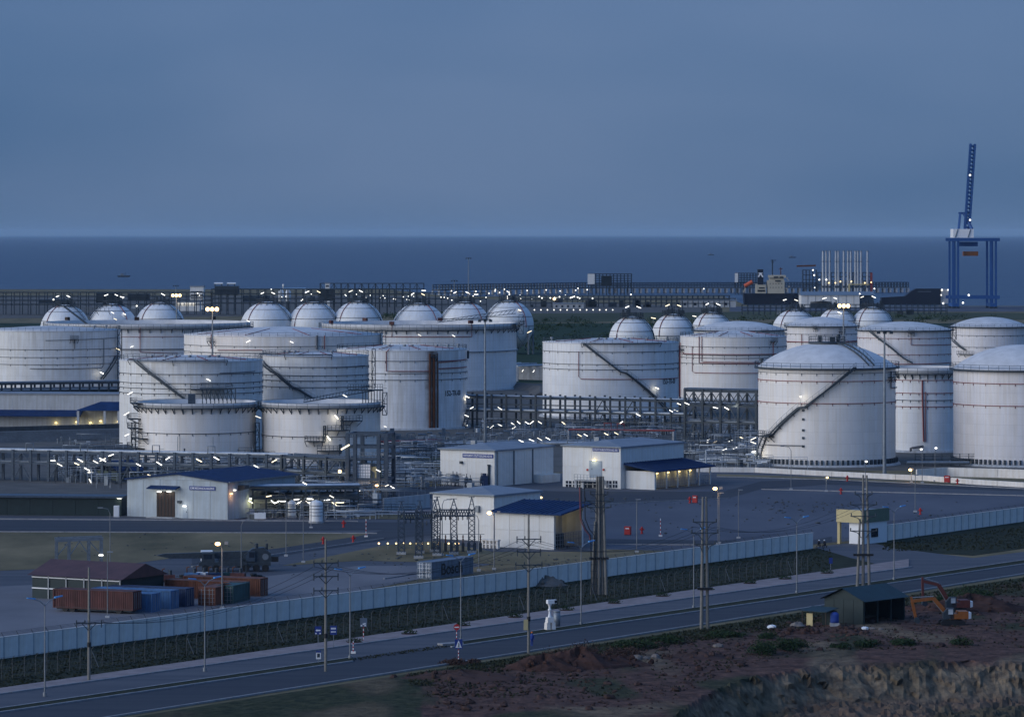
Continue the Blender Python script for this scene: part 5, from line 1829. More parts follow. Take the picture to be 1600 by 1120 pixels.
# ------------------------------------------------------------------ boundary wall and fence
def wall_run(label, p0, p1, hgt=2.7, step=2.77):
    d = p1 - p0
    L = d.length
    o = thing('boundary_wall', label, 'wall', p0, math.atan2(d.y, d.x), 'boundary walls')
    n = int(L / step)
    s = L / n
    pm = shared_box('wall_panel', (s - .22, .20, hgt - .12), 'concrete_pale')
    pm2 = shared_box('wall_panel', (s - .22, .202, hgt - .12), 'concrete_pale')
    po = shared_box('wall_post', (.20, .26, hgt), 'concrete')
    cp = shared_box('coping', (s - .04, .26, .12), 'concrete_pale')
    for i in range(n):
        link('wall_panel', pm if rnd.random() < .88 else pm2, o, (s * (i + .5), rnd.uniform(-.015, .015), (hgt - .12) / 2))
        link('wall_post', po, o, (s * i, 0, hgt / 2))
        link('coping', cp, o, (s * (i + .5), 0, hgt - .06 + .003))
    b = MB()
    for i in range(n + 1):
        b.beam((s * i, 0, hgt), (s * i, .35, hgt + .5), .06)
    b.build('wire_bracket', 'steel_dark', o, kind='stuff')
    b = MB()
    for z, y in ((.18, .12), (.34, .24), (.48, .34)):
        b.beam((0, y, hgt + z), (L, y, hgt + z), .03)
    b.build('barbed_wire', 'steel_dark', o, kind='stuff')
wall_run('long pale concrete panel wall running from lower left to the gatehouse', G(-90, wall_l(-90)), G(1270, 857))
wall_run('short pale concrete panel wall right of the gatehouse', G(1362, 848), G(1720, 798))

p0, p1 = G(-90, fence_l(-90)), G(1262, fence_l(1262))
d = p1 - p0
L = d.length
o = thing('mesh_fence', 'grey post fence with bent tops along the grass verge', 'fence', p0, math.atan2(d.y, d.x))
b = MB().beam((0, 0, 0), (0, 0, 2.3), .055).beam((0, 0, 2.3), (0, -.35, 2.75), .05)
me = bpy.data.meshes.new('fence_post'); me.from_pydata(b.v, [], b.f); me.materials.append(M['fence_grey'])
n = int(L / 1.95)
for i in range(n + 1):
    q = link('fence_post', me, o, (L * i / n, rnd.uniform(-.05, .05), 0))
    q.rotation_euler = (rnd.uniform(-.03, .03), rnd.uniform(-.03, .03), 0)
    if i % 9 == 4:
        MB().beam((L * i / n + .05, -.05, 2.1), (L * i / n + 1.3, -.05, 0), .07).build('stay', 'galv', o)
b = MB()
for z, y in ((.1, 0), (.6, 0), (1.1, 0), (1.6, 0), (2.1, 0), (2.5, -.16), (2.7, -.3)):
    b.beam((0, y, z), (L, y, z), .022)
for i in range(int(L / .6)):
    b.beam((i * .6, 0, .1), (i * .6 + .9, 0, 2.1), .012)
b.build('fence_wire', 'steel_dark', o, kind='stuff')

# ------------------------------------------------------------------ poles and lamps
def power_pole(label, x, base, top, arms, r=.19, extra=None):
    k = mpp(base)
    o = thing('power_pole', label, 'power pole', G(x, base), R_(8), 'power poles')
    z1 = (base - top) * k
    MB().tube([(0, 0, -.3), (0, 0, z1)], r, 10, r * .62).build('pole', 'pole_concrete', o)
    for (y, w_) in arms:
        z = (base - y) * k
        a = MB().beam((-w_ / 2, -.2, z), (w_ / 2, -.2, z), .13, .13).build('crossarm', 'steel_dark', o)
        MB().beam((-w_ * .28, -.2, z), (0, -.1, z - .9), .09).beam((w_ * .28, -.2, z), (0, -.1, z - .9), .09).build('arm_brace', 'steel_dark', a)
        for xx in (-w_ * .48, -w_ * .16, w_ * .48):
            MB().lathe([(.02, 0), (.09, .02), (.05, .1), (.1, .16), (.05, .24), (.08, .3), (.01, .36)], 8, c=(xx, -.2, z + .06)).build('insulator', 'steel_dark', a)
        MB().cyl((-w_ * .48, -.2, z - .5), .07, .45, 6).cyl((w_ * .48, -.2, z - .5), .07, .45, 6).build('insulator', 'steel_dark', a)
    MB().cyl((0, 0, 4.0), r * 1.25, .55, 10).build('clamp_band', 'black', o)
    return o, k
pp = []
o, k = power_pole('concrete power pole at the far left bottom with one low crossarm', 139, 1064, 886, ((973, 3.0),)); pp.append((o, 6.9))
o, k = power_pole('concrete power pole with three crossarms, left of the road signs', 509, 1049, 842, ((879, 3.0), (900, 3.0), (922, 3.0))); pp.append((o, 12.5))
o, k = power_pole('concrete power pole with a cream board on it, bottom centre', 826, 1020, 803, ((842, 3.1), (862, 3.0), (882, 3.4))); pp.append((o, 13.9))
MB().bb(-.65, -.12, -.3, -.2, 2.9, 4.2).build('notice_board', 'cream', o)
# double poles with clamps
def h_pole(label, x, base, top, n, gap, arms, ribs=False):
    k = mpp(base)
    o = thing('power_pole', label, 'power pole', G(x, base), 0, 'power poles')
    z1 = (base - top) * k
    for i in range(n):
        xx = (i - (n - 1) / 2) * gap
        hh = z1 * (1 if i != 0 or n < 3 else .62)
        MB().tube([(xx, (i % 2) * .3, -.3), (xx * .55, (i % 2) * .3, hh)], .24, 10, .14).build('pole', 'pole_concrete', o)
    MB().bb(-n * gap * .5 - .1, n * gap * .5 + .1, -.35, .65, z1 * .30, z1 * .30 + .3).build('clamp_band', 'black', o)
    for (y, w_, dz) in arms:
        z = (base - y) * k
        a = MB().beam((-w_ / 2, -.3, z), (w_ / 2, -.3, z), .12).build('crossarm', 'steel_dark', o)
        for s_ in (-1, 1):
            MB().tube([(s_ * .3, -.3, z - 1.0), (s_ * w_ * .22, -.3, z - .25), (s_ * w_ * .45, -.3, z)], .06, 5).build('arm_brace', 'steel_dark', a)
            MB().cyl((s_ * w_ * .47, -.3, z), .09, .45, 7).build('insulator', 'steel_dark', a)
    return o, k, z1
o, k, z1 = h_pole('double concrete power pole with curved crossarms, right of centre', 1101, 983, 776, 2, .85, ((815, 3.2, 0), (832, 3.6, 0), (850, 2.8, 0))); pp.append((o, 13.5))
o, k, z1 = h_pole('clustered concrete power poles with red cables rising from the ground', 936, 929, 744, 5, .52, ((772, 2.6, 0), (782, 4.2, 0), (792, 3.6, 0))); pp.append((o, 14.0))
for xx, m_ in ((-1.9, 'pipe_red'), (-1.7, 'black'), (-1.2, 'black')):
    MB().tube([(xx - .9, -.5, 15.5), (xx - .8, -.5, 11), (xx - .2, -.5, 9.5), (xx + .5, -.4, 8.6), (xx + .6, -.4, 0 if m_ == 'black' else 8.0)], .07, 6).build('cable', m_, o)
b = MB()
for i in range(16): b.beam((-1.25, -.35, .6 + i * .95), (-.3, -.35, .6 + i * .95), .07)
b.build('ladder_rung', 'steel_dark', o, kind='stuff')
for z in (13.2, 15.0, 16.2): MB().bb(-2.6, -.4, -.7, -.3, z, z + .12).build('cable_shelf', 'steel_dark', o)
o, k, z1 = h_pole('double concrete power pole with crossarms in front of the gatehouse', 1349, 922, 742, 3, .9, ((772, 2.6, 0), (788, 4.0, 0), (806, 3.8, 0), (829, 4.0, 0))); pp.append((o, 13.0))
# overhead wires between neighbouring poles
order = [0, 1, 2, 4, 3, 5]
for (ia, ib) in ((0, 1), (1, 2), (2, 3), (3, 5)):
    (oa, za), (ob, zb) = pp[ia], pp[ib]
    o = thing('power_line', 'three sagging overhead wires between ' + {0: 'the far left pole and the three-arm pole', 1: 'the three-arm pole and the board pole', 2: 'the board pole and the double pole', 3: 'the double pole and the gatehouse poles'}[ia], 'power line', oa.location, 0, 'overhead wires')
    for off in (-1.4, 0.3, 1.4):
        pts = []
        a, c = Vector((off, -.2, za)), ob.location - oa.location + Vector((off, -.2, zb))
        for i in range(17):
            t_ = i / 16
            p = a.lerp(c, t_)
            p.z -= 2.2 * 4 * t_ * (1 - t_)
            pts.append(p)
        MB().tube(pts, .022, 4).build('wire', 'black', o)

def street_light(label):
    o = thing('street_light', label, 'street light', (0, 0, 0), R_(38), 'median street lights')
    MB().tube([(0, 0, 0), (0, 0, 10.4)], .10, 8, .05).build('pole', 'post_grey', o)
    MB().cyl((0, 0, 0), .22, .5, 8).build('base', 'galv', o)
    for s_ in (-1, 1):
        a = MB().tube([(0, 0, 10.2), (s_ * .6, 0, 10.75), (s_ * 1.5, 0, 11.05)], .05, 6).build('arm', 'galv', o)
        MB().add([(s_ * 1.3, -.17, 11.0), (s_ * 2.3, -.12, 11.15), (s_ * 2.3, .12, 11.15), (s_ * 1.3, .17, 11.0), (s_ * 1.3, -.14, 11.16), (s_ * 2.3, -.08, 11.27), (s_ * 2.3, .08, 11.27), (s_ * 1.3, .14, 11.16)],
                 [(0, 3, 2, 1), (4, 5, 6, 7), (0, 1, 5, 4), (1, 2, 6, 5), (2, 3, 7, 6), (3, 0, 4, 7)]).build('lamp_head', 'lamp_off', a)
    return o
base_sl = None
for i, (x, y) in enumerate(((70, 1088), (320, 1049), (547, 1030), (720, 1003), (908, 977), (1084, 951), (1245, 928), (1397, 907))):
    lb = 'unlit twin-arm street light, ' + ('at the left edge of the median', 'second from the left, beside the containers', 'on the left nose of the median', 'at the median gap by the no-entry sign', 'beside the clustered power poles', 'just left of the double power pole', 'left of the gatehouse poles', 'right of the gatehouse poles')[i]
    if base_sl is None:
        base_sl = street_light(lb); base_sl.location = G(x, y)
    else:
        copy_tree(base_sl, G(x, y), label=lb)

def yard_light(label, x, base, top, arm=-1.4, lit=None, energy=0, head=None, r=.07):
    """slim pole with one curved arm; lit ones glow orange or white"""
    k = mpp(base)
    z = (base - top) * k
    o = thing('yard_light', label, 'lamp post', G(x, base), 0, 'yard lights')
    MB().tube([(0, 0, 0), (0, 0, z * .9), (arm * .25, 0, z * .98), (arm, 0, z)], r, 6, r * .7).build('pole', 'post_grey', o)
    MB().bb(-.3, .3, -.3, .3, 0, .3).build('footing', 'concrete', o)
    if lit:
        MB().ico((arm, 0, z - .12), .33 if lit == 'lamp_warm' else .24, 8, 6, sq=(1.2, 1, .8)).build('lamp', lit, o)
        if energy: point_light(o, (arm * 2.2, -1.0, z - .6), energy * .6, (1, .58, .24) if lit == 'lamp_warm' else (1, .95, .85), .25)
    else:
        MB().box((arm * 1.1, 0, z), (.8, .3, .16)).build('lamp', 'galv', o)
    if head: MB().box((-arm, 0, z), (.5, .4, .4)).build('second_head', 'galv', o)
    return o
yard_light('lit orange lamp post behind the rust-coloured containers', 347, 950, 848, -.6, 'lamp_warm', 160, True, .1)
yard_light('slim unlit lamp post with arm to the left on the dry grass, lower left', 172, 886, 793)
yard_light('slim unlit lamp post behind the mobile crane', 377, 906, 812, 1.0)
yard_light('slim unlit lamp post in front of the process canopy, left one', 447, 869, 768)
yard_light('slim unlit lamp post in front of the process canopy, right one', 474, 879, 776, 1.0)
yard_light('slim lamp post beside the white banded vessel', 486, 825, 766, .3)
yard_light('lit orange lamp post in front of the white annex', 772, 890, 800, -.7, 'lamp_warm', 260, True, .1)
yard_light('slim unlit lamp post right of the annex', 748, 892, 804, -1.0)
yard_light('slim unlit lamp post among the lattice gantries', 691, 868, 780, 1.0)
yard_light('tall slim unlit lamp post on the grass by the wall, right of the clustered poles', 995, 863, 780, .2)
yard_light('lit orange lamp post by the red cabinet in the yard', 1122, 850, 762, -.5, 'lamp_warm', 260, True)
yard_light('slim unlit lamp post in the yard near the wall', 1124, 849, 770, .3)
yard_light('slim unlit lamp post in the yard, left of the gatehouse', 1154, 841, 765, .3)
yard_light('curved slim lamp post in front of the large dome tank', 1236, 765, 697, -1.6)
yard_light('lit white lamp post at the foot of the large dome tank', 1352, 765, 720, .2, 'tube_white', 0)
yard_light('lit orange lamp post below the narrow open-top tank', 1424, 754, 733, -.2, 'lamp_warm', 130, True)
yard_light('lit white twin lamp post below the narrow open-top tank', 1441, 755, 701, -.2, 'tube_white', 0)
yard_light('lit white lamp post right of the narrow open-top tank', 1461, 752, 699, .2, 'tube_white', 0)
yard_light('small lit orange lamp in the yard below the dome tank', 1291, 768, 745, .2, 'lamp_yellow', 30)
yard_light('small lit lamp behind the annex', 847, 800, 776, -.2, 'lamp_yellow', 30)
yard_light('slim unlit lamp post at the right edge of the yard', 1430, 800, 742, .2)
yard_light('slim unlit lamp post beside the container row', 168, 965, 862, .3)

def mast(label, x, base, top, lit=True, n=3):
    k = mpp(base)
    z = (base - top) * k
    o = thing('light_mast', label, 'light mast', G(x, base), 0, 'high light masts')
    MB().tube([(0, 0, 0), (0, 0, z)], .42, 12, .16).build('pole', 'steel_grey', o)
    MB().cyl((0, 0, 0), .8, .6, 10).build('base', 'concrete', o)
    MB().lathe([(.2, z - .1), (1.5, z - .1), (1.5, z + .08), (.2, z + .08)], 16).build('head_ring', 'steel_dark', o)
    for i in range(n):
        xx = (i - (n - 1) / 2) * 1.35
        f = MB().box((xx, -.9, z - .35), (.75, .45, .55)).build('floodlight', 'steel_dark', o)
        if lit: MB().ico((xx, -1.2, z - .38), .62, 8, 6).build('lamp', 'lamp_warm', f)
    if lit: point_light(o, (0, -3.2, z - 1.2), 260, (1, .62, .28), .5)
    return o
mast('tall lit orange mast in front of the third gas sphere', 276, 572, 460)
mast('tall lit orange mast in front of the wide cone-roof tank', 332, 640, 481)
mast('tall lit orange mast among the right-hand gas spheres', 1318, 622, 476)
mast('tall unlit mast in front of the wide floating-roof tank, middle', 758, 699, 499, False)
mast('tall unlit mast in front of the large dome tank, right', 1382, 747, 517, False)
mast('thin distant mast rising above the sea behind the middle spheres', 732, 505, 403, False)
mast('thin distant mast behind the middle spheres, shorter', 710, 520, 438, False)
mast('thin distant mast behind the third gas sphere', 275, 500, 446, False)

# ------------------------------------------------------------------ switchyard gantries
def lattice(b, p, q, w, n, r=.07):
    """square lattice member between two points"""
    p, q = Vector(p), Vector(q)
    d = (q - p).normalized()
    up = Vector((0, 0, 1)) if abs(d.z) < .9 else Vector((0, 1, 0))
    u = d.cross(up).normalized() * w / 2
    v = u.cross(d).normalized() * w / 2
    cs = (u + v, u - v, -u - v, -u + v)
    for c_ in cs: b.beam(p + c_, q + c_, r * 1.5)
    for i in range(n):
        a, e = p.lerp(q, i / n), p.lerp(q, (i + 1) / n)
        for c_, c2 in zip(cs, cs[1:] + cs[:1]):
            b.beam(a + c_, e + c2, r)
k = mpp(868)
def gantry(label, cols, base, beam_y, peaks):
    x0 = cols[0][0]
    o = thing('lattice_gantry', label, 'gantry', G(x0, base), 0, 'switchyard gantries')
    org = G(x0, base)
    for (x, b_), tp in zip(cols, peaks):
        q = G(x, b_) - org
        kk = mpp(b_)
        z1 = (b_ - beam_y) * kk
        zt = (b_ - tp) * kk
        b = MB(); lattice(b, q, q + Vector((0, 0, z1 + .8)), 1.0, 9, .10)
        c_ = b.build('column', 'steel_blue', o)
        b = MB()
        for dx, dy in ((-.42, -.42), (.42, -.42), (.42, .42), (-.42, .42)):
            b.beam(q + Vector((dx, dy, z1 + .8)), q + Vector((0, 0, zt)), .1)
        for f in (.33, .66):
            s_ = .42 * (1 - f); zz = z1 + .8 + (zt - z1 - .8) * f
            b.beam(q + Vector((-s_, -s_, zz)), q + Vector((s_, -s_, zz)), .08)
        b.beam(q + Vector((-.5, 0, zt)), q + Vector((.5, 0, zt)), .1)
        b.build('peak', 'steel_blue', o)
        MB().box((q.x, q.y, .2), (1.5, 1.5, .4)).build('footing', 'concrete', o)
    for (xa, ba), (xb, bb_) in zip(cols, cols[1:]):
        qa, qb = G(xa, ba) - org, G(xb, bb_) - org
        za, zb = (ba - beam_y) * mpp(ba), (bb_ - beam_y) * mpp(bb_)
        b = MB(); lattice(b, qa + Vector((0, 0, za)), qb + Vector((0, 0, zb)), 1.0, 7, .11)
        b.build('cross_girder', 'steel_blue', o)
        for f in (.25, .5, .75):
            p = qa.lerp(qb, f) + Vector((0, 0, za - .5))
            MB().lathe([(.02, 0), (.12, -.05), (.06, -.2), (.12, -.3), (.06, -.45), (.12, -.55), (.02, -.8)], 8, c=p).build('insulator', 'steel_dark', o)
    return o
gantry('lattice switchyard gantry, far left pair of columns', ((627, 866), (656, 864)), 866, 806, (783, 782))
gantry('lattice switchyard gantry in front of the switch house, three pointed columns', ((683, 868), (709, 866), (737, 864)), 868, 801, (776, 779, 776))
gantry('short lattice gantry joining the two larger ones', ((679, 862), (654, 872)), 862, 804, (781, 790))
o = thing('switchgear', 'dark switchgear row with bushings below the lattice gantries', 'switchgear', G(690, 862))
for i in range(9):
    x = i * .95 - 1.5
    MB().bb(x, x + .5, -.3, .4, 0, 1.5).build('cabinet', 'steel_dark', o)
    MB().cyl((x + .25, 0, 1.5), .09, 1.3, 7).cyl((x + .25, 0, 2.0), .16, .12, 7).cyl((x + .25, 0, 2.4), .16, .12, 7).build('bushing', 'rust' if i % 3 else 'steel_grey', o)
MB().beam((-1.5, 0, 2.9), (7, 0, 2.9), .08).build('busbar', 'galv', o)
o = thing('cable_trough', 'low pale concrete trough with openings beside the annex', 'block', G(752, 856), R_(-34))
for i in range(5): bx(o, 'block', i * .75, i * .75 + .3, 0, .6, 0, 1.3, 'concrete_pale')
bx(o, 'cap', -.1, 3.4, -.1, .7, 1.3, 1.5, 'concrete_pale'); bx(o, 'middle_shelf', 0, 3.3, .05, .55, .6, .75, 'concrete_pale')
for i, x in enumerate((592, 606, 619, 631, 641, 651, 660, 669, 677, 685, 701, 712, 716)):
    o = thing('marker_lamp', 'small orange marker lamp in the row below the gantries, %s from the left' % '1st 2nd 3rd 4th 5th 6th 7th 8th 9th 10th 11th 12th 13th'.split()[i], 'lamp', G(x, 858), 0, 'row of marker lamps')
    MB().beam((0, 0, 0), (0, 0, .9), .08).build('stub', 'galv', o)
    MB().ico((0, 0, .98), .15, 8, 5).build('globe', 'lamp_yellow' if i % 3 else 'lamp_warm', o)

# ------------------------------------------------------------------ shipping containers
def container(label, corner, rz, ly, m, doors='right', lx=None, raise_=0.0, group='shipping containers', bar='galv'):
    """x in [-lx,0], y in [0,ly], near right corner at the origin"""
    lx = lx or 12.19
    hh = 2.6
    o = thing('shipping_container', label, 'container', G(*corner) + Vector((0, 0, raise_)), R_(rz), group)
    b = MB()
    def corr(p, q, nrm):
        p, q, nrm = Vector(p), Vector(q), Vector(nrm)
        L = (q - p).length
        n_ = int(L / .28)
        prev = None
        for i in range(n_ * 4 + 1):
            t_ = i / (n_ * 4)
            dd = -.05 if (i % 4) in (1, 2) else 0
            v = p.lerp(q, t_) + nrm * dd
            cur = (v + Vector((0, 0, .15)), v + Vector((0, 0, hh - .12)))
            if prev: b.add([prev[0], cur[0], cur[1], prev[1]], [(0, 1, 2, 3)])
            prev = cur
    corr((-lx, 0, 0), (0, 0, 0), (0, -1, 0)); corr((0, 0, 0), (0, ly, 0), (1, 0, 0)); corr((0, ly, 0), (-lx, ly, 0), (0, 1, 0)); corr((-lx, ly, 0), (-lx, 0, 0), (-1, 0, 0))
    b.build('side_panel', m, o)
    MB().bb(-lx + .03, -.03, .03, ly - .03, hh - .13, hh - .04).build('roof', m, o)
    MB().bb(-lx + .03, -.03, .03, ly - .03, .1, .2).build('floor', 'steel_dark', o)
    f = MB()
    for x in (-lx, 0):
        for y in (0, ly): f.bb(x - .08, x + .08, y - .08, y + .08, 0, hh)
    for z in (.07, hh - .07):
        for y in (0, ly): f.bb(-lx + .08, -.08, y - .06, y + .06, z - .07, z + .07)
        for x in (-lx, 0): f.bb(x - .06, x + .06, .08, ly - .08, z - .07, z + .07)
    f.build('frame', m, o)
    for s_ in (0, 1):
        if doors == 'right':
            d_ = MB().bb(.02, .07, ly * (.02 + .49 * s_) + .06, ly * (.49 + .49 * s_) - .01, .16, hh - .16).build('door', m, o)
            for f_ in (.3, .75): MB().beam((.11, ly * (.02 + .49 * s_) + .06 + ly * .45 * f_, .2), (.11, ly * (.02 + .49 * s_) + .06 + ly * .45 * f_, hh - .2), .05).build('lock_bar', 'galv', d_)
        else:
            x0, x1 = -lx * (.98 - .49 * s_) + .05, -lx * (.51 - .49 * s_) - .01
            d_ = MB().bb(x0, x1, -.07, -.02, .16, hh - .16).build('door', m, o)
            for f_ in (.3, .75): MB().beam((x0 + (x1 - x0) * f_, -.11, .2), (x0 + (x1 - x0) * f_, -.11, hh - .2), .06).build('lock_bar', bar, d_)
            for zz in (.55, 1.1, 1.65, 2.2): MB().beam((x0, -.09, zz), (x1, -.09, zz), .04).build('hinge_bar', bar, d_)
    return o
o = container('dark red container on a trailer, nearest at bottom left', (207, 960), -22, 2.44, 'box_red', raise_=.55)
for x in (-10.5, -9.4, -2.2):
    for y in (.3, 2.1): MB().tube([(x, y - .12, -.08), (x, y + .12, -.08)], .45, 12).build('wheel', 'black', o)
MB().bb(-12, -.4, .5, 1.9, -.25, .04).build('trailer_frame', 'steel_dark', o)
container('bright blue container right behind the red one', (237, 957), -22, 2.44, 'box_blue')
container('bright blue container, second one, beside the navy container', (266, 952), -22, 2.44, 'box_blue')
container('navy blue container beside the bright blue pair', (290, 948.5), -22, 2.44, 'box_navy')
container('rust-coloured container showing its door end, beside the teal one', (336, 946.5), -18, 6.06, 'box_orange', 'front', 2.44)
container('dark teal container showing its door end', (364, 943.5), -18, 6.06, 'box_teal', 'front', 2.44)
container('long rust-orange container behind the teal door end', (378, 938), -22, 2.44, 'box_orange')
container('long rust-orange container, rearmost and farthest right in the row', (406, 932), -22, 2.44, 'box_orange')
o = container('grey-blue container with dark lettering, alone beside the wall', (674, 905), -30, 12.19, 'box_grey', 'front', 2.44, bar='paint_white')
me = lettering('Bosch', 6.2, 1.75, 'black', o, (.062, 6.0, 1.3), R_(90))

# ------------------------------------------------------------------ mobile crane, truck, portal frame, yard clutter
org = G(372, 892)
o = thing('mobile_crane', 'dark mobile crane with its long boom lowered to the left', 'mobile crane', org, R_(4))
MB().bb(-6, 5, -1.3, 1.3, .9, 1.5).bb(-3, 2, -1.2, 1.2, 1.5, 2.0).build('carrier', 'steel_dark', o)
MB().prism([(.6, -1.2, 1.5), (5.2, -1.2, 1.5), (5.0, -1.2, 2.9), (3.9, -1.2, 3.7), (2.2, -1.2, 3.5), (.9, -1.2, 2.6)], (0, 2.4, 0)).cyl((2.8, -.6, 3.5), .3, .8, 8).cyl((4.4, .4, 3.0), .2, 1.2, 8).build('upper_house', 'steel_dark', o)
MB().prism([(1.2, -1.5, 1.6), (2.6, -1.5, 1.6), (2.6, -1.5, 3.2), (1.6, -1.5, 3.2), (1.2, -1.5, 2.4)], (0, .9, 0)).build('operator_cab', 'steel_blue', o)
MB().bb(1.7, 2.5, -1.53, -1.505, 2.2, 3.05).build('window', 'glass_dark', o)
MB().tube([(4.2, -1.25, 2.3), (4.2, 1.25, 2.3)], .5, 12).build('winch_drum', 'steel_grey', o)
MB().bb(-5.6, -3.6, -1.2, 1.2, 1.5, 2.9).build('driver_cab', 'steel_dark', o)
MB().bb(-5.62, -5.58, -1.0, 1.0, 2.0, 2.8).bb(-5.3, -4.0, -1.22, -1.205, 2.0, 2.7).build('window', 'glass_dark', o)
MB().prism([(3.5, -.45, 2.0), (3.5, -.45, 3.2), (-11.5, -.45, 2.75), (-12.5, -.45, 2.5), (-10.5, -.45, 2.05)], (0, .9, 0)).build('boom', 'steel_dark', o)
for x in (-5, -3.4, 1.2, 2.8, 4.2):
    for y in (-1.2, 1.2): MB().tube([(x, y - .2, .55), (x, y + .2, .55)], .55, 14).build('wheel', 'black', o)
MB().beam((1.2, -1.3, 1.2), (1.2, -2.6, 1.2), .25).beam((1.2, -2.5, 1.2), (1.2, -2.5, 0), .2).build('outrigger', 'steel_dark', o)
MB().bb(4.8, 6.2, -1.1, 1.1, 1.5, 2.3).build('counterweight', 'black', o)
o = thing('flatbed_truck', 'flatbed truck with a white cab front behind the crane boom', 'truck', G(330, 886), R_(6))
MB().bb(-1.6, 0.2, -1.1, 1.1, .7, 2.6).build('cab', 'paint_white', o); MB().bb(-1.64, -1.6, -.95, .95, 1.6, 2.4).bb(-1.3, -.2, -1.12, -1.1, 1.6, 2.4).build('window', 'glass_dark', o)
MB().bb(.3, 7, -1.2, 1.2, .9, 1.2).bb(6.9, 7, -1.2, 1.2, 1.2, 2.4).bb(.3, .4, -1.2, 1.2, 1.2, 2.6).build('bed', 'steel_dark', o)
MB().bb(1, 6, -1, 1, 1.2, 2.1).build('load', 'box_navy', o)
for x in (-.8, 4.4, 5.8):
    for y in (-1, 1): MB().tube([(x, y - .15, .5), (x, y + .15, .5)], .5, 12).build('wheel', 'black', o)
o = thing('portal_frame', 'grey steel portal frame with braced legs at the left edge', 'steel frame', G(89, 884), R_(10))
k = mpp(884)
W, z1 = 70 * k, 40 * k
for x, z in ((0, z1), (W * .28, z1), (W * .72, z1), (W, z1 + .2)):
    MB().beam((x, 0, 0), (x, 0, z), .32).beam((x, 3, 0), (x, 3, z), .32).build('post', 'steel_grey', o)
MB().beam((-.2, 0, z1), (W + .2, 0, z1 + .2), .35, .5).beam((-.2, 3, z1), (W + .2, 3, z1 + .2), .35, .5).build('beam', 'steel_grey', o)
for x0, x1 in ((0, W * .28), (W * .28, W * .5), (W * .72, W * .5), (W, W * .72)): MB().beam((x0, 0, z1 * .4), (x1, 0, z1 - .2), .16).build('brace', 'steel_grey', o)
MB().bb(W - .5, W + .2, -.35, -.05, z1 * .38, z1 * .43).build('lamp', 'tube_white', o)
clut = [('tyre_stack', 'stack of old tyres behind the rust containers', 'tyres', (286, 905)), ('tyre_stack', 'heap of dark tyres near the parked crane', 'tyres', (400, 903))]
for nm, lb, ct, px in clut:
    o = thing(nm, lb, ct, G(*px), 0, 'tyre stacks')
    for i in range(7):
        a = rnd.uniform(0, 6.3); rr = rnd.uniform(0, 1.1)
        MB().lathe([(.25, 0), (.5, 0), (.55, .12), (.5, .25), (.25, .25)], 12, c=(rr * math.cos(a), rr * math.sin(a), .25 * (i % 3))).build('tyre', 'black', o)
for i, (x, y, c_, lb) in enumerate(((262, 909, 'box_red', 'red'), (300, 906, 'box_blue', 'pale blue'), (315, 905, 'paint_white', 'white'), (334, 906, 'box_navy', 'navy'), (352, 905, 'box_teal', 'teal'), (372, 906, 'box_red', 'dark red'))):
    o = thing('scrap_skid', lb + ' machine skid parked behind the container row, ' + ('far left', 'left of the tyres', 'beside the pale skid', 'in the middle', 'right of the lamp post', 'far right')[i], 'machine', G(x, y), rnd.uniform(-.6, .6))
    MB().bb(-1.1, 1.1, -.6, .6, .2, 1.1).build('engine_block', c_, o)
    MB().bb(-1.4, 1.4, -.7, -.5, 0, .2).bb(-1.4, 1.4, .5, .7, 0, .2).build('skid_rail', 'steel_dark', o)
    MB().cyl((.4, 0, 1.1), .25, .7, 8).build('filter', 'steel_dark', o)
    MB().tube([(-.8, 0, 1.1), (-.8, 0, 1.9), (-.4, 0, 2.0)], .09, 6).build('exhaust', 'rust', o)

# hydrants, cabinets, marker posts in the yard
def hydrant(label, x, y):
    o = thing('fire_hydrant', label, 'hydrant', G(x, y), 0, 'fire hydrants')
    MB().cyl((0, 0, 0), .28, .15, 10).cyl((0, 0, .15), .18, .9, 10).build('barrel', 'sign_red', o)
    MB().ico((0, 0, 1.08), .22, 10, 6).build('bonnet', 'sign_red', o)
    for s_ in (-1, 1): MB().tube([(0, 0, .8), (s_ * .42, 0, .8)], .12, 8).build('outlet', 'sign_red', o)
    MB().tube([(0, 0, .8), (0, -.4, .75)], .14, 8).build('outlet', 'sign_red', o)
def cabinet(label, x, y, w_=1.0, hh=1.5, m='sign_red'):
    o = thing('hose_cabinet', label, 'cabinet', G(x, y), R_(-20), 'red hose cabinets')
    MB().bb(-w_ / 2, w_ / 2, -.3, .3, .12, hh).build('body', m, o)
    MB().bb(-w_ / 2 + .06, w_ / 2 - .06, -.34, -.305, .2, hh - .08).build('door', m, o)
    MB().bb(-w_ * .3, w_ * .3, -.36, -.345, hh * .72, hh * .82).build('label_plate', 'paint_white', o)
    for s_ in (-1, 1): MB().bb(s_ * w_ * .4 - .05, s_ * w_ * .4 + .05, -.25, .25, 0, .12).build('foot', 'steel_dark', o)
hydrant('red hydrant on the corner island before the site road', 552, 848); hydrant('red hydrant by the white-striped post', 537, 824); hydrant('red hydrant at the edge of the dry grass', 505, 850); hydrant('red hydrant right of the red cabinet near the wall', 1003, 834)
hydrant('red hydrant beside the small red cabinet in the yard', 1078, 786); hydrant('red hydrant by the wall at far right', 1438, 804); hydrant('red hydrant below the large dome tank', 1324, 752); hydrant('red hydrant in front of the bund wall at right', 1496, 757); hydrant('red hydrant in the open yard below the dome tank', 1314, 772)
cabinet('red hose cabinet near the wall, right of the annex', 981, 836, 1.1, 1.55); cabinet('red hose cabinet in the middle of the yard', 1086, 786, .95, 1.5); cabinet('red hose cabinet in front of the right bund wall', 1480, 754, 1.2, 1.5)
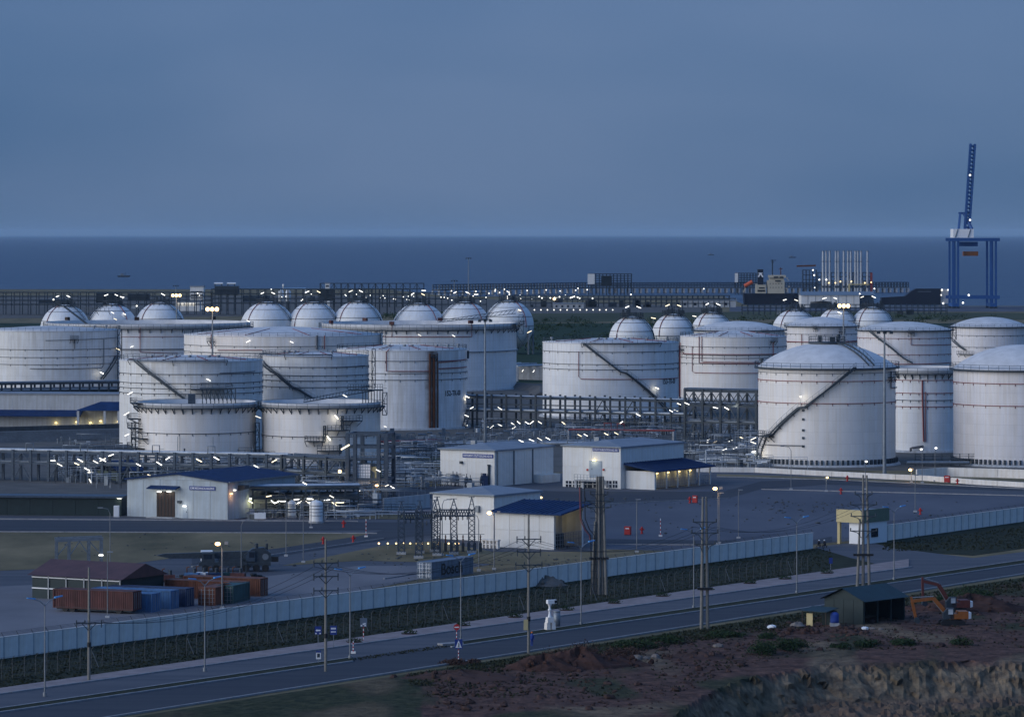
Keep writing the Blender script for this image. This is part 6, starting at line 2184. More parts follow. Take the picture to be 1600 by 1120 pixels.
def striped(label, x, y, hgt=2.2, n=8):
    o = thing('marker_post', label, 'post', G(x, y), 0, 'striped marker posts')
    for i in range(n): MB().cyl((0, 0, .3 + hgt * i / n), .06, hgt / n, 7).build('stripe', 'paint_white' if i % 2 else 'sign_red', o)
    MB().bb(-.3, .3, -.3, .3, 0, .3).build('footing', 'concrete_pale', o)
striped('tall red and white striped post near the striped island', 572, 839, 2.8); striped('striped post in the yard right of the red cabinet', 1032, 838, 2.8)

# ------------------------------------------------------------------ road signs
def road_sign(label, x, base, y0, y1, wpx, kind, stripe=False):
    k = mpp(base)
    z0, z1, W = (base - y1) * k, (base - y0) * k, wpx * k
    o = thing('road_sign', label, 'road sign', G(x, base), R_(6), 'road signs')
    if stripe:
        n_ = 7
        for i in range(n_): MB().cyl((0, 0, z0 * i / n_), .05, z0 / n_, 7).build('post_stripe', 'paint_white' if i % 2 else 'sign_red', o)
    else:
        MB().beam((0, 0, 0), (0, 0, z0 + .2), .08).build('post', 'galv', o)
    c = (z0 + z1) / 2
    if kind == 'disc':
        MB().tube([(0, -.08, c), (0, -.05, c)], W / 2, 24).build('plate', 'sign_red', o)
        MB().bb(-W * .36, W * .36, -.10, -.085, c - .07, c + .07).build('bar', 'paint_white', o)
        return
    pl = MB().bb(-W / 2, W / 2, -.08, -.05, z0, z1).build('plate', {'grey': 'box_grey', 'white': 'paint_white'}.get(kind, 'sign_blue'), o)
    if kind == 'arrow':
        MB().prism([(-W * .38, -.083, c), (-W * .14, -.083, c + .17), (-W * .14, -.083, c + .08), (W * .36, -.083, c + .08), (W * .36, -.083, c - .08), (-W * .14, -.083, c - .08), (-W * .14, -.083, c - .17)], (0, -.01, 0)).build('arrow', 'paint_white', pl)
        for x0 in (-.42, .2): MB().bb(W * x0, W * (x0 + .2), -.095, -.083, z0 + .04, z0 + .2).build('word', 'paint_white', pl)
    elif kind == 'words':
        for zz, hh in ((c + .10, .22), (c - .28, .16)):
            for j in range(4): MB().bb(-W * .38 + j * W * .19, -W * .38 + j * W * .19 + W * .14, -.095, -.083, zz, zz + hh).build('word', 'paint_white', pl)
    elif kind == 'ped':
        MB().prism([(-W * .40, -.083, z0 + W * .14), (W * .40, -.083, z0 + W * .14), (0, -.083, z1 - W * .12)], (0, -.01, 0)).build('triangle', 'paint_white', pl)
        q = z0 + W * .2
        f = MB().beam((0, -.1, q + .22), (.0, -.1, q + .42), .08).beam((0, -.1, q + .22), (-.08, -.1, q + .02), .05).beam((0, -.1, q + .22), (.09, -.1, q + .02), .05).beam((0, -.1, q + .38), (.1, -.1, q + .26), .04)
        f.ico((0, -.1, q + .48), .05, 8, 5)
        f.build('walking_figure', 'black', pl)
    elif kind == 'grey':
        for x0, zz in ((-.4, .06), (.1, .3), (.12, .06), (-.12, .25)): MB().bb(W * x0, W * (x0 + .2), -.095, -.083, z0 + zz, z0 + zz + .17).build('word', 'paint_white', pl)
    elif kind == 'white':
        MB().bb(-W * .5, W * .5, -.095, -.083, z1 - .22, z1).build('header', 'sign_blue', pl); MB().bb(-W * .28, W * .28, -.095, -.083, z0 + .2, z1 - .32).build('symbol', 'steel_dark', pl)
road_sign('blue road sign with a white arrow pointing left', 497, 1011, 978, 990.5, 10.5, 'arrow')
road_sign('blue road sign with two rows of white words', 521, 1013, 977, 991, 10.5, 'words')
road_sign('grey-blue direction sign on a striped post by the fence', 568, 1002, 965, 978.5, 11, 'grey', True)
road_sign('small white sign with a blue header on the median', 497.5, 1037, 1016, 1029, 7.5, 'white')
road_sign('round red no-entry sign on a striped post', 713.5, 1004, 974, 984.5, 9.6, 'disc', True)
road_sign('blue square pedestrian crossing sign with white triangle', 716.5, 1033, 998, 1013, 12, 'ped', True)
road_sign('small blue sign on the verge left of the gatehouse', 1298, 893, 871, 880, 5.5, 'plain')
striped('short striped post on the pavement kerb', 552, 1021, 1.3, 6)

# camera post on concrete blocks
k = mpp(985)
o = thing('camera_post', 'white post with a box head standing on concrete blocks on the median', 'camera post', G(859, 985), R_(25))
for x in (-.62, .12): MB().box((x + .28, 0, .55), (.55, .9, 1.1), 0, .85).build('block', 'concrete_pale', o)
MB().box((0, 0, 1.45), (.95, .8, .7), 0, .85).build('block', 'concrete_pale', o)
MB().cyl((0, 0, 1.8), .24, .5, 12, .15).cyl((0, 0, 2.3), .15, 1.0, 10).build('post', 'paint_white', o)
MB().ico((0, 0, 2.75), .24, 12, 8, sq=(1, 1, .9)).build('collar', 'paint_white', o)
MB().cyl((0, 0, 3.2), .16, .35, 10, .32).build('neck', 'paint_white', o)
MB().bb(-.38, .9, -.3, .3, 3.55, 4.05).build('housing', 'paint_white', o)
MB().bb(.55, .92, -.31, .31, 3.6, 4.0).build('lens_window', 'glass_dark', o)
o = thing('grey_bin', 'grey upright drum beside the camera post', 'drum', G(870, 979))
MB().lathe([(.01, 0), (.45, 0), (.48, 1.0), (.45, 2.0), (.01, 2.05)], 16).build('drum', 'steel_grey', o); MB().cyl((0, 0, 2.03), .5, .1, 16).build('lid', 'galv', o)

# ------------------------------------------------------------------ excavators
def excavator(label, x, y, rz, m, boom, trackm='black'):
    o = thing('excavator', label, 'excavator', G(x, y), R_(rz), 'excavators')
    for s_ in (-1, 1):
        pts = []
        for i in range(20):
            a = TAU * i / 20
            pts.append(Vector((1.6 * (1 if math.cos(a) > 0 else -1) + .45 * math.cos(a), s_ * 1.15 - .28, .45 + .45 * math.sin(a))))
        MB().prism(pts, (0, .56, 0)).build('track', trackm, o)
    MB().cyl((0, 0, .9), .8, .2, 14).build('slew_ring', 'steel_dark', o)
    MB().bb(-.6, 2.6, -1.3, 1.3, 1.1, 1.95).bb(.9, 2.6, -1.3, 1.3, 1.95, 2.35).build('house', m, o)
    MB().prism([(2.6, -1.3, 1.1), (3.1, -1.1, 1.2), (3.1, 1.1, 1.2), (2.6, 1.3, 1.1)], (0, 0, .95)).build('counterweight', 'paint_white', o)
    c_ = MB().prism([(-1.6, -1.3, 1.15), (.2, -1.3, 1.15), (.2, -1.3, 2.9), (-.9, -1.3, 2.9), (-1.6, -1.3, 2.1)], (0, 1.0, 0)).build('cab', 'steel_dark', o)
    MB().bb(-.8, .0, -1.33, -1.305, 1.9, 2.75).build('window', 'pipe_pale', c_)
    (a, b1, b2, s1, s2) = [Vector((p[0], .25, p[1])) for p in boom]
    f = MB()
    f.beam(a, b1, .45, .65); f.beam(b1, b2, .42, .5)
    f.build('boom', m, o)
    MB().beam(b2, s2, .35, .45).beam(b2 + (b2 - s2).normalized() * .7, b2, .3, .35).build('stick', m, o)
    MB().tube([a + Vector((-.2, 0, -.4)), b1 + Vector((-.3, 0, -.1))], .1, 7).tube([b1 + Vector((0, 0, .35)), b2 + (b2 - s2).normalized() * .6], .09, 7).build('cylinder', 'galv', o)
    d_ = (s2 - b2).normalized()
    bk = s2
    MB().prism([bk + Vector((-.1, -.5, .2)), bk + Vector((.5, -.5, .0)), bk + Vector((.75, -.5, -.6)), bk + Vector((.3, -.5, -.95)), bk + Vector((-.25, -.5, -.6))], (0, 1.0, 0)).build('bucket', 'steel_dark', o)
    o.scale = (.8, .8, .8)
    return o
excavator('orange excavator with its arm folded down to the left, front one', 1487, 976, 4, 'digger_orange', ((-.6, 1.7), (-3.0, 4.4), (-6.6, 4.0), (0, 0), (-6.0, 1.2)))
excavator('dark red excavator with raised arm behind the orange one', 1490, 958, 8, 'digger_red', ((-.6, 1.7), (-2.6, 4.9), (-5.4, 5.6), (0, 0), (-5.3, 2.2)))

# ------------------------------------------------------------------ people
def body_mesh(joints, edges, radii, m):
    me = bpy.data.meshes.new('body')
    me.from_pydata(joints, edges, [])
    ob = bpy.data.objects.new('tmp_body', me)
    col.objects.link(ob)
    sk = ob.modifiers.new('skin', 'SKIN')
    for i, r in enumerate(radii):
        me.skin_vertices[0].data[i].radius = r
    me.skin_vertices[0].data[0].use_root = True
    sb = ob.modifiers.new('sub', 'SUBSURF'); sb.levels = 2
    dg = bpy.context.evaluated_depsgraph_get()
    out = bpy.data.meshes.new_from_object(ob.evaluated_get(dg))
    bpy.data.objects.remove(ob)
    out.materials.clear(); out.materials.append(M[m])
    for p in out.polygons: p.use_smooth = True
    return out
def person(label, loc, rz, pose, cloth, shirt, cap):
    o = thing('person', label, 'person', loc, rz)
    st = pose == 'stand'
    hz_ = .92 if st else .48
    J = [(0, 0, hz_), (0, .0, hz_ + .28), (0, -.02 if st else -.1, hz_ + .52), (0, -.03 if st else -.14, hz_ + .62), (0, -.04 if st else -.17, hz_ + .76)]
    rd = [(.15, .11), (.15, .11), (.17, .10), (.055, .055), (.095, .11)]
    E = [(0, 1), (1, 2), (2, 3), (3, 4)]
    for s_ in (-1, 1):
        n0 = len(J)
        if st:
            J += [(s_ * .10, 0, hz_ - .06), (s_ * .12, -.02 + s_ * .08, .48), (s_ * .13, .02 + s_ * .1, .08), (s_ * .13, -.15 + s_ * .1, .03)]
        else:
            J += [(s_ * .10, -.05, hz_ - .02), (s_ * .14, -.45, hz_ + .02), (s_ * .14, -.42, .1), (s_ * .14, -.58, .04)]
        rd += [(.10, .10), (.07, .07), (.045, .05), (.045, .035)]
        E += [(0, n0), (n0, n0 + 1), (n0 + 1, n0 + 2), (n0 + 2, n0 + 3)]
        n1 = len(J)
        if st:
            J += [(s_ * .21, -.02, hz_ + .47), (s_ * .27, .02, hz_ + .20), (s_ * .26, -.10, hz_ - .04), (s_ * .25, -.14, hz_ - .14)]
        else:
            J += [(s_ * .21, -.10, hz_ + .47), (s_ * .26, -.18, hz_ + .20), (s_ * .16, -.38, hz_ + .10), (s_ * .12, -.44, hz_ + .08)]
        rd += [(.075, .075), (.05, .05), (.038, .038), (.04, .025)]
        E += [(2, n1), (n1, n1 + 1), (n1 + 1, n1 + 2), (n1 + 2, n1 + 3)]
    link('body', body_mesh(J, E, rd, cloth), o)
    hx = Vector(J[4])
    hd = MB().ico(hx + Vector((0, 0, .02)), .115, 14, 10, sq=(.86, 1.0, 1.15)).build('head', 'skin', o)
    MB().ico(hx + Vector((0, -.115, .0)), .022, 8, 5).build('nose', 'skin', hd)
    for s_ in (-1, 1):
        MB().ico(hx + Vector((s_ * .04, -.1, .035)), .014, 6, 4).build('eye', 'black', hd); MB().ico(hx + Vector((s_ * .102, 0, .01)), .028, 6, 4, sq=(.4, .8, 1.2)).build('ear', 'skin', hd)
    MB().lathe([(.128, .04), (.125, .09), (.09, .15), (.01, .18)], 14, c=hx).lathe([(.128, .04), (.18, .035), (.128, .05)], 14, c=hx).build('helmet', cap, o)
    MB().lathe([(.19, hz_ + .02), (.20, hz_ + .30), (.235, hz_ + .50), (.10, hz_ + .60)], 14, c=(0, J[1][1] - .01, 0)).build('shirt', shirt, o)
    for s_ in (-1, 1):      # hands: palm with separate curled fingers
        hp = Vector(J[12] if s_ < 0 else J[20]) if len(J) > 20 else Vector((0, 0, 0))
        h_ = MB().box(hp + Vector((0, -.01, -.05)), (.035, .075, .09))
        for q in range(4): h_.tube([hp + Vector((0, -.04 + q * .022, -.09)), hp + Vector((-s_ * .01, -.04 + q * .022, -.135 + abs(q - 1.4) * .008)), hp + Vector((-s_ * .03, -.04 + q * .022, -.16 + abs(q - 1.4) * .008))], .0095, 6)
        h_.tube([hp + Vector((0, -.045, -.02)), hp + Vector((0, -.075, -.06)), hp + Vector((-s_ * .015, -.08, -.09))], .011, 6)
        h_.build('hand', 'skin', o)
    return o
person('person in blue work clothes and orange cap standing behind the board pole', G(831, 1009), R_(20), 'stand', 'cloth_blue', 'cloth_blue', 'cloth_orange')
person('seated person in dark clothes and white helmet by the wall end, left of two', G(1279, 856), R_(30), 'sit', 'cloth_dark', 'cloth_dark', 'paint_white')
person('seated person in dark clothes and white helmet by the wall end, right of two', G(1289, 856), R_(-40), 'sit', 'cloth_dark', 'cloth_dark', 'paint_white')
o = thing('bench', 'low dark bench at the wall end under the two seated people', 'bench', G(1284, 855.7) + Vector((0, .1, 0)))
MB().bb(-1.0, 1.0, -.18, .25, .34, .40).build('seat', 'bark', o)
for x in (-.8, .8):
    for y in (-.1, .18): MB().bb(x - .05, x + .05, y - .04, y + .04, 0, .34).build('leg', 'bark', o)

# ------------------------------------------------------------------ plants, heaps, stones
def leaf_cloud(b, c, rx, ry, rz_, n, size, rg):
    for _ in range(n):
        u, v = rg.uniform(0, TAU), math.acos(rg.uniform(-.3, 1))
        q = rg.uniform(.55, 1.0) * (1 + .25 * math.sin(3 * u + 2 * v))
        p = Vector((c[0] + rx * q * math.sin(v) * math.cos(u), c[1] + ry * q * math.sin(v) * math.sin(u), c[2] + rz_ * q * math.cos(v)))
        a = Vector((rg.uniform(-1, 1), rg.uniform(-1, 1), rg.uniform(-.6, 1))).normalized() * size * rg.uniform(.5, 1.3)
        e = Vector((rg.uniform(-1, 1), rg.uniform(-1, 1), rg.uniform(-1, 1))).normalized() * size * .5
        b.add([p, p + a * .5 + e, p + a, p + a * .5 - e], [(0, 1, 2, 3)])
def bush(label, x, y, w_, hgt, m='leaf', n=900, size=.28, nm='shrub', z0=0.0):
    o = thing(nm, label, 'shrub', G(x, y) + Vector((0, 0, z0)), rnd.uniform(0, 6), 'shrubs')
    rg = random.Random(int(x * 13 + y))
    b = MB()
    for i in range(5):
        c = (rg.uniform(-.3, .3) * w_, rg.uniform(-.3, .3) * w_, hgt * rg.uniform(.15, .4))
        leaf_cloud(b, c, w_ * rg.uniform(.25, .42), w_ * rg.uniform(.25, .42), hgt * rg.uniform(.4, .65), n // 5, size, rg)
    b.build('foliage', m, o)
    b = MB()
    for i in range(6):
        a = rg.uniform(0, TAU)
        b.tube([(0, 0, 0), (w_ * .15 * math.cos(a), w_ * .15 * math.sin(a), hgt * .4), (w_ * .3 * math.cos(a), w_ * .3 * math.sin(a), hgt * .7)], .05, 5, .015)
    b.build('stem', 'bark', o)
for i, (x, y, w_, hgt, m_, lb) in enumerate((
    (1195, 1022, 4.2, 2.0, 'leaf', 'green shrub on the brink of the eroded bank, left one'), (1222, 1017, 3.8, 1.9, 'leaf', 'green shrub on the brink of the eroded bank, next to the left one'), (1248, 1012, 3.0, 1.3, 'leaf', 'low green shrub on the bank, third along'),
    (1206, 998, 3.0, 1.0, 'leaf', 'dark low shrub on the red earth left of the green shed'), (1500, 1009, 2.6, 1.2, 'leaf', 'green shrub on the bank below the excavators'), (1360, 1010, 3.4, .8, 'leaf', 'low scrub along the bank, below the green shed'),
    (1410, 1008, 3.4, .8, 'leaf', 'low scrub along the bank, left of the excavators'), (1310, 1012, 2.6, .7, 'leaf', 'low scrub along the bank, left of the shed line'), (990, 1012, 5.5, 1.2, 'leaf', 'dark green scrub beside the road, right of the dead brush'),
    (1040, 1004, 5.0, 1.0, 'leaf', 'dark green scrub beside the road, left of the double pole'), (1130, 995, 4.6, .8, 'leaf', 'dark green scrub beside the road, right of the double pole'), (1476, 944, 6.0, 1.6, 'leaf', 'dark bushes behind the excavators'), (1520, 936, 6.0, 1.8, 'leaf', 'dark bushes behind the excavators at the right edge'),
    (870, 1036, 6.0, 1.9, 'leaf_dry', 'big heap of dead brown brush below the board pole'), (905, 1030, 5.5, 2.4, 'leaf_dry', 'dead brown brush heap, highest, right of the board pole'), (930, 1036, 5.0, 1.6, 'leaf_dry', 'dead brown brush at the middle of the heap'), (840, 1040, 4.5, 1.5, 'leaf_dry', 'dead brown brush at the left foot of the heap'), (975, 1026, 5.5, 1.7, 'leaf_dry', 'dead brown brush at the right end of the heap'), (960, 1036, 4.5, 1.2, 'leaf_dry', 'dead brown brush low at the right of the heap'), (710, 1038, 3.2, .8, 'leaf_dry', 'low dead brush below the pedestrian sign'), (735, 1036, 2.4, .6, 'leaf_dry', 'low dead brush right of the pedestrian sign'),
    (1380, 838, 1.2, 1.6, 'leaf', 'small dark shrub in front of the right wall'))):
    bush(lb, x, y, w_, hgt, m_, 1100 if w_ > 3 else 500, .26 if m_ == 'leaf' else .22)
for i, (x, y) in enumerate(((554, 1005), (639, 992), (723, 979), (805, 966), (885, 955), (960, 944), (1035, 933), (1104, 923), (1172, 913), (1227, 906), (1292, 897))):
    o = thing('sapling', 'small plant in a round soil pit on the pavement, number %s from the left' % ('one two three four five six seven eight nine ten eleven'.split()[i]), 'plant', G(x, y) + Vector((0, 0, .19)), 0, 'pavement plants')
    rg = random.Random(i)
    b = MB(); leaf_cloud(b, (0, 0, .12), 1.0, .9, .4, 160, .2, rg); b.build('foliage', 'leaf', o)
    MB().lathe([(.01, .03), (.95, .03), (1.05, -.02)], 16).build('soil_pit', 'clod', o)

def heap(label, x, y, w_, dpt, hgt, m='red_earth', seed=1):
    rg = random.Random(seed)
    b = MB()
    n_, mm = 26, 12
    vs, fs = [], []
    ph = [rg.uniform(0, 6.3) for _ in range(4)]
    for i in range(mm + 1):
        t_ = i / mm
        for j in range(n_):
            a = TAU * j / n_
            rr = t_ * (1 + .15 * math.sin(2 * a + ph[0]) + .1 * math.sin(5 * a + ph[1]))
            z = hgt * max(0, (1 - t_ ** 1.5)) * (1 + .25 * math.sin(3 * a + 4 * t_ + ph[2])) + rg.uniform(-.08, .08) * hgt * (t_ < .95)
            vs.append((w_ * rr * math.cos(a), dpt * rr * math.sin(a), max(z, 0) if t_ < .99 else -.05))
    for i in range(mm):
        for j in range(n_): fs.append((i * n_ + j, (i + 1) * n_ + j, (i + 1) * n_ + (j + 1) % n_, i * n_ + (j + 1) % n_))
    b.add(vs, fs)
    ob = b.build('earth_heap', m, loc=G(x, y))
    c = MB()
    for _ in range(26):
        a, q = rg.uniform(0, TAU), rg.uniform(.3, 1.15)
        s_ = rg.uniform(.1, .38)
        c.ico((w_ * q * math.cos(a), dpt * q * math.sin(a), max(0, hgt * (1 - q ** 1.5)) + s_ * .3), s_, 6, 4, .3, rg=rg)
    c.build('clod', m, ob, kind='stuff')
    return tag(ob, label, 'earth heap', 'earth heaps')
for i, a in enumerate((('heap of dark reddish clods below the board pole', 850, 1046, 4.5, 3, 1.6, 'clod'), ('heap of dark reddish clods in the middle of the brush', 905, 1042, 5.5, 3.5, 2.0, 'clod'), ('low heap of dark clods at the right end of the brush', 965, 1038, 4.5, 3, 1.0, 'clod'),
    ('low red earth mound left of the eroded bank', 1090, 1028, 5, 3, .7, 'red_earth'), ('red earth pile with rubble in front of the green shed', 1322, 988, 2.6, 2, .7, 'red_earth'), ('dark red earth bank behind the excavators', 1515, 952, 8, 5, 1.8, 'clod'), ('grey earth pile between fence and wall behind the camera post', 848, 914, 3.4, 3, 1.3, 'berm'), ('low brown mound left of the lean-to', 1250, 989, 3, 2, .5, 'clod'), ('brown earth mound at the bottom centre left', 720, 1060, 7, 4, .9, 'red_earth'))):
    heap(*a, seed=i + 3)
for i, (x, y, s_, lb) in enumerate(((995, 1031, .55, 'pale boulder at the right foot of the brush heap'), (1010, 1030, .35, 'small pale stone beside the boulder'), (1024, 1028, .45, 'pale stone, second right of the boulder'), (1086, 1027, .5, 'pale stone on the red earth left of the bank'), (1122, 1012, .5, 'pale rounded stone beside the red track'), (1246, 981, .7, 'pale rubble lump left of the lean-to'), (1206, 982, .45, 'white sack on the grass left of the lean-to'), (1316, 985, .4, 'reddish rubble lump by the water tank'), (1352, 984, .4, 'white rubble lump in front of the green shed'), (1362, 984, .35, 'pale rubble lump in front of the shed opening'), (1376, 985, .3, 'small pale stone in front of the shed opening'))):
    b = MB().ico((0, 0, s_ * .45), s_, 9, 6, .22, (1.3, 1, .75), random.Random(i))
    tag(b.build('stone', 'rock' if 'white' not in lb else 'paint_white', loc=G(x, y)), lb, 'stone', 'loose stones')

# grass and weeds on the verges: nobody could count them
b = MB()
rg = random.Random(5)
def tufts(n, xa, xb, la, lb, hmin, hmax):
    for _ in range(n):
        x = rg.uniform(xa, xb)
        y = la(x) + (lb(x) - la(x)) * rg.random()
        p = G(x, y)
        for q in range(3):
            hgt = rg.uniform(hmin, hmax)
            a = rg.uniform(0, TAU)
            d_ = Vector((math.cos(a), math.sin(a), 0))
            w_ = rg.uniform(.08, .22)
            e = Vector((rg.uniform(-.25, .25), rg.uniform(-.25, .25), hgt))
            b.add([p - d_ * w_, p + d_ * w_, p + e], [(0, 1, 2)])
tufts(7000, -40, 1300, lambda x: wall_l(x) + 1.5, lambda x: side_u(x) - 1, .06, .30)
tufts(900, 1380, 1640, lambda x: 850 + (x - 1380) * -.12, lambda x: 862 + (x - 1380) * -.02, .1, .4)
tufts(4500, 640, 1600, lambda x: road_l(x) + 6, lambda x: road_l(x) + 26, .08, .4)
tufts(1500, 660, 1600, lambda x: road_l(x) + 26, lambda x: min(bank_row(x) - 2, 1090), .08, .3)
tufts(2500, -40, 1600, lambda x: med_u(x) + .8, lambda x: med_l(x) - .8, .08, .25)
g = b.build('grass', 'weed', kind='stuff')
g['label'] = 'rough dark grass and weeds along the road verges'
g['category'] = 'grass'

# kerbs along the site roads and grass plots, debris on the yard
for a, c in (((-60, 831), (590, 834)), ((-60, 811), (560, 815)), ((300, 886), (600, 842)), ((940, 851), (1262, 853)), ((1120, 745), (1300, 750)), ((1300, 750), (1640, 766)), ((880, 791), (1140, 779)), ((1190, 765), (1640, 776)), ((600, 905), (650, 897))):
    kerb_line(ln(a, c), a[0], c[0], .22)
b = MB()
rg = random.Random(31)
for _ in range(420):
    x, y = rg.choice(((rg.uniform(1000, 1500), rg.uniform(775, 840)), (rg.uniform(1180, 1330), rg.uniform(785, 802)), (rg.uniform(90, 640), rg.uniform(835, 905)), (rg.uniform(560, 900), rg.uniform(866, 885)), (rg.uniform(600, 1050), rg.uniform(775, 800))))
    p = G(x, y)
    s_ = rg.uniform(.05, .16) if rg.random() < .9 else rg.uniform(.16, .28)
    b.ico((p.x, p.y, s_ * .3 + .08), s_, 6, 4, .3, (1.6, 1.2, .6), rg)
g = b.build('debris', 'bund_dark', kind='stuff')
g['label'] = 'small clods and debris scattered over yards and dry grass'
g['category'] = 'debris'

b = MB()
rg = random.Random(77)
for _ in range(1500):
    x = rg.uniform(680, 1620)
    y = rg.uniform(road_l(x) + 16, min(bank_row(x) - 1, 1110))
    p = G(x, y)
    s_ = rg.uniform(.05, .2) if rg.random() < .93 else rg.uniform(.2, .5)
    b.ico((p.x, p.y, s_ * .25 + .05), s_, 6, 4, .3, (1.3, 1.2, .7), rg)
g = b.build('clods', 'red_earth', kind='stuff')
g['label'] = 'loose clods and stones over the red earth in the foreground'
g['category'] = 'clods'

# ------------------------------------------------------------------ far plant, harbour and sea
def far_frame(label, x0, x1, y0, y1, base, nx, nz, dpt=10, m='steel_dark', r=.45, extra=(), diag=False, name='process_unit'):
    """open steel frame given by its photo outline"""
    D = dep(base)
    k = D / F
    o = thing(name, label, 'steel frame', G(x0, base), 0, 'far process frames')
    W, z0, z1 = (x1 - x0) * k, (base - y1) * k, (base - y0) * k
    b = MB()
    for i in range(nx + 1):
        for y in (0, dpt):
            MB_ = b.beam((W * i / nx, y, 0), (W * i / nx, y, z1), r)
    for j in range(nz + 1):
        z = z0 + (z1 - z0) * j / nz
        for y in (0, dpt): b.beam((0, y, z), (W, y, z), r)
        for i in range(nx + 1): b.beam((W * i / nx, 0, z), (W * i / nx, dpt, z), r)
    if diag:
        for i in range(nx): b.beam((W * i / nx, 0, z0 if i % 2 else z1), (W * (i + 1) / nx, 0, z1 if i % 2 else z0), r * .7)
    b.build('frame', m, o, kind='stuff')
    for (xa, xb, ya, yb, mm) in extra:
        MB().bb((xa - x0) * k, (xb - x0) * k, 1, dpt - 1, (base - yb) * k, (base - ya) * k).build('equipment', mm, o)
    return o, k
def far_lamps(o, k, x0, base, pts, m='tube_dim', s=.7):
    for (x, y) in pts:
        MB().ico(((x - x0) * k, -1.5, (base - y) * k), s * k / .4 * .55, 6, 4).build('lamp', m, o)
P_ = random.Random(21)
o, k = far_frame('dark far pipe rack behind the leftmost gas spheres', -60, 330, 457, 476, 492, 30, 3, 14, 'steel_dark', .5, ((60, 100, 468, 474, 'steel_blue'), (150, 185, 458, 473, 'steel_dark'), (200, 232, 459, 470, 'steel_dark'), (205, 215, 475, 482, 'pipe_pale')))
far_lamps(o, k, -60, 492, ((84, 468), (192, 465), (214, 478)), 'tube_white', .9)
o, k = far_frame('dark far pipe rack behind the close trio of spheres', 330, 640, 452, 474, 492, 26, 3, 14, 'steel_dark', .5, ((335, 372, 447, 461, 'steel_dark'), (380, 420, 462, 472, 'steel_blue'), (500, 520, 452, 470, 'steel_dark')))
far_lamps(o, k, 330, 492, [(P_.uniform(440, 640), P_.uniform(459, 472)) for _ in range(15)] + [(424, 452)], 'tube_white', .55)
o, k = far_frame('tall open far gallery, lighter against the sea', 500, 662, 443, 460, 480, 15, 2, 12, 'steel_dark', .45, (), True)
far_lamps(o, k, 500, 480, [(P_.uniform(560, 660), P_.uniform(461, 470)) for _ in range(10)], 'tube_white', .5)
o, k = far_frame('far frame with pipe bridges behind the wide tank', 640, 760, 458, 476, 490, 12, 2, 12, 'steel_dark', .45)
far_lamps(o, k, 640, 490, [(P_.uniform(640, 760), P_.uniform(460, 472)) for _ in range(9)], 'tube_white', .6)
def far_block(label, x0, x1, y0, base, m, parts=(), dpt=12, name='far_building', cat='building'):
    k = dep(base) / F
    o = thing(name, label, cat, G(x0, base), 0, 'far buildings')
    W, z = (x1 - x0) * k, (base - y0) * k
    MB().bb(0, W, 0, dpt, 0, z).build('wall', m, o)
    MB().bb(-.4, W + .4, -.4, dpt + .4, z, z + .6).build('roof', 'roof_grey', o)
    for (xa, xb, ya, yb, mm) in parts:
        MB().bb((xa - x0) * k, (xb - x0) * k, -.25, -.02, (base - yb) * k, (base - ya) * k).build('window', mm, o)
    return o, k
o, k = far_block('white far plant building with lit storeys, right of the orange mast', 297, 318, 448, 484, 'wall_white', [(298, 316, y, y + 1.6, 'black') for y in (455, 460, 465, 470)])
far_lamps(o, k, 297, 484, ((309, 458), (312, 462)), 'tube_white', .7)
o, k = far_block('low white lit store right of the white far building', 276, 312, 472, 486, 'wall_white', [(277 + i * 6, 281 + i * 6, 474, 477, 'tube_dim') for i in range(5)])
for x, lb in ((334, 'left'), (354, 'right')):
    k = dep(486) / F
    o = thing('roof_drum', '%s one of two long white lit drums above the far rack' % lb, 'drum', G(x, 486) + Vector((0, 3, 0)), 0, 'white roof drums')
    z = (486 - 443) * k
    MB().tube([(0, 0, z), (14 * k, 0, z)], 1.6 * k, 12).build('drum', 'diamond', o)
    for xx in (1.5, 12): MB().bb(xx * k - .3, xx * k + .3, -.6, .6, 0, z - k).build('support', 'steel_dark', o)
for x, lb in ((440, 'left of two white lit columns with an overhead pipe, far plant'), (451, 'right of two white lit columns with an overhead pipe, far plant')):
    k = dep(486) / F
    o = thing('far_column', lb, 'vessel', G(x, 486) + Vector((0, -4, 0)), 0, 'white far columns')
    z0, z1 = (486 - 472) * k, (486 - 455) * k
    MB().lathe([(.01, z0), (4.2 * k, z0 + .5), (4.2 * k, z1), (2 * k, z1 + 1), (.01, z1 + 1.3)], 16).build('drum', 'diamond', o)
    for a in (0, 2.1, 4.2): MB().beam((3 * k * math.sin(a), 3 * k * math.cos(a), 0), (3 * k * math.sin(a), 3 * k * math.cos(a), z0 + 1), .5).build('leg', 'steel_dark', o)
    if x == 440:
        z = (486 - 451) * k
        MB().tube([(3 * k, 0, z + 7 * k), (3 * k, 0, z), (38 * k, 0, z), (38 * k, 0, z - 8 * k)], .8, 8).build('pipe', 'diamond', o)
o, k = far_block('small white tower block above the far rack', 508, 515, 443, 484, 'wall_white', [(509, 514, 446, 448, 'glass_dark'), (509, 514, 451, 453, 'glass_dark')], 3)

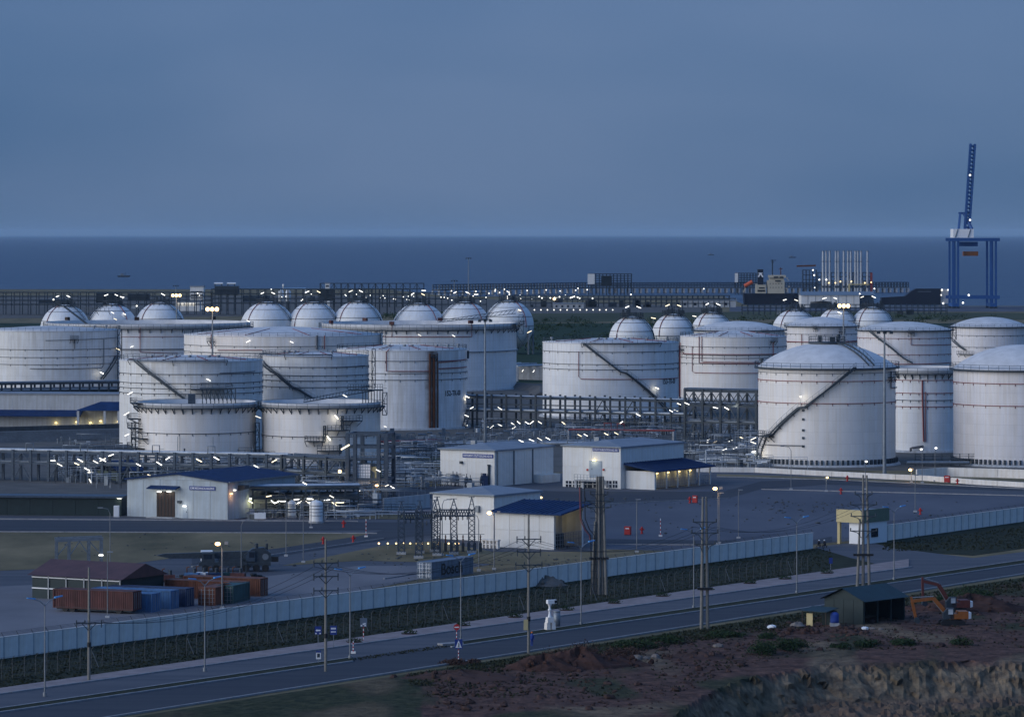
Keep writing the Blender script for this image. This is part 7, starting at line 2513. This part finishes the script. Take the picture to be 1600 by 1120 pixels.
# trestle jetty
def trestle(label, x0, y0, x1, y1, hgt_px, n, top=True, m='steel_blue', deck_m='bund_dark', lamps=()):
    z = -3.0
    a, c = G(x0, y0, z), G(x1, y1, z)
    d = c - a
    L = d.length
    o = thing('jetty', label, 'jetty', a, math.atan2(d.y, d.x), 'jetties')
    k = (H - z) / (y0 - HZ)
    hh = hgt_px * k
    MB().bb(0, L, 0, 10, hh * .46, hh * .55).build('deck', deck_m, o)
    pm = None
    for i in range(n + 1):
        x = L * i / n
        for y in (.8, 9.2):
            bx(o, 'pile', x - .7, x + .7, y - .7, y + .7, -1.0, round(hh * .42, 2), 'concrete')
    if top:
        b = MB()
        for i in range(n * 2 + 1):
            x = L * i / (n * 2)
            for y in (1, 9): b.beam((x, y, hh * .55), (x, y, hh), .8)
        b.build('rack_post', m, o, kind='stuff')
        for z_ in (hh * .78, hh):
            for y in (1, 9): MB().tube([(0, y, z_), (L, y, z_)], .42, 6).build('pipe', m, o)
    for f, zz in lamps: MB().ico((L * f, -1, hh * zz), .55, 6, 4).build('lamp', 'tube_white', o)
    return o
trestle('long dark pipe trestle crossing the sea behind the middle spheres', 688, 462, 925, 458, 17, 26, lamps=[(P_.random(), P_.uniform(.1, .5)) for _ in range(14)])
trestle('long low pipe trestle farther right across the sea', 925, 458, 1420, 457, 16, 52, lamps=((.35, .4), (.52, .7), (.7, .5)))
trestle('pale deck jetty on columns in front of the trestle', 785, 473, 1150, 473, 13, 32, False, lamps=[(P_.uniform(0, .3), P_.uniform(.3, .9)) for _ in range(12)] + [(.03, 1.0), (.55, 1.0)])
k = dep(462) / F
o, k = far_frame('square lattice platform on the trestle with a white end wall', 920, 987, 428, 446, 461, 12, 5, 14, 'steel_dark', .5, ((940, 956, 431, 447, 'steel_dark'),), False, 'jetty_platform')
MB().bb(-1, 9 * k, -.8, -.1, 17 * k, 33 * k).build('end_wall', 'wall_white', o)
o, k = far_frame('lattice platform with a white end wall left of the ship', 1150, 1182, 427, 441, 461, 7, 4, 14, 'steel_dark', .45, (), False, 'jetty_platform')
MB().bb(-1, 3 * k, -.8, -.1, 20 * k, 34 * k).build('end_wall', 'wall_white', o)

# ship seen from astern
k = 55.0 / (476 - HZ)
org = G(1163, 476, -3)
o = thing('cargo_ship', 'dark-hulled cargo ship with cream superstructure moored at the quay', 'ship', org)
def sx(x): return (x - 1163) * k
def sz(y): return (476 - y) * k
MB().add([(sx(1164), 0, -2), (sx(1290), 0, -2), (sx(1290), 16, -2), (sx(1164), 16, -2), (sx(1162), -.8, sz(458.5)), (sx(1290), -.8, sz(458.5)), (sx(1290), 16.8, sz(458.5)), (sx(1162), 16.8, sz(458.5))],
         [(3, 2, 1, 0), (4, 5, 6, 7), (0, 1, 5, 4), (1, 2, 6, 5), (2, 3, 7, 6), (3, 0, 4, 7)]).build('hull', 'ship_hull', o)
MB().bb(sx(1200), sx(1226), 1, 15, sz(458.4), sz(438)).bb(sx(1203), sx(1225), 1.5, 14.5, sz(438), sz(434)).bb(sx(1202), sx(1228), 0, 16, sz(434), sz(430)).build('superstructure', 'ship_cream', o)
for x0, x1, y0, y1 in ((1209, 1216, 432, 434), (1218, 1224, 432, 434), (1211, 1220, 438, 440)): MB().bb(sx(x0), sx(x1), -.12, -.02, sz(y1), sz(y0)).build('bridge_window', 'glass_dark', o)
for i in range(10): MB().bb(sx(1203 + (i % 5) * 4.5), sx(1203 + (i % 5) * 4.5 + 1.2), .9, .97, sz(444 + (i // 5) * 6), sz(442.5 + (i // 5) * 6)).build('porthole', 'glass_dark', o)
MB().bb(sx(1182), sx(1197), 2, 14, sz(458.4), sz(445)).build('aft_house', 'ship_cream', o)
MB().bb(sx(1186), sx(1195), 1.95, 1.99, sz(451), sz(449)).bb(sx(1184), sx(1196), 1.95, 1.99, sz(456), sz(453)).build('aft_opening', 'black', o)
fn = MB().box((sx(1189), 8, (sz(445) + sz(421)) / 2), (9 * k, 6, sz(421) - sz(445)), 0, .95).build('funnel', 'ship_hull', o)
MB().beam((sx(1185.5), 4.6, sz(433)), (sx(1189), 4.8, sz(427)), 1.0).beam((sx(1192.5), 4.6, sz(433)), (sx(1189), 4.8, sz(427)), 1.0).bb(sx(1185.5), sx(1192.5), 4.7, 4.9, sz(427.3), sz(426.3)).build('funnel_mark', 'paint_white', fn)
MB().beam((sx(1208), 8, sz(430)), (sx(1208), 8, sz(406)), .9).beam((sx(1205), 8, sz(407)), (sx(1214), 8, sz(407)), .5).beam((sx(1206), 8, sz(410)), (sx(1211), 8, sz(410)), .5).build('mast', 'steel_dark', o)
MB().beam((sx(1221), 8, sz(430)), (sx(1221), 8, sz(418)), .7).beam((sx(1218), 8, sz(421)), (sx(1224), 8, sz(420)), .5).build('radar_mast', 'rust', o)
MB().tube([(sx(1163.5), 3, sz(447)), (sx(1166), 3, sz(446)), (sx(1173), 3, sz(442)), (sx(1176), 3, sz(440.5))], 1.6, 10).build('lifeboat', 'lifeboat', o)
MB().beam((sx(1162), 4, sz(457)), (sx(1166), 4, sz(448)), .8).beam((sx(1174), 4, sz(443)), (sx(1184), 4, sz(444)), .6).build('davit', 'ship_cream', o)
for x, y in ((1229, 434), (1231, 437), (1232, 447), (1228, 450)): MB().bb(sx(x), sx(x + 2), .5, 2, sz(y + 1.5), sz(y)).build('deck_fitting', 'ship_cream', o)
# second ship, bow to the left
o = thing('moored_ship', 'dark hull with a raked bow beside the blue crane', 'ship', G(1380, 476, -3))
def sx2(x): return (x - 1380) * k
MB().prism([(sx2(1378), 0, -1), (sx2(1470), 0, -1), (sx2(1470), 0, sz(451)), (sx2(1432), 0, sz(451)), (sx2(1424), 0, sz(455)), (sx2(1414), 0, sz(463)), (sx2(1378), 0, sz(465))], (0, 14, 0)).build('hull', 'ship_hull', o)
MB().bb(sx2(1434), sx2(1455), -.1, -.02, sz(456), sz(455.2)).build('hull_stripe', 'steel_grey', o)
MB().bb(sx2(1469), sx2(1484), 2, 12, sz(474), sz(452)).build('deck_house', 'wall_grey', o)
for x, y in ((1472, 453), (1482, 453), (1470, 461), (1474, 474)): MB().ico((sx2(x), 1, sz(y)), .7, 6, 4).build('lamp', 'tube_white', o)

# quay warehouse, stacks, loading frame
k = dep(481) / F
o = thing('quay_warehouse', 'long white warehouse with a blue-grey roof below the silver stacks', 'building', G(1252, 481), 0, 'far buildings')
def wx(x): return (x - 1252) * k
def wz(y): return (481 - y) * k
MB().bb(wx(1252), wx(1343), 0, 24, 0, wz(461)).build('wall', 'wall_white', o)
MB().bb(wx(1343.2), wx(1366), 2, 24, 0, wz(460)).build('end_block', 'steel_blue', o)
MB().prism([(wx(1251), -1, wz(461.2)), (wx(1251), 12, wz(456)), (wx(1251), 25, wz(461.2))], (wx(1367) - wx(1251), 0, 0)).build('roof', 'steel_grey', o)
for i in range(7): bx(o, 'wall_joint', wx(1262 + i * 12), wx(1262 + i * 12) + .25, -.12, -.01, .1, wz(461.5), 'steel_grey')
MB().prism([(wx(1266), -.1, wz(473)), (wx(1284), -5, wz(471)), (wx(1300), -.1, wz(473))], (0, 0, .6)).bb(wx(1266), wx(1300), -.3, -.05, 0, wz(473.5)).build('entrance', 'steel_dark', o)
far_lamps(o, k, 1252, 481, ((1343, 459), (1366, 451)), 'tube_white', .8)
ks = dep(474) / F
lbs = 'far left|second|third|fourth|fifth|sixth|seventh|eighth|ninth|tenth|eleventh|twelfth'.split('|')
for i, x in enumerate((1286, 1291, 1296.5, 1306, 1310, 1318.5, 1325, 1329.5, 1336.5, 1340.5, 1345.5, 1355.5)):
    o = thing('exhaust_stack', 'slender silver stack above the quay warehouse, %s of the row counted from the left' % lbs[i], 'chimney', G(x, 474), 0, 'silver stacks')
    z1 = (474 - 393) * ks
    MB().tube([(0, 0, 0), (0, 0, z1 * .55), (0, 0, z1)], 2.3 * ks, 10, 1.6 * ks).build('flue', 'stack', o)
    MB().cyl((0, 0, z1 * .80), 2.1 * ks, .6, 10).cyl((0, 0, z1), 1.9 * ks, .5, 10).build('collar', 'steel_grey', o)
    MB().bb(-1.6 * ks, 1.6 * ks, -1, 1, z1 * .30, z1 * .34).build('platform', 'steel_dark', o)
o, k = far_frame('dark plant frames at the foot of the silver stacks', 1278, 1362, 426, 452, 474, 12, 4, 10, 'steel_dark', .45)
far_lamps(o, k, 1278, 474, ((1295, 442), (1305, 442), (1313, 440), (1330, 440), (1351, 442), (1361, 441)), 'lamp_yellow', .8)
MB().bb((1325 - 1278) * k, (1358 - 1278) * k, -1.5, 6, 29 * k, 30.5 * k).build('gantry_beam', 'cream', o); MB().bb((1325 - 1278) * k, (1328 - 1278) * k, -1.5, 6, 0, 29 * k).build('gantry_leg', 'cream', o)
MB().bb((1360 - 1278) * k, (1363 - 1278) * k, -1.5, 4, 0, 48 * k).build('red_tower', 'pipe_red', o)
o, k = far_frame('loading-arm frame with two lights between ship and stacks', 1255, 1276, 422, 452, 474, 4, 4, 8, 'steel_dark', .4)
MB().beam((-10 * k, 2, 58 * k), (20 * k, 2, 59 * k), 1.2).build('jib', 'rust', o)
far_lamps(o, k, 1255, 474, ((1270, 422), (1272, 430), (1280, 437), (1291, 437)), 'tube_white', .9)

# ship-to-shore crane at the right edge
k = dep(482) / F
o = thing('quay_crane', 'tall blue quay crane with a white machinery house, at the right edge', 'crane', G(1484, 482))
def cx_(x): return (x - 1484) * k
def cz(y): return (482 - y) * k
for x in (1489, 1497, 1548, 1556):
    for y in (0, 22): MB().bb(cx_(x) - 1.5 * k, cx_(x) + 1.5 * k, y - 1.3, y + 1.3, 1.5, cz(372)).build('leg', 'crane_blue', o)
for z in (cz(462), cz(372)):
    for y in (0, 22): MB().bb(cx_(1483), cx_(1562), y - 1.6, y + 1.6, z - 5 * k, z).build('portal_beam', 'crane_blue', o)
for x in (1493, 1552): MB().bb(cx_(x) - 5 * k, cx_(x) + 5 * k, -2, 24, cz(479), cz(474)).build('sill_beam', 'crane_blue', o)
for x in (1489, 1497, 1548, 1556):
    for y in (0, 22): MB().bb(cx_(x) - 2 * k, cx_(x) + 2 * k, y - 1.6, y + 1.6, .1, cz(479)).build('bogie', 'steel_dark', o)
MB().bb(cx_(1490), cx_(1522), 2, 20, cz(371.5), cz(358)).build('machinery_house', 'paint_white', o)
for x in (1493, 1513): MB().beam((cx_(x), 1.8, cz(371)), (cx_(x) + 4 * k, 1.8, cz(358.5)), .6).build('house_brace', 'steel_grey', o)
MB().beam((cx_(1499), 4, cz(358)), (cx_(1503), 10, cz(333)), 1.4).beam((cx_(1520), 4, cz(358)), (cx_(1508), 10, cz(333)), 1.4).beam((cx_(1500), 10, cz(333)), (cx_(1516), 10, cz(333)), 1.4).build('a_frame', 'crane_blue', o)
b = MB(); lattice(b, (cx_(1513), 8, cz(358)), (cx_(1522), 8, cz(225)), 7 * k, 22, .9); b.build('raised_boom', 'crane_blue', o)
MB().bb(cx_(1507), cx_(1530), 6, 12, cz(400), cz(393)).build('trolley_cab', 'digger_orange', o)
MB().bb(cx_(1500), cx_(1530), 8, 10, cz(385), cz(378)).build('trolley_beam', 'crane_blue', o)
for x, y in ((1513, 461), (1504, 473), (1515, 274), (1515, 344)): MB().ico((cx_(x), -2.6, cz(y)), .7, 6, 4).build('lamp', 'tube_white', o)
o = thing('fishing_boat', 'tiny dark boat on the sea above the left tanks', 'boat', G(193, 433, -3), 0, 'small boats')
def boat(o):
    MB().prism([(-7, 0, 0), (7, 0, 0), (9, 0, 2.2), (-8, 0, 2)], (0, 4, 0)).build('hull', 'steel_dark', o); MB().bb(-4, 0, .8, 3.2, 2, 4.6).build('cabin', 'steel_grey', o); MB().beam((2, 2, 2), (2, 2, 6), .4).build('mast', 'steel_dark', o)
boat(o)
o = thing('fishing_boat', 'tiny dark boat on the sea above the right-hand spheres', 'boat', G(1111, 399, -3), 0, 'small boats'); boat(o)
o = thing('fishing_boat', 'tiny dark boat on the sea left of the silver stacks', 'boat', G(1238, 403, -3), 0, 'small boats'); boat(o)

o, k = far_frame('low dark jumble of frames along the middle shore', 780, 1140, 462, 474, 480, 44, 2, 10, 'steel_dark', .5, [(P_.uniform(780, 1120), 0, 0, 0, 'x') for _ in range(0)])
for i in range(16):
    x = P_.uniform(782, 1130)
    MB().bb((x - 780) * k, (x - 780 + P_.uniform(4, 14)) * k, 2, 7, 0, P_.uniform(3, 13) * k).build('equipment', P_.choice(('steel_dark', 'steel_blue', 'bund_dark', 'steel_grey')), o)
far_lamps(o, k, 780, 480, [(P_.uniform(840, 945), P_.uniform(463, 467)) for _ in range(9)], 'tube_white', .8)
far_lamps(o, k, 780, 480, ((866, 467),), 'lamp_warm', 1.6)
o, k = far_frame('dark frames on the quay behind the right-hand spheres', 1160, 1480, 476, 486, 492, 36, 2, 8, 'steel_dark', .35)
for i in range(12):
    x = P_.uniform(1165, 1470)
    MB().bb((x - 1160) * k, (x - 1160 + P_.uniform(4, 12)) * k, 1, 5, 0, P_.uniform(3, 8) * k).build('equipment', P_.choice(('steel_dark', 'wall_grey', 'bund_dark', 'steel_grey')), o)
# shore road lamps, low scrub, parked things on the far shore
for i in range(13):
    x = 835 + i * 10.2
    o = thing('shore_lamp', 'tiny white lamp post on the far shore road, %s from the left' % '1st 2nd 3rd 4th 5th 6th 7th 8th 9th 10th 11th 12th 13th'.split()[i], 'lamp post', G(x, 489), 0, 'shore road lamps')
    k = dep(489) / F
    MB().beam((0, 0, 0), (0, 0, 4.6 * k), .25).build('pole', 'galv', o); MB().ico((0, 0, 4.8 * k), .45, 6, 4).build('globe', 'tube_dim', o)
b = MB()
rg = random.Random(9)
for _ in range(150):
    x, y = rg.choice(((rg.uniform(815, 980), rg.uniform(512, 560)), (rg.uniform(820, 1240), rg.uniform(500, 512)), (rg.uniform(1150, 1560), rg.uniform(495, 512)), (rg.uniform(600, 700), rg.uniform(490, 500))))
    p = G(x, y)
    s = rg.uniform(1.6, 4.2)
    leaf_cloud(b, (p.x, p.y, .2), s * 1.6, s * 1.4, s * .8, 70, .9, rg)
g = b.build('scrub', 'leaf', kind='stuff')
g['label'] = 'dark green scrub over the field behind the tanks'
g['category'] = 'scrub'
o, k = far_block('low pale shed on the far shore left of the ship', 1065, 1150, 470, 480, 'wall_grey', [(1068 + i * 16, 1072 + i * 16, 473, 477, 'glass_dark') for i in range(5)], 16)
o, k = far_block('low white shed on the shore behind the middle field', 865, 912, 475, 482, 'wall_grey', [(868 + i * 9, 871 + i * 9, 477, 480, 'glass_dark') for i in range(5)], 14)

# ------------------------------------------------------------------ sea haze
hz = MB().bb(-70000, 70000, -150, 96000, -12, 140)
ho = hz.build('haze', 'black', kind='stuff')
hm = bpy.data.materials.new('haze')
hm.use_nodes = True
hn = hm.node_tree.nodes
for q in list(hn):
    if q.type == 'BSDF_PRINCIPLED': hn.remove(q)
pv = hn.new('ShaderNodeVolumePrincipled')
pv.inputs['Color'].default_value = (.55, .78, 1.0, 1)
pv.inputs['Density'].default_value = 0.000014
out = [q for q in hn if q.type == 'OUTPUT_MATERIAL'][0]
hm.node_tree.links.new(pv.outputs[0], out.inputs['Volume'])
ho.data.materials.clear()
ho.data.materials.append(hm)
